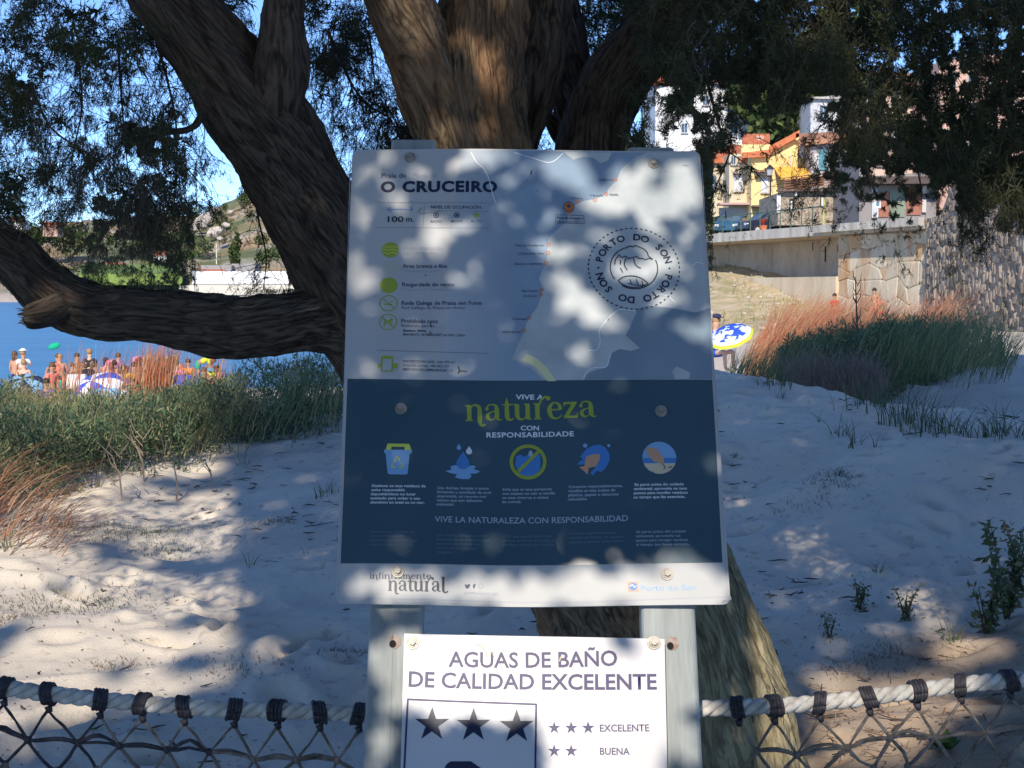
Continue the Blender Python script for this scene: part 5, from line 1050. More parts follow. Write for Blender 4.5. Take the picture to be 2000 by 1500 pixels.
# marram grass
def tuft(px, py, h, n, label, cols=GRN, spread=.07, D=None, wd=(.004, .008), lean=(.15, 1.0), cat='grass tuft', name='grass_tuft', grp='grass tufts on the dune'):
    if D is None:   # follow the sight line to the sand
        d = rayd(px, py); Ds = np.arange(3, 40, .05); pts = d[None] * (Ds / d[1])[:, None]; g = hbase(pts[:, 0], pts[:, 1]); k = np.argmax(pts[:, 2] + EYE < g); D = Ds[k] if k else 20
    c = P(px, py, D); c[2] = gz(c[0], c[1]); r = _rg.normal(size=(n, 2)) * spread * .5; p = np.stack([r[:, 0], r[:, 1], np.full(n, -.03)], 1)
    d = r + _rg.normal(size=(n, 2)) * spread * .6; d /= np.linalg.norm(d, axis=1)[:, None]; S_ = Soup()
    V, T, k = ribbons(p, d, _rg.uniform(.4, 1.1, n) * h, _rg.uniform(*wd, n), _rg.uniform(*lean, n), seg=5, curl=.3)
    cc = np.array(cols)[_rg.integers(0, len(cols), n)]; S_.add(V, T, np.repeat(cc, 12, 0)); o = S_.build(name, PLANT); o.location = c
    return tag(o, label, cat, grp)
MAR = [(.06, .10, .05), (.08, .13, .06), (.05, .085, .05), (.16, .17, .08)]
for a in [(1470, 735, .42, 90, 'broad dark clump of marram blades at the right edge of the board', .22), (1420, 712, .36, 60, 'tall dark marram blades touching the board edge below the parasol', .14), (1520, 765, .30, 40, 'marram clump on the crest left of the brown brush', .12),
          (1700, 808, .30, 46, 'marram clump behind the dune crest below the brown brush', .14), (1760, 832, .34, 60, 'dense marram clump in the hollow beside the sand path', .16), (1810, 845, .32, 60, 'marram clump right of the dense one, leaning over the crest', .16),
          (1860, 858, .24, 34, 'low marram clump where the crest dips', .12), (1935, 862, .26, 50, 'marram clump near the right edge behind the crest', .14), (1985, 862, .30, 50, 'marram clump cut by the right edge of the view', .14),
          (1640, 850, .24, 12, 'thin upright blades on the slope under the crest', .05), (1668, 872, .22, 10, 'curved sparse blades beside the thin upright ones', .05), (1708, 885, .15, 8, 'small three bladed sprig right of the curved blades', .03), (1600, 830, .15, 5, 'single thin upright stalks left of the sparse blades', .02),
          (1525, 785, .14, 16, 'short dark tuft just under the crest', .05), (1640, 945, .10, 22, 'small dark seedling tuft in the middle of the right slope', .03), (1716, 1135, .10, 14, 'short green tuft between the sun spots', .02),
          (490, 1108, .16, 9, 'sprawling pale green blades in the middle of the left sand', .03), (125, 1040, .16, 16, 'yellow green blades at the foot of the orange stalks', .03), (10, 1085, .22, 14, 'yellow green blades at the left edge of the view', .04),
          (640, 985, .14, 26, 'green tuft half behind the left edge of the board', .06), (600, 1090, .08, 8, 'tiny sprig near the lower left edge of the board', .02), (480, 925, .12, 10, 'short stalks below the scrub bank', .04), (1600, 1405, .10, 20, 'bright green weeds at the foot of the root', .05),
          (1780, 1395, .10, 14, 'green blades in the litter behind the rope', .03), (1862, 1275, .14, 16, 'green blades beside the leafy weed', .04)]:
    px, py, h, n, lab, sp = a
    tuft(px, py, h, n, lab, MAR if px > 1300 else MAR + [(.30, .32, .12)], sp)
tuft(1885, 615, 1.1, 26, 'tall pale spiky grass in front of the dark stone wall', [(.42, .45, .22), (.30, .36, .16)], .3, D=19, wd=(.012, .02), lean=(.05, .6)); tuft(1930, 625, .9, 16, 'shorter pale spiky grass right of the tall one', [(.42, .45, .22), (.30, .36, .16)], .3, D=19, wd=(.012, .02), lean=(.2, .9))
def deadstalk():
    m = MB(); c = P(1672, 690, 14.5); g = gz(c[0], c[1]); top = P(1672, 540, 14.5)[2] - g; m.tube([(0, 0, -.05), (.01, 0, top * .5), (-.02, 0, top)], [.012, .010, .004], 6)
    for k in range(16):
        z = top * random.uniform(.3, 1); a = random.choice((-1, 1)); m.tube([(0, 0, z), (a * .035, 0, z + .06), (a * .04, 0, z + .13)], [.006, .005, .002], 4)
    o = m.build('dead_stalk', TWIG); o.location = (c[0], c[1], g); tag(o, 'single tall dark dead stalk rising in front of the pale stone wall', 'dead plant')
deadstalk()
def leafy(px, py, h, n, label, D=None):
    d = rayd(px, py); Ds = np.arange(3, 40, .05); pts = d[None] * (Ds / d[1])[:, None]; g = hbase(pts[:, 0], pts[:, 1]); k = np.argmax(pts[:, 2] + EYE < g); D = Ds[k]
    c = P(px, py, D); c[2] = gz(c[0], c[1]); e = empty('leafy_weed', tuple(c), label=label, cat='weed', group='leafy weeds on the right slope'); m = MB(); S_ = Soup()
    for _ in range(n):
        a = random.uniform(0, 6.28); l = h * random.uniform(.5, 1.1); q = [(0, 0, -.03), (math.cos(a) * l * .15, math.sin(a) * l * .15, l * .5), (math.cos(a) * l * .35, math.sin(a) * l * .3, l)]; m.tube(q, [.004, .003, .0015], 4)
        C = crom(q, .02); ps = C[_rg.integers(len(C) // 4, len(C), 34)] + _rg.normal(size=(34, 3)) * .012; leafcloud(S_, ps, min(.045, h * .13 + .006), [(.10, .14, .07), (.13, .17, .08), (.08, .12, .06), (.20, .17, .10)], .1, .42)
    m.build('stem', TWIG, e); o = S_.build('leaves', PLANT, e); o['kind'] = 'stuff'
leafy(1965, 1215, .34, 9, 'large leafy green weed at the right edge above the rope'); leafy(1925, 1250, .22, 7, 'smaller leafy weed just left of the large one'); leafy(1768, 1222, .12, 5, 'small reddish leafed weed under the brightest sun spot'); leafy(1678, 1210, .11, 6, 'withered brown seedling left of the sun spot'); leafy(1620, 1265, .08, 4, 'tiny leafy sprout close to the root')
leafy(1985, 1130, .2, 5, 'narrow leafy weed at the right edge, highest of the group')
# litter
def litter():
    S_ = Soup(); n = 9000; x = _rg.uniform(.5, 3.6, n); y = _rg.uniform(3.4, 5.9, n); keep = _rg.random(n) < np.clip(1.25 - np.hypot(x - 1.7, (y - 4.35) * 1.15) / 1.25 + .5 * vn(x * 3, y * 3), 0, 1); x, y = x[keep], y[keep]; n = len(x)
    z = hground(x, y) + .004; a = _rg.uniform(0, 6.28, n); L = _rg.uniform(.02, .09, n); dx = np.stack([np.cos(a), np.sin(a), _rg.normal(0, .12, n)], 1); s = np.stack([-np.sin(a), np.cos(a), np.zeros(n)], 1) * _rg.uniform(.0008, .0022, (n, 1))
    p = np.stack([x, y, z], 1); V = np.stack([p - s, p + s, p + dx * L[:, None] + s, p + dx * L[:, None] - s], 1).reshape(-1, 3); V[:, 2] += .003; I = np.arange(4 * n).reshape(-1, 4)
    c = np.array([(.42, .24, .12), (.34, .18, .09), (.50, .34, .20), (.20, .11, .07), (.55, .42, .28)])[_rg.integers(0, 5, n)]
    S_.add(V, np.concatenate([I[:, :3], I[:, [0, 2, 3]]]), np.repeat(c, 4, 0)); tag(S_.build('leaf_litter', PLANT), 'orange brown dry needle litter on the sand around the tree root', 'litter', kind='stuff')
    # twigs and bark bits over the sand
    m = MB()
    for _ in range(1500):
        x, y = random.uniform(-3.4, 3.6), random.uniform(4.2, 10.5)
        if abs(x) / y > .36: continue
        if random.random() > .35 + .9 * float(vn(x * 1.7, y * 1.7, 8)): continue
        z = gz(x, y) + .006; a = random.uniform(-.5, .9) if random.random() < .7 else random.uniform(0, 3.1); L = random.uniform(.015, .09) * (1 + (random.random() < .08) * 1.5)
        q = [(x + math.cos(a) * L * t + random.gauss(0, .004), y + math.sin(a) * L * t, z + random.uniform(0, .012)) for t in (-.5, 0, .5)]
        m.tube(q, [.002, random.uniform(.002, .006), .0015], 4)
        if random.random() < .3: m.tube([q[1], (q[1][0] + random.gauss(0, .03), q[1][1] + random.gauss(0, .03), z + .02)], [.0022, .001], 3)
    S_ = Soup(); n = 9000; x = _rg.uniform(-3.4, 3.6, n); y = _rg.uniform(4.2, 11, n); kp = (np.abs(x) / y < .37) & (_rg.random(n) < .25 + .9 * np.clip(vn(x * 1.3, y * 1.3, 6) + .2, 0, 1)); x, y = x[kp], y[kp]; n = len(x); z = hground(x, y) + .003
    a = _rg.uniform(0, 6.28, n); L = _rg.uniform(.004, .022, n); wd = _rg.uniform(.001, .0035, n); dx = np.stack([np.cos(a), np.sin(a), _rg.normal(0, .2, n)], 1) * L[:, None]; sd_ = np.stack([-np.sin(a), np.cos(a), np.zeros(n)], 1) * wd[:, None]; p = np.stack([x, y, z], 1)
    V = np.stack([p - sd_, p + sd_, p + dx + sd_, p + dx - sd_], 1).reshape(-1, 3); V[:, 2] += .002; I = np.arange(4 * n).reshape(-1, 4); S_.add(V, np.concatenate([I[:, :3], I[:, [0, 2, 3]]]), np.repeat(np.array([(.10, .07, .05), (.18, .13, .09), (.28, .2, .13), (.06, .05, .04)])[_rg.integers(0, 4, n)], 4, 0)); tag(S_.build('crumbs', PLANT), 'small brown crumbs and leaf bits sprinkled over the sand', 'debris', kind='stuff')
    tag(m.build('twig_debris', TWIG), 'dark twigs and bark crumbs scattered over the dune sand', 'debris', kind='stuff')
    S_ = Soup()
    for px, py, n, r in ((640, 1030, 240, .0), (250, 1045, 900, .16), (120, 1180, 800, .17), (330, 1075, 300, .08), (470, 1330, 150, .08), (225, 1310, 120, .06), (90, 1010, 200, .1), (540, 1045, 100, .05), (1630, 950, 260, .08), (1600, 985, 140, .1), (1720, 1320, 200, .1), (1680, 1300, 160, .1), (20, 1215, 160, .06), (680, 1290, 160, .06)):
        if r == 0: continue
        d = rayd(px, py); Ds = np.arange(3, 15, .05); pts = d[None] * (Ds / d[1])[:, None]; g = hbase(pts[:, 0], pts[:, 1]); D = Ds[np.argmax(pts[:, 2] + EYE < g)]
        c = P(px, py, D); q = c[None, :2] + _rg.normal(size=(n, 2)) * (r * 1.3, r * .8); z = hground(q[:, 0], q[:, 1]); p = np.stack([q[:, 0], q[:, 1], z - .006], 1); a = _rg.uniform(0, 6.28, n)
        V, T, k = ribbons(p, np.stack([np.cos(a), np.sin(a)], 1), _rg.uniform(.012, .045, n), _rg.uniform(.002, .005, n), _rg.uniform(.3, 1.6, n), seg=2)
        S_.add(V, T, np.array([(.10, .12, .07)]) if n > 220 else np.array([(.20, .15, .10)]))
    tag(S_.build('ground_cover', PLANT), 'flat grey green mats of creeping plants on the left sand', 'ground cover', kind='stuff')
litter()
def dead_stems():
    for px, py, h, lab in ((705, 990, 0, ''), (283, 965, .30, 'bare forked grey stem at the lower end of the scrub bank'), (345, 985, .30, 'thin grey leaning stem below the scrub'), (415, 975, .22, 'short hooked dead stem on the sand'), (240, 1000, .34, 'bare pale branching stem beside the scrub foot')):
        if not h: continue
        d = rayd(px, py); Ds = np.arange(3, 15, .05); pts = d[None] * (Ds / d[1])[:, None]; g = hbase(pts[:, 0], pts[:, 1]); D = Ds[np.argmax(pts[:, 2] + EYE < g)]; c = P(px, py, D); m = MB()
        a = random.uniform(-.5, .5); q = [(0, 0, -.03), (a * .05, 0, h * .4), (a * .12 - .03, .02, h * .75), (a * .2 - .09, .0, h)]; m.tube(q, [.006, .005, .003, .0015], 5)
        for _ in range(5):
            t = random.uniform(.3, .9); b = random.choice((-1, 1)); m.tube([(q[1][0] * t, 0, h * t), (q[1][0] + b * .05, 0, h * t + .06), (q[1][0] + b * .07, 0, h * t + .12)], [.003, .002, .001], 4)
        o = m.build('bare_twig', mat('pale_dead_wood', (.30, .23, .17), rough=.9, coord=None) if 'pale_dead_wood' not in bpy.data.materials else bpy.data.materials['pale_dead_wood']); o.location = (c[0], c[1], gz(c[0], c[1])); tag(o, lab, 'dead plant', 'dead stems on the left sand')
dead_stems()
def plantain():
    c = P(1845, 1478, 4.35); S_ = Soup(); n = 26
    for _ in range(n):
        u = np.array((math.cos(k := random.uniform(0, 6.28)), math.sin(k), random.uniform(.3, .9))); u /= np.linalg.norm(u); v = np.cross(u, (0, 0, 1)); L = random.uniform(.04, .08); V = []
        for t in (0, .3, .7, 1): V += [u * L * t + v * L * .35 * math.sin(math.pi * min(t + .08, 1)), u * L * t - v * L * .35 * math.sin(math.pi * min(t + .08, 1))]
        S_.add(np.array(V), np.array([(0, 1, 3), (0, 3, 2), (2, 3, 5), (2, 5, 4), (4, 5, 7), (4, 7, 6)]), np.array((.12, .18, .05)))
    o = S_.build('broadleaf_weed', PLANT); o.location = (c[0], c[1], gz(c[0], c[1])); tag(o, 'green broad leaved weed behind the net at the lower right', 'weed')
plantain()
# ================================================================ rope and net
ROPEM = mat('white_rope_fibre', (.40, .37, .33), (.62, .60, .55), scale=55, rough=.85, bump=.4, bscale=420, dist=.002, detail=4, c3=(.30, .28, .25), s3=30, f3=.4)
TIEM = mat('black_lashing_cord', (.016, .016, .02), (.05, .045, .055), scale=120, rough=.7)
NETM = mat('grey_net_cord', (.075, .062, .052), (.23, .195, .16), scale=30, rough=.9, bump=.3, bscale=300, dist=.002, c3=(.36, .32, .28), s3=70, f3=.5)
RD = 2.42
def ropecurve():
    pts = [(-760, 1150), (-500, 1228), (-260, 1290), (-120, 1318), (0, 1342), (200, 1367), (400, 1383), (560, 1388), (700, 1394), (1050, 1400), (1380, 1384), (1480, 1380), (1600, 1373), (1750, 1355), (1880, 1337), (2000, 1326), (2120, 1308), (2260, 1285), (2500, 1240), (2760, 1180)]
    return crom([P(x, y, RD - .00002 * abs(x - 1030)) for x, y in pts], .004)
RC = ropecurve()
rope = empty('rope_barrier', tuple(RC[len(RC) // 2]), label='thick white twisted rope with black lashings and a knotted net below, behind the posts', cat='rope barrier'); _rl = rope.location.copy()
def rchild(o): o.matrix_parent_inverse = Matrix.Translation(-_rl); return o
def build_rope():
    T = np.gradient(RC, axis=0); T /= np.linalg.norm(T, axis=1)[:, None]; up = np.array([0, 0, 1.]); A = np.cross(T, up); A /= np.linalg.norm(A, axis=1)[:, None]; Bv = np.cross(T, A)
    S = np.concatenate([[0], np.cumsum(np.linalg.norm(np.diff(RC, axis=0), axis=1))]); pitch = .070
    for k in range(3):
        ph = -S / pitch * 2 * np.pi + k * 2 * np.pi / 3; c = RC + (A * np.cos(ph)[:, None] + Bv * np.sin(ph)[:, None]) * .0070
        Ts = np.gradient(c, axis=0); Ts /= np.linalg.norm(Ts, axis=1)[:, None]; a = np.cross(Ts, up); a /= np.linalg.norm(a, axis=1)[:, None]; b = np.cross(Ts, a); n = 12
        th = np.linspace(0, 2 * np.pi, n, endpoint=False); rr = .0073 * (1 + .05 * np.sin(th[None] * 5 + S[:, None] * 900)); V = c[:, None] + rr[..., None] * (np.cos(th)[None, :, None] * a[:, None] + np.sin(th)[None, :, None] * b[:, None]); m = len(c); I = np.arange(m * n).reshape(m, n); J = np.roll(I, -1, 1)
        rchild(mesh('strand', V.reshape(-1, 3), np.stack([I[:-1], J[:-1], J[1:], I[1:]], -1).reshape(-1, 4), ROPEM, rope, smooth=True))
build_rope()
_RP, _ = proj(RC)
def rope_at(px): i = int(np.argmin(np.abs(_RP[:, 0] - px))); return RC[i], RC[min(i + 3, len(RC) - 1)] - RC[max(i - 3, 0)]
def cord(m, pts, r=.0024, n=5, jit=.0022, knotty=0):
    C = crom([Vector(p) for p in pts], .012) if len(pts) > 2 else np.array([np.array(pts[0]) * (1 - t) + np.array(pts[1]) * t for t in np.linspace(0, 1, 5)])
    C = C + np.stack([vn(C[:, 0] * 45 + k * 9, C[:, 2] * 45, 3.3) for k in range(3)], 1) * jit * .8; m.tube([tuple(c) for c in C], [r * random.uniform(.8, 1.25) for _ in C], n)
TIES = [-610, -520, -430, -345, -258, -170, -80, 6, 97, 195, 278, 362, 455, 541, 624, 700, 1441, 1513, 1598, 1698, 1790, 1877, 1970, 2070, 2160, 2250, 2345, 2440, 2530, 2620]
feet = []
for i, px in enumerate(TIES):
    c, t = rope_at(px); t = t / np.linalg.norm(t); m = MB(); w = random.uniform(.0065, .0095)
    A_ = np.cross(t, (0, 0, 1)); A_ /= np.linalg.norm(A_); B_ = np.cross(t, A_)
    for k in range(4):
        o_ = t * (-w + 2 * w * k / 3); q = [c + o_ + (A_ * math.cos(a) + B_ * math.sin(a)) * (.0158 + random.uniform(-.0006, .001)) + t * .004 * math.sin(a + i * 2.3) for a in np.linspace(0, 2 * math.pi, 17)]
        m.tube([tuple(v) for v in q], .0036, 6)
    m.cyl(tuple(c + np.array((0, -.004, -.020))), tuple(c + np.array((.003, -.004, -.030))), .007, .0045, 8)
    rchild(m.build('lashing', TIEM, rope, smooth=True)); feet.append(c + np.array((0, -.004, -.026)))
# mesh rows of the net
net = MB(); dark = MB()
def netside(idx):
    fs = [feet[i] for i in idx]; K = []
    top = []
    for a, b in zip(fs[:-1], fs[1:]):
        mid = (a + b) / 2 + np.array((random.uniform(-.006, .006), .0, -.052 + random.uniform(-.008, .008))); top.append(mid)
    M1 = dark if idx[0] == 0 else net
    for j, (a, b) in enumerate(zip(fs[:-1], fs[1:])):
        cord(M1 if j < 9 else net, [a, (a + top[j]) / 2 + np.array((0, 0, .002)), top[j]], .0024); cord(M1 if j < 9 else net, [b, (b + top[j]) / 2, top[j]], .0024)
    rows = [top]
    for r in range(7):
        prev = rows[-1]; nr = []
        for a, b in zip(prev[:-1], prev[1:]): nr.append((a + b) / 2 + np.array((random.uniform(-.010, .010), random.uniform(-.006, .006), -.048 + random.uniform(-.008, .008) - .006 * r)))
        ends = [prev[0] + np.array((-.045, 0, -.05)), prev[-1] + np.array((.045, 0, -.05))]; nr = [ends[0]] + nr + [ends[1]]
        for j, p in enumerate(prev):
            for q in (nr[j], nr[j + 1]): cord((M1 if (r < 1 and j < 9) else net), [p, (p + q) / 2 + _rg.normal(size=3) * .004, q], (.0030 if r == 0 else .0029))
        rows.append(nr)
    # knotted head cord from knot to knot, doubled and bumpy
    for a, b in zip(top[:-1], top[1:]):
        s = (a + b) / 2 + np.array((0, 0, .010)); cord(M1 if idx[0] == 0 and a[0] < -.52 else net, [a, s + _rg.normal(size=3) * .004, b], .0034, 6, .003); cord(M1 if idx[0] == 0 and a[0] < -.52 else net, [a, s + np.array((0, .002, -.007)), b], .0030, 6, .003)
    for r in rows[:7]:
        for p in r: (net if p[0] > -.5 or r is not top else dark).ell(tuple(p), (.0062, .0055, .0070), 7, 5)
    for p in top:
        if random.random() < .4: (dark if p[0] < -.4 else net).tube([tuple(p), tuple(p + np.array((random.choice((-1, 1)) * .03, -.003, random.uniform(-.01, .012))))], [.003, .0034], 5)
netside(range(0, 16)); netside(range(16, 30))
o = rchild(net.build('net', NETM, rope, smooth=True)); o['kind'] = 'stuff'; o['label'] = 'pale weathered part of the knotted net'
o = rchild(dark.build('net', TIEM, rope, smooth=True)); o['kind'] = 'stuff'; o['label'] = 'black tarred part of the net, far left'
# ================================================================ promenade, walls and village on the right
CONC = mat('weathered_bounce_warm_concrete', (.48, .37, .26), (.60, .48, .35), scale=.5, rough=.9, bump=.3, bscale=6, dist=.05, c3=(.22, .17, .13), s3=2.2, f3=.4, stretch=(1, 1, .5))  # warm bounce light from the ground is put into this base colour
COPE = mat('coping_concrete', (.40, .37, .33), (.58, .55, .50), scale=1.6, rough=.9, stretch=(1, 1, .12), c3=(.22, .18, .14), s3=3, f3=.5)
STONEY = mat('ochre_granite', (.44, .37, .27), (.56, .50, .40), scale=1.3, rough=.9, bump=.5, bscale=5, dist=.06, c3=(.42, .22, .09), s3=.8, f3=.9, stretch=(1, 1, .3))
STONED = mat('dark_granite', (.22, .175, .14), (.37, .31, .255), scale=2, rough=.95, bump=.6, bscale=7, dist=.06, c3=(.09, .085, .065), s3=.6, f3=.9)
MORTAR = mat('mortar', (.34, .28, .21), (.44, .38, .30), scale=3, rough=.95)
RUBBLE = mat('rubble_wall', (.25, .20, .15), (.42, .35, .27), scale=5, rough=.9, bump=.6, bscale=6, dist=.08, lo=.42, hi=.56)
TILE = mat('orange_roof_tile', (.50, .13, .055), (.62, .22, .10), scale=3, rough=.8, bump=.8, bscale=9, dist=.06)
TILEB = mat('faded_roof_tile', (.40, .18, .11), (.50, .28, .18), scale=3, rough=.85, bump=.8, bscale=9, dist=.06)
WHT = mat('white_render', (.78, .77, .76), (.70, .70, .71), scale=.5, rough=.8)
YEL = mat('yellow_render', (.82, .64, .30), (.78, .58, .27), scale=.8, rough=.8); CREAMW = mat('cream_render', (.62, .54, .38), (.55, .47, .33), scale=.7, rough=.85)
GREYW = mat('mauve_grey_render', (.33, .31, .33), (.40, .38, .40), scale=.6, rough=.85); PINKW = mat('pink_render', (.60, .38, .30), (.52, .33, .27), scale=.7, rough=.85)
PALEG = mat('pale_grey_render', (.50, .50, .52), (.58, .58, .60), scale=.6, rough=.85)
GLASS = mat('window_glass', (.05, .08, .11), (.10, .15, .20), scale=2, rough=.12, spec=.6); TEAL = mat('teal_shutter', (.08, .26, .33), rough=.5, coord=None); SHUT = mat('white_shutter', (.62, .64, .70), rough=.6, coord=None)
BRWN = mat('brown_wood', (.20, .085, .045), (.28, .13, .07), scale=3, rough=.7); GRN_D = mat('grey_green_door', (.22, .26, .19), rough=.7, coord=None); RED_D = mat('red_shutter', (.36, .14, .09), rough=.7, coord=None)
AWN = mat('yellow_awning', (.85, .48, .08), rough=.8, coord=None); IRON = mat('dark_iron', (.03, .035, .035), rough=.5, coord=None); RAILM = mat('green_rail', (.09, .14, .10), rough=.5, coord=None)
DARK = mat('dark_recess', (.03, .03, .035), rough=.9, coord=None); STN = mat('frame_stone', (.55, .50, .45), rough=.8, coord=None)
A_ = np.array([P(1385, 458, 94)[0], 94.0]); B_ = np.array([P(1805, 425, 72)[0], 72.0]); LW_ = np.linalg.norm(B_ - A_); EW = (B_ - A_) / LW_; NW = np.array([-EW[1] * -1, 0]); NW = np.array([EW[1], -EW[0]]); 
if NW[0] > 0: NW = -NW                                    # towards the beach
ZR = 5.05
def wpt(s, o, z): q = A_ + EW * s + NW * o; return (q[0], q[1], z)     # s along from far to near, o out towards the beach
def slab(m, s0, s1, o0, o1, z0, z1):
    vs = [wpt(s, o, z) for z in (z0, z1) for o in (o0, o1) for s in (s0, s1)]; return m.add(vs, [(0, 2, 3, 1), (4, 5, 7, 6), (0, 1, 5, 4), (2, 6, 7, 3), (0, 4, 6, 2), (1, 3, 7, 5)])
SM = LW_ * .62                                             # where the masonry begins
prom = empty('promenade_wall', wpt(LW_ / 2, -1, 0), label='concrete promenade retaining wall with overhanging pale coping and ochre masonry below it', cat='retaining wall'); _pl = prom.location.copy()
def pch(o, par=prom, l=_pl): o.parent = par; o.matrix_parent_inverse = Matrix.Translation(-l); return o
pch(slab(MB(), -40, LW_, -.9, 0, ZR - .55, ZR).build('coping', COPE)); pch(slab(MB(), -40, SM, -3.0, -.9, ZR - .62, ZR - .25).build('deck', CONC)); pch(slab(MB(), SM, LW_, -2.0, -.9, ZR - .62, ZR - .25).build('deck', CONC))
pch(slab(MB(), SM - 1, LW_ - 0, -.9, .35, ZR - .42, ZR - .02).build('coping', COPE))
pch(slab(MB(), -40, SM, -4.5, -3.0, -3, ZR - .6).build('concrete_wall', CONC)); pch(slab(MB(), -6, SM, -3.0, -.5, -3, 2.25).build('plinth', mat('pale_plinth_render', (.54, .44, .31), (.62, .53, .40), scale=.8, rough=.9, c3=(.35, .25, .15), s3=1.5, f3=.5, stretch=(1, 1, .3))))
pch(slab(MB(), SM, LW_, -1.5, -.75, -3, ZR - .4).build('mortar_backing', MORTAR))
# irregular masonry, every stone a piece of its own
def stones(s0, s1, z0, z1, o, nx, nz, par, l, m, rg, name='stone'):
    g = np.zeros((nz + 1, nx + 1, 2)); ds = (s1 - s0) / nx; dz = (z1 - z0) / nz
    for i in range(nz + 1):
        for j in range(nx + 1):
            js = 0 if j in (0, nx) else rg.uniform(-.42, .42) * ds; jz = 0 if i in (0, nz) else rg.uniform(-.42, .42) * dz; g[i, j] = (s0 + ds * j + js, z0 + dz * i + jz)
    for i in range(nz):
        for j in range(nx):
            c = np.array([g[i, j], g[i, j + 1], g[i + 1, j + 1], g[i + 1, j]]); ctr = c.mean(0); c = ctr + (c - ctr) * .985
            c8 = [];   # cut the corners a little so that stones are not plain boxes
            for k in range(4):
                p, q, r = c[k], c[(k + 1) % 4], c[k - 1]; c8 += [p + (r - p) * .10, p + (q - p) * .10]
            ci = [ctr + (q - ctr) * .86 for q in c8]; d_ = rg.uniform(.03, .10); n = 8
            vs = [wpt(q[0], o - .05, q[1]) for q in c8] + [wpt(q[0], o + d_ * .6, q[1]) for q in c8] + [wpt(q[0], o + d_, q[1]) for q in ci]
            pch(MB().add(vs, [(k, (k + 1) % n, n + (k + 1) % n, n + k) for k in range(n)] + [(n + k, n + (k + 1) % n, 2 * n + (k + 1) % n, 2 * n + k) for k in range(n)] + [tuple(range(2 * n, 3 * n))]).build(name, m[rg.integers(len(m))]), par, l)
_sr = np.random.default_rng(21)
stones(SM - .1, LW_, -.6, ZR - .62, -.72, 9, 6, prom, _pl, [STONEY, STONEY, STONEY, STONEY, mat('pale_granite_block', (.56, .48, .36), (.62, .55, .43), scale=2, rough=.9, bump=.5, bscale=5, dist=.06), mat('rusty_granite_block', (.45, .27, .13), (.52, .40, .27), scale=1.2, rough=.9, bump=.5, bscale=5, dist=.06, stretch=(1, 1, .4))], _sr)
# graffiti strokes left on the concrete
def graf():
    for s, z, w_, h_ in ((9.0, 3.6, .35, .9), (10.4, 3.9, .3, .4), (11.0, 3.95, .7, .35), (7.6, 4.1, .2, .5)):
        pch(slab(MB(), s, s + w_ * .5, -2.998, -2.99, z - h_ / 2, z + h_ / 2).build('graffiti_mark', DARK))
graf()
# road and promenade surface behind the coping
rd = MB(); rd.add([wpt(-60, -.9, ZR - .03), wpt(LW_, -.9, ZR - .03), wpt(LW_ + 8, -60, ZR - .03), wpt(-60, -60, ZR - .03)], [(0, 1, 2, 3)]); o = rd.build('road', mat('road_asphalt', (.07, .07, .07), (.11, .105, .10), scale=2, rough=.9)); tag(o, 'road behind the promenade coping', kind='structure')
# bank of earth and stones under the promenade
def bank():
    n, k = 60, 26; V = []
    for i in range(k):
        for j in range(n):
            s = -14 + (LW_ + 19) * j / (n - 1); t = i / (k - 1); q = A_ + EW * s + NW * (-3.2 + 30 * t); top = float(np.interp(s, [-14, 0, 5, 9, 14, 30], [3.9, 2.9, 2.25, 1.35, .3, .1])); g = float(hbase(np.array([q[0]]), np.array([q[1]]))[0])
            z = top * (1 - t)**1.6 + (g - .05 - .5 * t) * (1 - (1 - t)**1.6) + .22 * float(vn(q[0] * .9, q[1] * .5, 2)) + .08 * float(vn(q[0] * 3, q[1] * 2, 2)); V.append((q[0], q[1], z))
    Fc = [(i * n + j, i * n + j + 1, (i + 1) * n + j + 1, (i + 1) * n + j) for i in range(k - 1) for j in range(n - 1)]
    tag(mesh('bank', V, Fc, mat('dry_bank_earth', (.54, .42, .27), (.34, .31, .16), scale=.9, rough=.95, bump=.6, bscale=3, dist=.2, c3=(.58, .52, .42), s3=1.3, f3=.8, detail=7), smooth=True), 'dry grassy earth bank under the promenade wall', kind='structure')
bank()
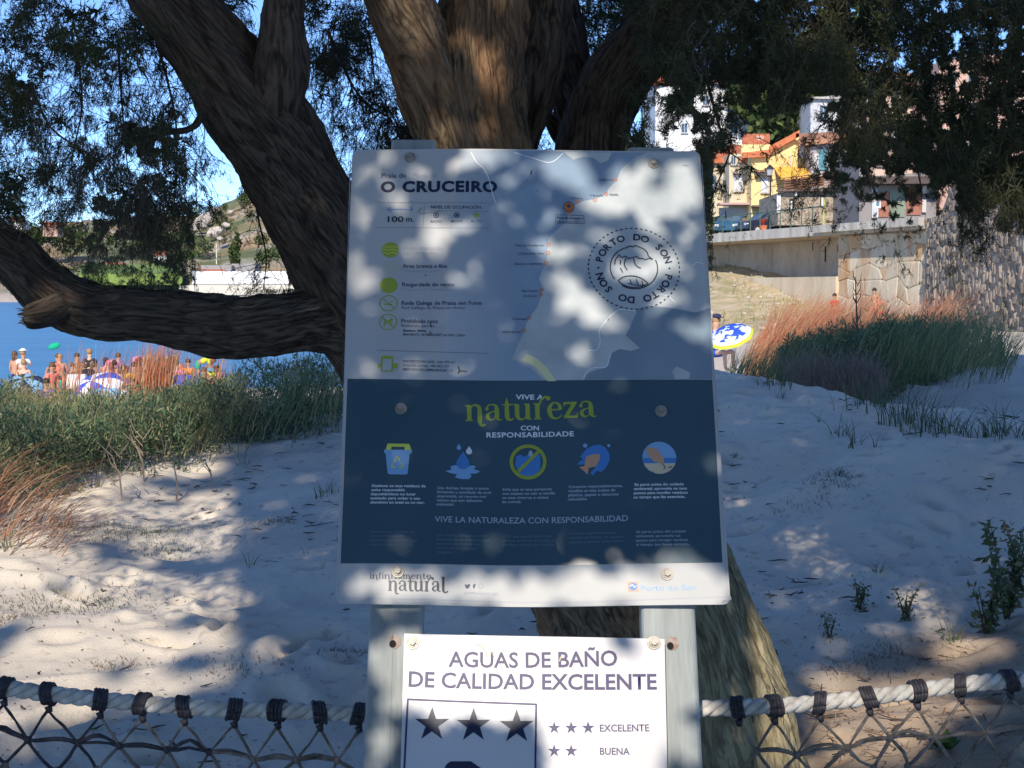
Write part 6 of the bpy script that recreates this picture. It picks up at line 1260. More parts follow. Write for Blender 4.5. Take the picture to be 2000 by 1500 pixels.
def bank_stones():
    S_ = Soup(); m = MB(); n = 900
    for k in range(260):
        s = random.uniform(-8, LW_ + 4); t = random.random()**1.3; q = A_ + EW * s + NW * (-2.6 + 20 * t); top = float(np.interp(s, [-14, 0, 5, 9, 14, 30], [3.9, 2.9, 2.25, 1.35, .3, .1])); u = (20 * t + .6) / 30; g = float(hbase(np.array([q[0]]), np.array([q[1]]))[0]); z = top * (1 - u)**1.6 + (g - .05 - .5 * u) * (1 - (1 - u)**1.6); r = random.uniform(.04, .2)
        m.ell((q[0], q[1], z + r * .2), (r * random.uniform(.8, 1.6), r, r * random.uniform(.5, .9)), 6, 4)
    o = m.build('bank_rubble', mat('pale_rubble', (.40, .35, .28), (.52, .46, .37), scale=2, rough=.95)); tag(o, 'pale loose stones scattered over the earth bank', 'rubble', kind='stuff')
    s = _rg.uniform(-8, LW_ + 4, n * 5); t = _rg.random(n * 5); q = A_[None] + EW[None] * s[:, None] + NW[None] * (-2.6 + 22 * t)[:, None]; u = (22 * t + .6) / 30; top = np.interp(s, [-14, 0, 5, 9, 14, 30], [3.9, 2.9, 2.25, 1.35, .3, .1]); g = hbase(q[:, 0], q[:, 1]); z = top * (1 - u)**1.6 + (g - .05 - .5 * u) * (1 - (1 - u)**1.6)
    kp = vn(q[:, 0] * .5, q[:, 1] * .3, 4) > -.1; p = np.stack([q[:, 0], q[:, 1], z - .1], 1)[kp]; n = len(p); a = _rg.uniform(0, 6.28, n); V, T, c = ribbons(p, np.stack([np.cos(a), np.sin(a)], 1), _rg.uniform(.2, .6, n), _rg.uniform(.03, .07, n), _rg.uniform(.1, .9, n), seg=3)
    S_.add(V, T, np.repeat(np.array([(.45, .36, .18), (.30, .30, .12), (.55, .42, .24), (.20, .24, .10)])[_rg.integers(0, 4, n)], 8, 0)); tag(S_.build('bank_grass', PLANT), 'dry tufts of grass growing on the earth bank', 'grass', kind='stuff')
bank_stones()
# dark wall coming towards the viewer
B2 = np.array([18.2, 50.0]); LD = np.linalg.norm(B2 - B_); ED = (B2 - B_) / LD; ND = np.array([ED[1], -ED[0]]); ND = ND if ND[0] < 0 else -ND
def dpt(s, o, z): q = B_ + ED * s + ND * o; return (q[0], q[1], z)
dw = empty('stone_wall', dpt(10, 0, 0), label='tall dark rough stone wall in raking light at the right edge', cat='stone wall'); _dl = dw.location.copy()
TOPZ = lambda s: float(np.interp(s, [0, 3.2, 3.3, 5.5, 8, 14, 30, 60], [4.95, 5.0, 5.1, 6.3, 6.9, 6.6, 6.2, 6.0]))
def darkwall():
    V = []; n = 80
    for j in range(n): s = 46 * j / (n - 1); V += [dpt(s, -.6, -3), dpt(s, 0, -3), dpt(s, -.15, TOPZ(s)), dpt(s, -.9, TOPZ(s))]
    Fc = [(4 * j + k, 4 * j + (k + 1) % 4, 4 * j + 4 + (k + 1) % 4, 4 * j + 4 + k) for j in range(n - 1) for k in range(4)] + [(0, 1, 2, 3)]
    pch(mesh('wall_core', V, Fc, STONED), dw, _dl)
    m = MB(); rg = np.random.default_rng(4); z = -.8
    while z < 6.8:
        h = rg.uniform(.30, .55); s = rg.uniform(-.2, .0)
        while s < 34:
            w_ = rg.uniform(.18, .6); zj = z; z = z + rg.uniform(-.24, .24); zt = z + h * 1.0
            if zt < TOPZ(s) + .05 and s > -.1:
                d_ = rg.uniform(.02, .12); lean = -.15 * (z + 3) / 10; a = [(s, z), (s + w_ * .92, z + rg.uniform(-.04, .04)), (s + w_ * .9, zt), (s + .02, zt + rg.uniform(-.04, .04))]; cx = s + w_ / 2; cz = z + h / 2
                vs = [dpt(p, lean + .0, q) for p, q in a] + [dpt(cx + (p - cx) * .7, lean + d_ * rg.uniform(.4, 1.3), cz + (q - cz) * .7) for p, q in a]; m.add(vs, [(4, 5, 6, 7), (0, 1, 5, 4), (1, 2, 6, 5), (2, 3, 7, 6), (3, 0, 4, 7)])
            z = zj; s += w_ * .98
        z += h * .8
    o = m.build('stone', STONED); o['kind'] = 'stuff'; pch(o, dw, _dl)
darkwall()
rm = MB(); rm.add([dpt(.2, -1.2, 4.9), dpt(3.6, -1.0, 5.0), dpt(6, -1.4, 7.6), dpt(4.2, -3.5, 7.4), dpt(1.0, -4, 6.0)], [(0, 1, 2, 3, 4)]); o = rm.build('ramp', mat('pale_ramp_concrete', (.50, .46, .38), (.42, .38, .31), scale=1, rough=.9, stretch=(1, 1, 4))); tag(o, 'pale sunlit concrete ramp above the dark wall corner', kind='structure')

def house(name, label, poly, D, depth, m, base=None, cat='house'):
    """front face from a photo outline at distance D, solid to the back"""
    pts = [P(x, y, D) for x, y in poly]; c = (sum(p[0] for p in pts) / len(pts), D, min(p[2] for p in pts)); e = empty(name, c, label=label, cat=cat)
    MBw = MB().prism([(p[0] - c[0], p[2] - c[2]) for p in pts], 0, depth); MBw.build('wall', m, e); e['_D'] = D; return e
def hbx(e, name, x0, y0, x1, y1, m, out=.06, inn=.0, D=None, sill=None):
    D = D or e['_D']; a, b = P(x0, y0, D), P(x1, y1, D); l = e.location
    return MB().box(((a[0] + b[0]) / 2 - l[0], D - l[1] + (inn - out) / 2, (a[2] + b[2]) / 2 - l[2]), (abs(b[0] - a[0]), out + inn, abs(a[2] - b[2]))).build(name, m, e)
def window(e, x0, y0, x1, y1, pane=None, frame=None, mull=True):
    f = hbx(e, 'window', x0, y0, x1, y1, frame or STN, .07); g = hbx(e, 'pane', x0 + 1.2, y0 + 1.4, x1 - 1.2, y1 - 1.4, pane or GLASS, .10); g.parent = f
    if mull: k = hbx(e, 'mullion', (x0 + x1) / 2 - .4, y0 + 1.4, (x0 + x1) / 2 + .4, y1 - 1.4, frame or STN, .13); k.parent = f
    s = hbx(e, 'sill', x0 - 1, y1 - .2, x1 + 1, y1 + 1.2, STN, .2); s.parent = f
def roof(e, x0, y0, x1, y1, D0, D1, ytop0, ytop1, m, th=.22, over=.5):
    """slab from the eave line (x0,y0)-(x1,y1) at D0 up to the ridge at D1"""
    l = Vector(e.location); a, b = P(x0, y0, D0 - over), P(x1, y1, D0 - over); c, d = P(x1, ytop1, D1), P(x0, ytop0, D1); vs = [Vector(p) - l for p in (a, b, c, d)]; vs += [v + Vector((0, 0, -th)) for v in vs]
    r = MB().add(vs, [(0, 1, 2, 3), (4, 7, 6, 5), (0, 4, 5, 1), (1, 5, 6, 2), (2, 6, 7, 3), (3, 7, 4, 0)]).build('roof', m, e); 
    n = int(abs(x1 - x0) / 2.6); k = MB()
    for i in range(n):
        t = (i + .5) / n; p = vs[0].lerp(vs[1], t) + Vector((0, 0, .03)); q = vs[3].lerp(vs[2], t) + Vector((0, 0, .03)); k.tube([p, q], [.09, .09], 5)
    o = k.build('tile_row', m, e); o['kind'] = 'stuff'; return r
e = house('apartment_building', 'big white building highest behind the branches with red tiled roof edges', [(1280, 330), (1280, 158), (1330, 146), (1385, 152), (1487, 188), (1487, 330)], 135, 14, WHT, cat='building')
for x, y in ((1330, 190), (1372, 186), (1420, 200), (1455, 210), (1330, 240), (1375, 238), (1425, 246), (1460, 250), (1300, 196)): window(e, x, y, x + 13, y + 20, frame=SHUT)
roof(e, 1276, 162, 1332, 148, 135, 142, 150, 136, TILE); roof(e, 1385, 153, 1490, 190, 135, 142, 146, 184, TILEB)
e = house('low_house', 'low house with bright orange tile roof just above the board corner', [(1366, 425), (1366, 318), (1446, 318), (1446, 425)], 108, 9, CREAMW)
roof(e, 1360, 312, 1447, 312, 108, 113, 282, 286, TILE); window(e, 1385, 342, 1400, 370); window(e, 1410, 342, 1424, 370, pane=SHUT)
e = house('beige_house', 'beige house with pale shuttered window between the orange roof and the yellow house', [(1424, 430), (1424, 300), (1466, 300), (1466, 430)], 105, 9, CREAMW)
window(e, 1433, 341, 1451, 374, pane=SHUT); window(e, 1427, 304, 1437, 322, pane=GLASS); window(e, 1440, 304, 1449, 322, pane=GLASS); hbx(e, 'pilaster', 1461, 298, 1467, 406, PALEG, .25); hbx(e, 'window_hood', 1431, 336, 1453, 340, STN, .5)
roof(e, 1444, 312, 1465, 308, 105, 108, 300, 298, TILE); hbx(e, 'balcony_slab', 1400, 398, 1468, 402, mat('pink_ledge', (.50, .33, .30), rough=.8, coord=None), 1.4); hbx(e, 'shop_front', 1404, 406, 1460, 424, PALEG, .05)
e = house('yellow_house', 'bright yellow house with sloping orange roof and yellow awning', [(1467, 430), (1467, 302), (1500, 300), (1558, 270), (1582, 282), (1582, 430)], 103, 9, YEL)
roof(e, 1450, 302, 1503, 300, 103, 108, 264, 264, TILE); 
def sl(e, x0, y0, x1, y1, D, dp, m, th):
    l = Vector(e.location); vs = []
    for yy in (-.5, dp):
        for x, y in ((x0, y0), (x1, y1)):
            p = Vector(P(x, y, D)) - l; p.y += yy; vs += [p, p + Vector((0, 0, th))]
    MB().add(vs, [(0, 1, 3, 2), (4, 6, 7, 5), (0, 2, 6, 4), (1, 5, 7, 3), (0, 4, 5, 1), (2, 3, 7, 6)]).build('roof', m, e)
sl(e, 1466, 304, 1502, 299, 103, 9, TILE, .22); sl(e, 1500, 300, 1559, 268, 103, 9, TILE, .45); hbx(e, 'chimney', 1552, 262, 1558, 275, YEL, .5, .5); hbx(e, 'chimney', 1492, 256, 1506, 266, mat('pink_chimney', (.62, .42, .32), rough=.8, coord=None), -3, 5)
hbx(e, 'dormer_wall', 1447, 283, 1503, 302, YEL, .3); window(e, 1561, 279, 1577, 308, pane=SHUT); window(e, 1486, 345, 1501, 377, pane=SHUT, mull=False); hbx(e, 'window_hood', 1472, 334, 1505, 338, TILEB, .9); hbx(e, 'window_hood', 1474, 338, 1504, 343, STN, .6); hbx(e, 'vent_slit', 1542, 305, 1546, 325, GREYW, .08)
for x in range(1506, 1582, 3): hbx(e, 'cladding_rib', x, 306 if x > 1556 else 308 + (1556 - x) * .0 + max(0, (1530 - x)) * .0, x + .7, 326, YEL, .12)
hbx(e, 'ledge', 1467, 402, 1530, 405, mat('dark_ledge', (.25, .15, .13), rough=.8, coord=None), 1.0)
aw = e; l = Vector(e.location); a, b, c_, d_ = Vector(P(1512, 327, 103)), Vector(P(1582, 325, 103)), Vector(P(1585, 344, 100.5)), Vector(P(1525, 349, 100.5)); MB().add([v - l for v in (a, b, c_, d_)] + [v - l - Vector((0, 0, .08)) for v in (a, b, c_, d_)], [(0, 1, 2, 3), (4, 7, 6, 5), (3, 2, 6, 7), (0, 3, 7, 4), (1, 5, 6, 2), (0, 4, 5, 1)]).build('awning', AWN, e)
e = house('grey_house', 'mauve grey house with terracotta eaves and teal shutters behind the wooden terrace', [(1583, 430), (1583, 282), (1690, 276), (1690, 430)], 101, 9, GREYW)
roof(e, 1560, 278, 1695, 268, 101, 106, 264, 256, TILEB); hbx(e, 'shutter', 1600, 292, 1613, 332, TEAL, .12); window(e, 1613, 296, 1627, 334, pane=SHUT); window(e, 1634, 296, 1652, 330, pane=SHUT); hbx(e, 'shutter', 1655, 284, 1668, 302, TEAL, .12); window(e, 1670, 292, 1682, 318); window(e, 1590, 300, 1600, 330, pane=SHUT, mull=False)
e = house('grey_tower_house', 'pale grey flat roofed house rising behind the terracotta eaves', [(1583, 300), (1583, 193), (1640, 184), (1692, 184), (1692, 300)], 124, 10, PALEG)
window(e, 1600, 205, 1615, 235); window(e, 1630, 203, 1646, 235, pane=SHUT); window(e, 1660, 203, 1676, 235); hbx(e, 'cornice', 1581, 190, 1694, 194, STN, .4)
e = house('stone_house', 'low rubble stone building with two slit windows carrying a terrace', [(1519, 440), (1519, 377), (1640, 361), (1667, 361), (1667, 440)], 93, 7, RUBBLE)
for x, y in ((1542, 388), (1602, 381)): hbx(e, 'slit_window', x, y, x + 8, y + 24, DARK, .05); hbx(e, 'slit_reveal', x + 2, y + 5, x + 5, y + 23, WHT, .09)
hbx(e, 'door', 1645, 375, 1661, 400, BRWN, .1); hbx(e, 'terrace_edge', 1516, 371, 1642, 374.5, mat('dark_terrace_edge', (.16, .11, .09), rough=.8, coord=None), .5, 0); hbx(e, 'lamp_box', 1551, 375, 1555, 383, WHT, .3)
hbx(e, 'corner_pilaster', 1517, 380, 1524, 415, WHT, .12); hbx(e, 'terrace_band', 1638, 355, 1667, 361, STN, .3)
tr = MB(); l = Vector(e.location); tr.add([Vector(P(x, y, 92.6)) - l for x, y in ((1632, 380), (1641, 378), (1660, 402), (1648, 402))] , [(0, 1, 2, 3)]); MB().add([Vector(P(x, y, 92.6)) - l for x, y in ((1632, 380), (1641, 378), (1660, 402), (1648, 402))] + [Vector(P(x, y, 92.9)) - l for x, y in ((1632, 380), (1641, 378), (1660, 402), (1648, 402))], [(0, 1, 2, 3), (4, 7, 6, 5), (0, 3, 7, 4), (1, 5, 6, 2), (0, 4, 5, 1), (3, 2, 6, 7)]).build('stair_panel', RED_D, e)
rl = empty('terrace_railing', P(1600, 365, 92.8), label='brown wooden slatted terrace railing on top of the rubble stone building', cat='railing'); l = Vector(rl.location)
yb = ip([(1530, 372), (1665, 356)]); yt = ip([(1530, 348), (1665, 332)])
for x in (1531, 1556, 1566, 1582, 1608, 1634, 1665): MB().tube([Vector(P(x, yb(x), 92.8)) - l, Vector(P(x, yt(x), 92.8)) - l], [.07, .07], 4).build('post', BRWN, rl)
for k in range(6):
    t = k / 5; MB().tube([Vector(P(1530, yb(1530) * (1 - t) + yt(1530) * t, 92.75)) - l, Vector(P(1666, yb(1665) * (1 - t) + yt(1665) * t, 92.75)) - l], [.045, .045], 4).build('slat', BRWN, rl)
for x0, x1, lab in ((1537, 1554, 'leftmost brown box behind the terrace railing, under the awning'), (1568, 1578, 'narrow brown box in the middle of the terrace'), (1586, 1606, 'wide brown box right of the awning on the terrace')): a, b = P(x0, yt(x0) + 3, 93.4), P(x1, yb(x1) - 1, 93.4); o = MB().box((0, 0, (a[2] - b[2]) / 2), (b[0] - a[0], .6, a[2] - b[2])).build('terrace_box', mat('brown_planter', (.17, .09, .06), rough=.8, coord=None) if 'brown_planter' not in bpy.data.materials else bpy.data.materials['brown_planter']); o.location = ((a[0] + b[0]) / 2, 93.4, b[2]); tag(o, lab, 'planter', 'brown boxes on the terrace')
e = house('garage_row', 'garage row with red and grey green doors under a dark overhang behind the traffic sign', [(1678, 440), (1678, 300), (1690, 300), (1690, 345), (1828, 335), (1828, 440)], 86, 8, mat('grey_garage_wall', (.28, .25, .24), rough=.9, coord=None), cat='building')
hbx(e, 'dark_doorway_panel', 1681, 345, 1699, 394, DARK, .05); hbx(e, 'garage_door', 1713, 376, 1735, 424, RED_D, .08); hbx(e, 'garage_door', 1737, 372, 1766, 424, GRN_D, .08); hbx(e, 'garage_door', 1771, 366, 1798, 420, RED_D, .08); hbx(e, 'jamb', 1800, 364, 1807, 415, STN, .2); hbx(e, 'overhang', 1697, 348, 1826, 362, mat('dark_brown_fascia', (.10, .075, .065), rough=.9, coord=None), 1.4); hbx(e, 'jamb', 1702, 370, 1711, 426, PALEG, .2)  # flat dark panel at the left stands in for a doorway recess in shade
for k in range(7): hbx(e, 'door_slat', 1772, 370 + k * 4, 1797, 371 + k * 4, mat('orange_slat', (.60, .25, .15), rough=.8, coord=None) if 'orange_slat' not in bpy.data.materials else bpy.data.materials['orange_slat'], .12)
e = house('pink_house', 'pink house with pale bay windows seen through the dark foliage, right', [(1694, 350), (1694, 160), (1760, 150), (1832, 160), (1832, 350)], 96, 9, mat('salmon_render', (.62, .47, .38), (.56, .42, .34), scale=.7, rough=.85))
for x, y in ((1705, 180), (1740, 178), (1775, 178), (1808, 182), (1705, 240), (1742, 238), (1778, 238), (1810, 240), (1712, 295), (1748, 293), (1786, 293)): window(e, x, y, x + 16, y + 30, pane=GLASS if (x + y) % 3 else SHUT)
roof(e, 1690, 162, 1836, 162, 96, 102, 145, 145, TILEB)
e = house('tall_pink_house', 'tall pale pink and cream house at the far right behind the foliage', [(1834, 410), (1834, 120), (1900, 105), (2050, 110), (2050, 410)], 90, 9, PINKW)
for x in (1850, 1890, 1930, 1970, 2010):
    for y in (140, 200, 262, 320): window(e, x, y, x + 17, y + 34, pane=GLASS if (x // 10 + y) % 3 else SHUT)
hbx(e, 'floor_band', 1834, 190, 2050, 194, CREAMW, .15); hbx(e, 'floor_band', 1834, 252, 2050, 256, CREAMW, .15); hbx(e, 'floor_band', 1834, 312, 2050, 316, CREAMW, .15)
# high ground that the upper village stands on
hg = MB(); pts = [P(1150, 330, 150), P(1250, 262, 150), P(1490, 262, 150), P(1700, 240, 150), P(2100, 220, 150)]
n = len(pts); vs = [(p[0], 150, p[2]) for p in pts] + [(p[0] + 40, 240, p[2] + 14) for p in pts] + [(p[0], 128 if i else 128, 4.9) for i, p in enumerate(pts)]; hg.add(vs, [(i, i + 1, n + i + 1, n + i) for i in range(n - 1)] + [(2 * n + i, 2 * n + i + 1, i + 1, i) for i in range(n - 1)])
tag(hg.build('hillside', mat('village_hillside', (.12, .13, .06), (.28, .24, .15), scale=.15, rough=.95)), 'green and tan slope behind the village', kind='structure')
def fartree(px, py, D, r, h, label, cols, n=1500, name='round_tree', lobes=5, grp=None, par=None):
    c = P(px, py, D); e = empty(name, (c[0], c[1], c[2] - h / 2), label=label, cat='tree', group=grp); S_ = Soup(); rg = _rg
    L = [(rg.normal(size=3) * (r * .42, r * .3, h * .22), rg.uniform(.4, .62)) for _ in range(lobes)]
    for o_, k in L:
        m = n // lobes; u = rg.normal(size=(m, 3)); u /= np.linalg.norm(u, axis=1)[:, None]; rr = rg.uniform(.6, 1, (m, 1)); p = u * rr * (r * k, r * k, h * k * .8) + o_ + (0, 0, h * .5); leafcloud(S_, p, max(r, h) * .11, cols, .2, .8)
    o = S_.build('crown', PLANT, e); o['kind'] = 'stuff'; MB().tube([(0, 0, -h * .1), (0, 0, h * .5)], [r * .08, r * .05], 6).build('trunk', TWIG, e)
TG = [(.05, .08, .025), (.08, .12, .035), (.12, .15, .05), (.03, .05, .02)]
fartree(1520, 215, 132, 3.4, 7, 'sunlit green tree between the white building and the grey house, lower left crown', TG, 3600, lobes=7); fartree(1560, 175, 136, 3.2, 8, 'taller dark green tree above the yellow house roof', TG, 3600, lobes=7); fartree(1610, 150, 142, 4, 8, 'dark tree crown left of the grey tower house', TG, 2600, lobes=6)
e = house('distant_house', 'tiny cream house with red roof among the trees on the skyline', [(1504, 168), (1504, 150), (1524, 150), (1524, 168)], 150, 5, CREAMW); roof(e, 1501, 151, 1527, 151, 150, 153, 141, 141, TILE)
# lamp post
def lamppost():
    c = P(1504, 428, 99); z0 = ZR - .03; e = empty('street_lamp', (c[0], 99, z0), label='old style dark street lamp in front of the yellow house', cat='street lamp'); zt = P(1502, 345, 99)[2] - z0; top = P(1502, 320, 99)[2] - z0
    MB().tube([(0, 0, 0), (0, 0, .3), (0, 0, .6), (0, 0, zt)], [.16, .14, .07, .05], 10).build('post', IRON, e); MB().cyl((-.05, 0, zt), (-.05, 0, zt + .08), .16, .2, 6).build('lantern_base', IRON, e)
    MB().cyl((-.05, 0, zt + .08), (-.05, 0, zt + .50), .17, .27, 6).build('lantern_glass', mat('lamp_glass', (.45, .47, .48), rough=.2, coord=None), e); MB().cyl((-.05, 0, zt + .50), (-.05, 0, top - .05), .34, .04, 6).build('lantern_roof', IRON, e); MB().tube([(0, 0, zt - .25), (.35, 0, zt - .2), (.4, 0, zt + .05)], [.03, .025, .02], 5).build('bracket', IRON, e)
lamppost()
def sign_():
    c = P(1714, 430, 79); e = empty('traffic_sign', (c[0], 79, ZR - .05), label='small white traffic plate with red top band on a white pole above the coping', cat='traffic sign'); z = lambda y: P(1714, y, 79)[2] - (ZR - .05)
    MB().cyl((0, 0, 0), (0, 0, z(378)), .035, .035, 8).build('pole', WHT, e); MB().box((-.02, -.05, (z(386) + z(406)) / 2), (.33, .03, z(386) - z(406))).build('plate', WHT, e); MB().box((-.02, -.075, z(388)), (.33, .015, .10)).build('red_band', RED_D, e); MB().box((-.02, -.072, z(399)), (.17, .015, .2)).build('symbol', TEAL, e)
    MB().box((.0, -.072, z(398)), (.05, .03, .1)).build('symbol', GRN_D, e)
sign_()
# railing on the coping
rl = empty('promenade_railing', wpt(SM / 2, -.3, ZR), label='thin green metal railing along the promenade coping', cat='railing'); l = Vector(rl.location)
for k in range(22):
    s = -12 + k * (SM + 11) / 21; MB().tube([Vector(wpt(s, -.3, ZR)) - l, Vector(wpt(s, -.3, ZR + 1.05)) - l], [.035, .035], 5).build('post', RAILM, rl)
MB().tube([Vector(wpt(-14, -.3, ZR + 1.05)) - l, Vector(wpt(SM - 1, -.3, ZR + 1.05)) - l], [.04, .04], 6).build('top_rail', RAILM, rl)
o = MB().tube([Vector(wpt(SM - 1, -.3, ZR)) - l, Vector(wpt(SM - 1, -.3, ZR + 1.5)) - l], [.05, .05], 6).build('post', mat('yellow_green_post', (.45, .45, .12), rough=.6, coord=None), rl)
def car(px, D, L_, m, label, yaw=0):
    c = P(px, 430, D); e = empty('parked_car', (c[0], D, ZR - .03), yaw, label, 'car', 'cars parked behind the promenade railing'); k = L_ / 4.2; W = 1.7
    body = [(-2.1, .35), (-2.1, .75), (-1.85, .95), (-1.1, 1.02), (-.55, 1.42), (.75, 1.45), (1.45, 1.0), (2.0, .88), (2.1, .6), (2.1, .35)]
    b = MB().prism([(x * k, z) for x, z in body], -W / 2, W / 2).build('body', m, e); bv = b.modifiers.new('b', 'BEVEL'); bv.width = .09; bv.segments = 2
    for sgn in (-1, 1): MB().prism([(x * k, z) for x, z in [(-.95, 1.02), (-.5, 1.36), (.7, 1.38), (1.25, 1.02)]], sgn * (W / 2 + .004), sgn * (W / 2 - .02)).build('side_window', GLASS, e)
    MB().add([(-1.14 * k, -.7, 1.0), (-1.14 * k, .7, 1.0), (-.62 * k, .66, 1.42), (-.62 * k, -.66, 1.42)], [(0, 1, 2, 3)]).build('windscreen', GLASS, e)
    for x in (-1.3, 1.3):
        for y in (-1, 1): w_ = MB().cyl((x * k, y * (W / 2 - .12), .33), (x * k, y * (W / 2 + .03), .33), .33, .33, 16).build('wheel', DARK, e); r_ = MB().cyl((x * k, y * (W / 2 + .02), .33), (x * k, y * (W / 2 + .045), .33), .19, .17, 12).build('rim', PALEG, e); r_.parent = w_
    for y in (-.6, .6): MB().box((-2.09 * k, y, .72), (.06, .3, .14)).build('headlight', mat('car_light', (.6, .6, .6), rough=.2, coord=None) if 'car_light' not in bpy.data.materials else bpy.data.materials['car_light'], e)
car(1500, 96.5, 4.0, mat('dark_blue_car_paint', (.02, .03, .06), rough=.25, coord=None), 'dark blue car parked beside the street lamp', .35); car(1430, 99, 3.8, mat('blue_car_paint', (.03, .10, .17), rough=.25, coord=None), 'teal blue car parked at the far end of the railing', 1.2)
def agave():
    c = wpt(6.2, -.5, ZR); e = empty('red_plant', c, label='red spiky potted plant on the coping beside the parked cars', cat='plant'); MB().cyl((0, 0, 0), (0, 0, .3), .18, .24, 10).build('pot', TILE, e); S_ = Soup(); n = 40; a = _rg.uniform(0, 6.28, n)
    V, T, k = ribbons(np.tile((0, 0, .28), (n, 1)), np.stack([np.cos(a), np.sin(a)], 1), _rg.uniform(.35, .6, n), np.full(n, .07), _rg.uniform(.2, 1.2, n)); S_.add(V, T, np.array((.45, .08, .04))); o = S_.build('leaves', PLANT, e); o['kind'] = 'stuff'
agave()
# ================================================================ far shore on the left
RID = ip([(-600, 450), (-200, 445), (0, 448), (100, 438), (200, 428), (330, 420), (385, 418), (410, 418), (440, 398), (470, 384), (500, 366), (540, 346), (600, 336), (700, 352), (850, 372), (1000, 390), (1200, 420), (1500, 450), (2200, 500)])
def farland():
    xs = np.linspace(-900, 2300, 330); n = len(xs); rows = [(466, None, -3.4), (478, None, -2.3), (505, None, -.9), (540, 572, None), (580, 558, None), (640, 545, None)]; V = []
    k0 = 30
    for D, py, z in rows:
        for x in xs:
            q = P(x, 560, D); zz = z if z is not None else P(x, py, D)[2]; V.append((q[0], D, zz + .25 * float(vn(q[0] * .05, D * .05))))
    for i in range(k0):
        t = (i + 1) / k0; D = 640 + 260 * t
        for x in xs:
            py = 545 + (RID(x) - 545) * t**.92; q = P(x, py, D); a = math.sin(math.pi * min(t, .999)) ; z = q[2] + a * (5.5 * float(vn(q[0] * .022, D * .022, 3)) + 2.4 * float(vn(q[0] * .07, D * .07, 3))) + 1.2 * float(vn(q[0] * .16, D * .16, 3)); V.append((q[0], D, z))
    for x in xs: q = P(x, RID(x), 900); V.append((q[0], 1100, q[2] - 40))
    m = len(V) // n; Fc = [(i * n + j, i * n + j + 1, (i + 1) * n + j + 1, (i + 1) * n + j) for i in range(m - 1) for j in range(n - 1)]
    M = mat('far_hill', (.33, .235, .135), (.115, .135, .055), scale=.028, rough=.95, bump=.8, bscale=.2, dist=2.5, detail=9, lo=.44, hi=.56, c3=(.50, .44, .38), s3=.05, f3=.75)
    t = M.node_tree; N = t.nodes; L = t.links; b = N['Principled BSDF']; src = b.inputs['Base Color'].links[0].from_socket
    g = N.new('ShaderNodeNewGeometry'); s = N.new('ShaderNodeSeparateXYZ'); L.new(g.outputs['Position'], s.inputs[0]); r = N.new('ShaderNodeMapRange'); r.inputs[1].default_value = 500; r.inputs[2].default_value = 585; L.new(s.outputs[1], r.inputs[0])
    x = N.new('ShaderNodeMix'); x.data_type = 'RGBA'; x.inputs[6].default_value = (.55, .46, .36, 1); L.new(src, x.inputs[7]); L.new(r.outputs[0], x.inputs[0]); L.new(x.outputs[2], b.inputs['Base Color'])
    tag(mesh('hill', V, Fc, M, smooth=True), 'rocky green and tan hill across the bay with a sandy shore', kind='structure')
farland()
WT = mat('far_white_wall', (.85, .85, .84), rough=.8, coord=None); CT = mat('far_cream_wall', (.66, .60, .48), rough=.8, coord=None); RT = mat('far_red_roof', (.48, .17, .10), rough=.8, coord=None); GT = mat('far_grey_wall', (.30, .28, .27), rough=.8, coord=None)
def fb(name, label, x0, y0, x1, y1, D, dp, m, cat='building'):
    e = house(name, label, [(x0, y1), (x0, y0), (x1, y0), (x1, y1)], D, dp, m, cat=cat); return e
e = fb('white_building', 'long low white building on the far shore behind the sloping limb', 375, 530, 900, 556, 470, 12, WT); hbx(e, 'base_line', 375, 554, 900, 557, GT, .6)
for x in range(400, 900, 34): hbx(e, 'wall_joint', x, 532, x + .8, 553, GT, .2)
e = fb('quay_wall', 'cream quay wall below the long white building', 350, 557, 900, 576, 468, 3, CT, 'wall')
e = fb('boat_shed', 'low shed with faded red roof above the white building', 392, 518, 452, 531, 500, 10, GT); roof(e, 390, 528, 440, 528, 499, 506, 519, 519, RT)
e = fb('grey_shed', 'grey flat shed right of the red roofed one', 452, 515, 500, 531, 505, 10, GT)
for i, (x0, y0, x1, y1, m, lab) in enumerate(((84, 440, 112, 462, PINKW, 'pinkish house with red roof on the far left hillside'), (300, 498, 330, 512, WT, 'small white cottage on the far shore behind the hanging foliage'), (20, 430, 46, 448, WT, 'white house at the left edge of the far hillside'), (206, 520, 240, 536, WT, 'low white house behind the hanging foliage, left'), (560, 498, 590, 514, GT, 'grey house half hidden by the hanging twigs'))):
    e = fb('hillside_house', lab, x0, y0, x1, y1, 600 + 20 * i, 8, m); roof(e, x0 - 2, y0 + 1, x1 + 2, y0 + 1, 600 + 20 * i, 606 + 20 * i, y0 - 7, y0 - 7, RT)
o = MB().tube([(0, 0, 0), (0, 0, 8)], [.25, .15], 6).build('mast', CT); c = P(423, 516, 560); o.location = c; tag(o, 'slim pale mast at the foot of the far hill', 'mast')
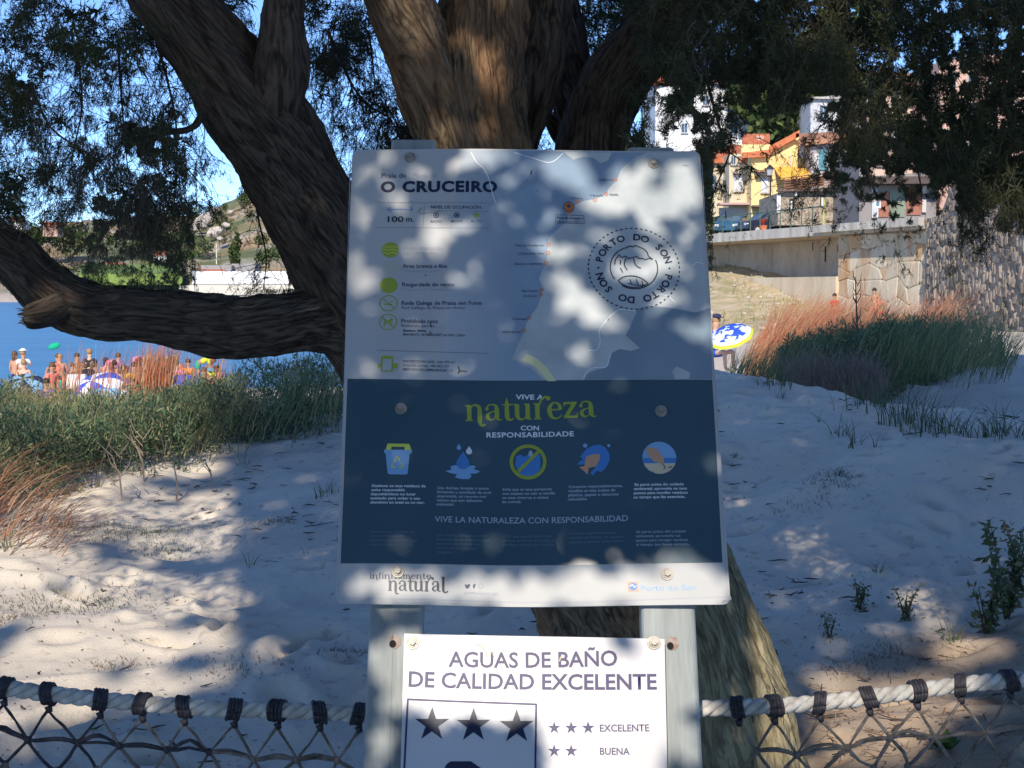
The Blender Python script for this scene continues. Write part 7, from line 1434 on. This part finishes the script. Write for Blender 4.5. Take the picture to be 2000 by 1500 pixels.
# lawn
q = [P(x, y, D) for x, y, D in ((150, 541, 560), (356, 541, 560), (352, 522, 640), (160, 522, 640))]; o = MB().add([tuple(p + np.array((0, 0, 1.2))) for p in q] + [tuple(p - np.array((0, 0, 3))) for p in q], [(0, 1, 2, 3), (0, 4, 5, 1), (1, 5, 6, 2), (3, 2, 6, 7), (0, 3, 7, 4)]).build('lawn', mat('bright_lawn', (.16, .26, .05), (.20, .28, .07), scale=.1, rough=.9)); tag(o, 'bright green lawn across the bay', kind='structure')
for i, (x, y, D, r, h, lab) in enumerate([(383, 415, 880, 9, 9, 'dark tree clump on the ridge left of the valley'), (400, 420, 870, 7, 7, 'smaller dark crown at the right end of the ridge clump'), (350, 412, 890, 12, 9, 'wide tree crown on the ridge behind the hanging foliage'), (472, 385, 860, 5, 9, 'pine standing on the ridge beside the sloping limb'), (490, 378, 860, 6, 8, 'round bush tree on the ridge touching the limb'), (436, 402, 850, 3, 4, 'small lone tree on the ridge crest'),
       (415, 412, 850, 5, 4, 'low shrub crown in the dip of the ridge'), (440, 440, 800, 7, 7, 'dark green tree halfway up the hill'), (400, 478, 720, 8, 7, 'olive green crown below the rocks'), (375, 496, 640, 8, 6, 'bright green round bush by the lawn'), (458, 500, 560, 2.4, 11, 'dark narrow cypress in front of the far hill'), (470, 430, 820, 6, 6, 'green patch of trees right of the white rocks'),
       (345, 470, 700, 10, 8, 'dense green crown behind the foliage tips'), (310, 480, 700, 12, 9, 'wide green trees at the foot of the hill'), (120, 455, 700, 16, 8, 'green trees beside the pink house'), (60, 462, 700, 14, 8, 'green trees at the far left'), (200, 470, 700, 16, 9, 'green trees in the middle left distance'), (525, 500, 600, 6, 8, 'dark tree behind the hanging twigs'), (505, 470, 700, 6, 6, 'bush on the slope by the limb edge'), (428, 470, 740, 4, 4, 'small bush under the boulders'), (455, 455, 780, 3.5, 4, 'small bush right of the boulders'), (560, 420, 850, 8, 8, 'trees high on the hill behind the limb')]):
    fartree(x, y, D, r, h, lab, TG if i != 9 else [(.15, .22, .05), (.10, .16, .04)], 700, name='hill_tree', grp='trees on the hill across the bay')
def rock(px, py, D, r, label):
    c = P(px, py, D); bm = bmesh.new(); bmesh.ops.create_icosphere(bm, subdivisions=2, radius=1)
    for v in bm.verts: k = 1 + .35 * float(vn(v.co.x * 2 + px, v.co.y * 2, v.co.z * 2)); v.co = Vector((v.co.x * r * k, v.co.y * r * k, v.co.z * r * .7 * k))
    me = bpy.data.meshes.new('boulder'); bm.to_mesh(me); bm.free(); o = link('boulder', me, None, bpy.data.materials.get('pale_granite') or mat('pale_granite', (.42, .36, .31), (.56, .50, .44), scale=.5, rough=.9)); o.location = c; tag(o, label, 'boulder', 'boulders on the far hill')
for a in [(425, 452, 770, 4.2, 'big white boulder in the middle of the hill'), (415, 458, 765, 3.4, 'white boulder just left of the big one'), (400, 428, 820, 4.6, 'pink grey rock outcrop near the ridge dip'), (392, 438, 800, 4.2, 'grey rock below the outcrop'), (408, 422, 830, 3.2, 'small rock on top of the outcrop'), (382, 446, 790, 3.0, 'grey rock at the left end of the outcrop'), (440, 440, 790, 2.4, 'small pale rock right of the boulders'), (418, 410, 850, 3, 'rock on the ridge dip'), (450, 415, 840, 2.4, 'rock under the ridge crest'), (512, 412, 840, 5, 'pink rock face beside the limb'), (505, 402, 850, 4, 'rock above the pink face'), (430, 466, 740, 2, 'small rock low on the hill')]: rock(*a)
# ================================================================ bathers and parasols
SKINS = [mat('skin_tanned', (.50, .27, .17), rough=.6, coord=None), mat('skin_fair', (.62, .38, .27), rough=.6, coord=None), mat('skin_brown', (.36, .19, .12), rough=.6, coord=None)]
CL = {k: mat(k + '_cloth', c, rough=.85, coord=None) for k, c in dict(red=(.65, .04, .03), blue=(.02, .10, .55), navy=(.02, .03, .09), white=(.78, .78, .80), black=(.02, .02, .025), pink=(.72, .25, .36), yellow=(.75, .55, .08), green=(.0, .40, .22), lightblue=(.25, .45, .65), lime=(.60, .75, .05), purple=(.18, .10, .22), teal=(.05, .30, .40), orange=(.70, .25, .05), coral=(.75, .22, .16)).items()}
HAIR = [mat('dark_hair', (.03, .02, .018), rough=.7, coord=None), mat('fair_hair', (.35, .22, .10), rough=.7, coord=None), mat('brown_hair', (.12, .065, .035), rough=.7, coord=None)]
def skinmesh(name, V, E, R, root, m, parent):
    me = bpy.data.meshes.new(name); me.from_pydata(V, E, []); me.update(); o = bpy.data.objects.new(name, me); COL.objects.link(o)
    md = o.modifiers.new('s', 'SKIN'); md.use_smooth_shade = True
    for i, d in enumerate(me.skin_vertices[0].data): d.radius = (R[i], R[i] * .85) if i else (R[0], R[0] * .8)
    me.skin_vertices[0].data[root].use_root = True; o.modifiers.new('u', 'SUBSURF').levels = 1
    dg = bpy.context.evaluated_depsgraph_get(); dg.update(); m2 = bpy.data.meshes.new_from_object(o.evaluated_get(dg)); bpy.data.objects.remove(o); m2.name = name; m2.materials.clear(); m2.materials.append(m); m2.shade_smooth()
    q = bpy.data.objects.new(name, m2); COL.objects.link(q); q.parent = parent; return q
POSES = {
 'stand': dict(p=(0, 0, .95), c=(0, 0, 1.25), n=(0, 0, 1.47), h0=(0, -.01, 1.58), h1=(0, -.01, 1.70), sh=.19, s=1.40, el=[(-.25, .02, 1.13), (.25, .02, 1.13)], ha=[(-.24, -.08, .88), (.24, -.08, .88)], kn=[(-.10, -.02, .50), (.10, -.02, .50)], ft=[(-.11, .04, .06), (.11, .04, .06)], to=[(-.11, -.12, .03), (.11, -.12, .03)]),
 'walk': dict(p=(0, 0, .93), c=(0, -.02, 1.24), n=(0, -.03, 1.46), h0=(0, -.05, 1.57), h1=(0, -.06, 1.69), sh=.19, s=1.39, el=[(-.25, -.12, 1.14), (.25, .14, 1.14)], ha=[(-.22, -.30, 1.0), (.22, .10, .90)], kn=[(-.10, -.20, .52), (.10, .08, .50)], ft=[(-.10, -.30, .08), (.10, .34, .14)], to=[(-.10, -.46, .04), (.10, .24, .03)]),
 'phone': dict(p=(0, 0, .95), c=(0, 0, 1.25), n=(0, 0, 1.47), h0=(0, -.02, 1.58), h1=(0, -.02, 1.70), sh=.19, s=1.40, el=[(-.27, -.10, 1.20), (.25, .02, 1.13)], ha=[(-.10, -.22, 1.32), (.24, -.08, .88)], kn=[(-.10, -.02, .50), (.10, -.02, .50)], ft=[(-.11, .04, .06), (.11, .04, .06)], to=[(-.11, -.12, .03), (.11, -.12, .03)]),
 'sit': dict(p=(0, .1, .12), c=(0, .06, .42), n=(0, .02, .66), h0=(0, -.01, .77), h1=(0, -.02, .89), sh=.19, s=.58, el=[(-.28, .10, .34), (.28, -.08, .40)], ha=[(-.30, .26, .06), (.20, -.30, .42)], kn=[(-.14, -.34, .42), (.14, -.32, .46)], ft=[(-.14, -.50, .07), (.14, -.46, .07)], to=[(-.14, -.64, .03), (.14, -.60, .03)]),
 'chair': dict(p=(0, .1, .42), c=(0, .14, .72), n=(0, .12, .96), h0=(0, .09, 1.07), h1=(0, .08, 1.19), sh=.20, s=.88, el=[(-.27, .02, .66), (.27, .02, .66)], ha=[(-.24, -.22, .62), (.24, -.22, .62)], kn=[(-.12, -.38, .46), (.12, -.38, .46)], ft=[(-.12, -.42, .07), (.12, -.42, .07)], to=[(-.12, -.58, .03), (.12, -.58, .03)]),
 'bend': dict(p=(0, .05, .88), c=(0, -.20, 1.02), n=(0, -.42, 1.04), h0=(0, -.52, 1.0), h1=(0, -.60, .94), sh=.18, s=1.04, el=[(-.22, -.42, .78), (.22, -.42, .78)], ha=[(-.16, -.48, .54), (.16, -.48, .54)], kn=[(-.10, .0, .48), (.10, .0, .48)], ft=[(-.11, .06, .06), (.11, .06, .06)], to=[(-.11, -.10, .03), (.11, -.10, .03)]),
}
def person(x, y, yaw, pose, label, skin=0, top=None, bottom='blue', hair=0, hat=None, sc=1.0, z=None, grp='bathers on the beach', brim=False):
    g = POSES[pose]; z = gz(x, y) if z is None else z; e = empty('person', (x, y, z), yaw, label, 'person', grp); e.scale = (sc,) * 3
    p, c, n, h0, h1, s = g['p'], g['c'], g['n'], g['h0'], g['h1'], g['s']; V = [p, c, (n[0], n[1], n[2]), h0, h1]; R = [.145, .135, .060, .104, .100]; E = [(0, 1), (1, 2), (2, 3), (3, 4)]
    nx, ny, nz = n
    for k, sx in enumerate((-1, 1)):
        b = len(V); sho = (sx * g['sh'], c[1] * .25 + ny * .75, c[2] * .25 + nz * .75 - .0); V += [sho, g['el'][k], g['ha'][k], tuple(np.array(g['ha'][k]) + (np.array(g['ha'][k]) - np.array(g['el'][k])) * .28)]; R += [.058, .043, .031, .024]; mid = len(V) - 4
        E += [(1, b), (b, b + 1), (b + 1, b + 2), (b + 2, b + 3)]
    for k, sx in enumerate((-1, 1)):
        b = len(V); V += [(p[0] + sx * .10, p[1], p[2] - .04), g['kn'][k], g['ft'][k], g['to'][k]]; R += [.095, .062, .042, .030]; E += [(0, b), (b, b + 1), (b + 1, b + 2), (b + 2, b + 3)]
    skinmesh('body', V, E, R, 0, SKINS[skin], e)
    hx = tuple((np.array(h0) + np.array(h1)) / 2 + np.array((0, .022, .030))); hm = MB().ell(hx, (.104, .112, .108), 12, 8); lg = int(abs(x * 37 + y * 11)) % 3 == 0
    if lg: hm.ell((hx[0], hx[1] + .05, hx[2] - .12), (.085, .06, .15), 10, 6)
    hm.build('hair', HAIR[(hair + int(abs(x * 13))) % 3], e, True)
    MB().ell(tuple(np.array(h0) + np.array((0, -.095, .02))), (.014, .02, .02), 6, 5).build('nose', SKINS[skin], e, True)
    if hat: 
        q = tuple(np.array(h1) + np.array((0, 0, .055))); m = MB().ell(q, (.105, .115, .065), 12, 6); 
        if brim: m.cyl((q[0], q[1], q[2] - .02), (q[0], q[1], q[2] - .005), .17, .165, 16)
        else: m.box((q[0], q[1] - .13, q[2] - .025), (.13, .12, .015))
        m.build('hat', CL[hat], e, True)
    kn = g['kn']
    if bottom:
        V2 = [p, (p[0], p[1] * .8 + c[1] * .2, p[2] * .8 + c[2] * .2)]; E2 = [(0, 1)]; R2 = [.165, .16]
        for k, sx in enumerate((-1, 1)): b = len(V2); a = np.array((p[0] + sx * .10, p[1], p[2] - .04)); t = np.array(kn[k]); V2 += [tuple(a), tuple(a * .45 + t * .55)]; E2 += [(0, b), (b, b + 1)]; R2 += [.108, .092]
        skinmesh('swim_shorts', V2, E2, R2, 0, CL[bottom], e)
    if top:
        sh = [np.array((sx * g['sh'], c[1] * .25 + ny * .75, c[2] * .25 + nz * .75)) for sx in (-1, 1)]; q = np.array(p) * .75 + np.array(c) * .25; V2 = [c, tuple(q), tuple(np.array(n) * .8 + np.array(c) * .2)]; E2 = [(0, 1), (0, 2)]; R2 = [.158, .165, .07]
        for k in range(2): b = len(V2); t = np.array(g['el'][k]); V2 += [tuple(sh[k]), tuple(sh[k] * .35 + t * .65)]; E2 += [(0, b), (b, b + 1)]; R2 += [.078, .062]
        skinmesh('shirt', V2, E2, R2, 0, CL[top], e)
    return e
def onpx(px, D, dz=0): x = (px - 1000) / F * D / CP; return x, D
def zfor(py_head, D, hh): return P(1000, py_head, D)[2] - hh
def ppl(px, D, *a, **k): x, y = onpx(px, D); return person(x, y, *a, **k)
# right side
ppl(1628, 70, .4, 'stand', 'person in a red shirt standing below the pale stone wall', 0, 'red', 'red', 0, grp='people near the stone wall', z=zfor(572, 70, 1.78)); ppl(1706, 68, -1.0, 'walk', 'bare chested person in coral shorts walking close to the wall corner', 0, None, 'coral', 0, grp='people near the stone wall', z=zfor(561, 68, 1.78)); ppl(1712, 69.5, 2.2, 'walk', 'second walker half hidden behind the bare chested one', 0, 'coral', 'red', 0, sc=.95, grp='people near the stone wall', z=zfor(571, 69.5, 1.7))
ppl(1403, 34, .5, 'chair', 'person in blue shirt and cap sitting beside the patterned parasol at the board edge', 1, 'blue', 'blue', 0, hat='navy', z=zfor(613, 34, 1.30), grp='people near the parasol')
# left side
ppl(46, 52, 3.0, 'phone', 'person in white hat and white top facing the water at the left', 0, 'white', 'white', 0, hat='white', brim=True, z=zfor(681, 52, 1.80)); ppl(30, 54, 2.6, 'stand', 'dark haired bare backed person left of the white hat', 0, None, 'navy', 0, z=zfor(687, 54, 1.74)); ppl(47, 47, 3.1, 'stand', 'bare backed person in black trunks in front of the white hat', 1, None, 'black', 0, z=zfor(698, 47, 1.74), sc=.95)
for a in [(118, 50, .3, 'stand', 'bather holding the green float above the dock stalks', 0, None, 'coral', 0, 678), (150, 50, 1.2, 'walk', 'tanned bather in orange shorts left of the dark umbrella', 0, None, 'orange', 0, 676), (176, 46, 3, 'stand', 'bather in a black top under the limb', 1, 'black', 'black', 0, 668), (214, 50, .6, 'bend', 'bather bending over in pink', 1, 'pink', 'pink', 1, 690), (232, 52, 2.8, 'stand', 'bather in purple right of the bending one', 0, 'purple', 'purple', 0, 676),
          (262, 44, 0, 'sit', 'seated bather in yellow shirt among the stalks', 1, 'yellow', 'navy', 1, 694), (292, 50, 1.5, 'walk', 'walking bather in white top and red shorts', 0, 'white', 'red', 0, 680), (318, 52, 2.4, 'stand', 'bather in light blue top', 1, 'lightblue', 'white', 1, 682), (345, 47, 3, 'stand', 'bather in a pink dress under the limb', 1, 'pink', 'pink', 0, 690), (368, 50, .4, 'phone', 'bather in orange top right of the pink dress', 0, 'orange', 'navy', 0, 688),
          (398, 46, .2, 'sit', 'seated bare chested bather at the right end of the crowd', 0, None, 'teal', 0, 704), (135, 42, 2, 'sit', 'seated bather behind the dock stalks', 1, None, 'red', 1, 716), (240, 40, .5, 'sit', 'seated bather with a white towel', 0, 'white', 'black', 0, 722), (428, 48, 1, 'stand', 'small bather in yellow at the end of the limb gap', 1, 'yellow', 'blue', 1, 706), (90, 40, .3, 'sit', 'seated bather with dark hair above the scrub', 0, 'purple', 'black', 0, 735), (190, 38, 1.0, 'sit', 'seated bather in white shirt below the dark umbrella', 1, 'white', 'navy', 1, 738)]:
    px, D, yaw, pose, lab, sk, tp, bt, hr, py = a; D = D * 1.08; py += 12 if px > 100 else 2; ppl(px, D, yaw, pose, lab, sk, tp, bt, hr, z=zfor(py, D, {'sit': .98, 'bend': 1.1}.get(pose, 1.78)))
_pr = random.Random(4); _names = list(CL)
for k in range(44):
    px = 104 + (k * 37 % 44) * 7.6 + _pr.uniform(-6, 6); D = _pr.uniform(44, 60); pose = _pr.choice(['sit', 'bend', 'sit', 'walk', 'chair', 'stand']); tp = _pr.choice([None, None] + _names); bt = _names[(k * 5 + 2) % len(_names)]; hh = {'sit': .98, 'bend': 1.1, 'chair': 1.28}.get(pose, 1.78)
    nb = ['by the water', 'behind stalks', 'under the limb', 'near parasols', 'amid the crowd'][k % 5]
    ppl(px, D, _pr.uniform(0, 6.28), pose, '%s bather with %s and %s bottoms %s, %s' % ({'sit': 'seated', 'bend': 'stooping', 'walk': 'walking', 'chair': 'chair-high seated', 'stand': 'standing'}[pose], (tp + ' top') if tp else 'bare chest', bt, nb, ['left', 'first', 'far', 'near', 'upper', 'lower', 'hidden', 'last', 'right'][k // 5]), _pr.randrange(3), tp, bt, _pr.randrange(2), z=zfor(_pr.uniform(686, 736), D, hh), sc=_pr.uniform(.8, 1.02))
def parasol(x, y, z, R, h, cols, label, tilt=(0, 0), nr=8, pattern=None):
    e = empty('beach_parasol', (x, y, z), label=label, cat='parasol', group='open beach parasols'); e.rotation_euler = (tilt[0], tilt[1], 0)
    MB().cyl((0, 0, 0), (0, 0, h), .02, .02, 8).build('pole', WHT, e); hh = R * .42
    for k in range(nr):
        V = []; n = 7
        for i in range(n):
            t = i / (n - 1)
            for j in range(5): a = 2 * math.pi * (k + j / 4) / nr; sg = 1 - .05 * math.sin(math.pi * j / 4) * t; V.append((R * math.sin(t * 1.25) / math.sin(1.25) * sg * math.cos(a), R * math.sin(t * 1.25) / math.sin(1.25) * sg * math.sin(a), h + hh * (math.cos(t * 1.25) - math.cos(1.25)) / (1 - math.cos(1.25)) - hh))
        for b0, b1, ci in ((0, 4, 0), (4, 5, 1), (5, 6, 2)):
            m = cols[(ci if len(cols) == 3 else k) % len(cols)]; Fc = [(i * 5 + j, i * 5 + j + 1, (i + 1) * 5 + j + 1, (i + 1) * 5 + j) for i in range(b0, b1) for j in range(4)]
            us = sorted({i for f in Fc for i in f}); mp_ = {u: i for i, u in enumerate(us)}; mesh('canopy_panel', [V[u] for u in us], [tuple(mp_[i] for i in f) for f in Fc], m if not isinstance(m, str) else CL[m], e, smooth=True)
    for k in range(nr): a = 2 * math.pi * k / nr; MB().tube([(0, 0, h - .02), (R * .96 * math.cos(a), R * .96 * math.sin(a), h - hh + .01)], [.006, .005], 4).build('rib', WHT, e)
PAT = mat('blue_white_camouflage', (.02, .08, .50), (.62, .72, .85), scale=5, rough=.8, lo=.49, hi=.52)
c = P(1452, 640, 33); parasol(c[0], 33, zfor(664, 33, 0) - .85, .52, 1.30, [PAT, CL['white'], CL['lime']], 'tilted blue and white patterned parasol with lime rim beside the board', (rad(24), rad(-20)))
for px, py, D, R, cols, lab, tl in [(225, 752, 36, .7, ['blue', 'white'], 'blue and white striped parasol tilted behind the scrub', (.5, -.3)), (290, 756, 34, .65, ['lightblue', 'white'], 'pale blue and white parasol right of the striped one', (.6, .3)), (172, 702, 44, .7, ['black'], 'dark closed looking parasol leaning behind the dock stalks', (1.3, .9)), (360, 752, 38, .6, ['blue', 'white', 'yellow'], 'blue parasol with white and yellow rim at the right of the crowd', (.6, .1)), (60, 750, 44, .6, ['navy', 'lightblue'], 'dark blue and pale parasol below the white hat', (.5, 0))]:
    c = P(px, py, D); parasol(c[0], D, c[2] - 1.1, R, 1.5, cols, lab, tl)
fl = MB().ell((0, 0, 0), (.22, .07, .11), 14, 8).build('green_float', CL['green'], smooth=True); fl.location = P(106, 676, 50); fl.rotation_euler = (0, -.3, 0); tag(fl, 'green inflatable float held up against the blue water', 'float')
for px, py, D, col, lab in ((150, 745, 38, 'white', 'white towel hung behind the stalks'), (310, 722, 44, 'red', 'red towel beside the walking bather'), (80, 880, 0, '', ''), (210, 775, 33, 'lightblue', 'light blue cool box in the scrub gap'), (335, 772, 33, 'yellow', 'yellow bag in the scrub gap')):
    if not D: continue
    c = P(px, py, D); o = MB().box((0, 0, 0), (.5, .25, .38)).build('beach_bag' if D < 36 else 'towel', CL[col]); bv = o.modifiers.new('b', 'BEVEL'); bv.width = .06; bv.segments = 2; o.location = c; tag(o, lab, 'towel' if D >= 36 else 'bag')
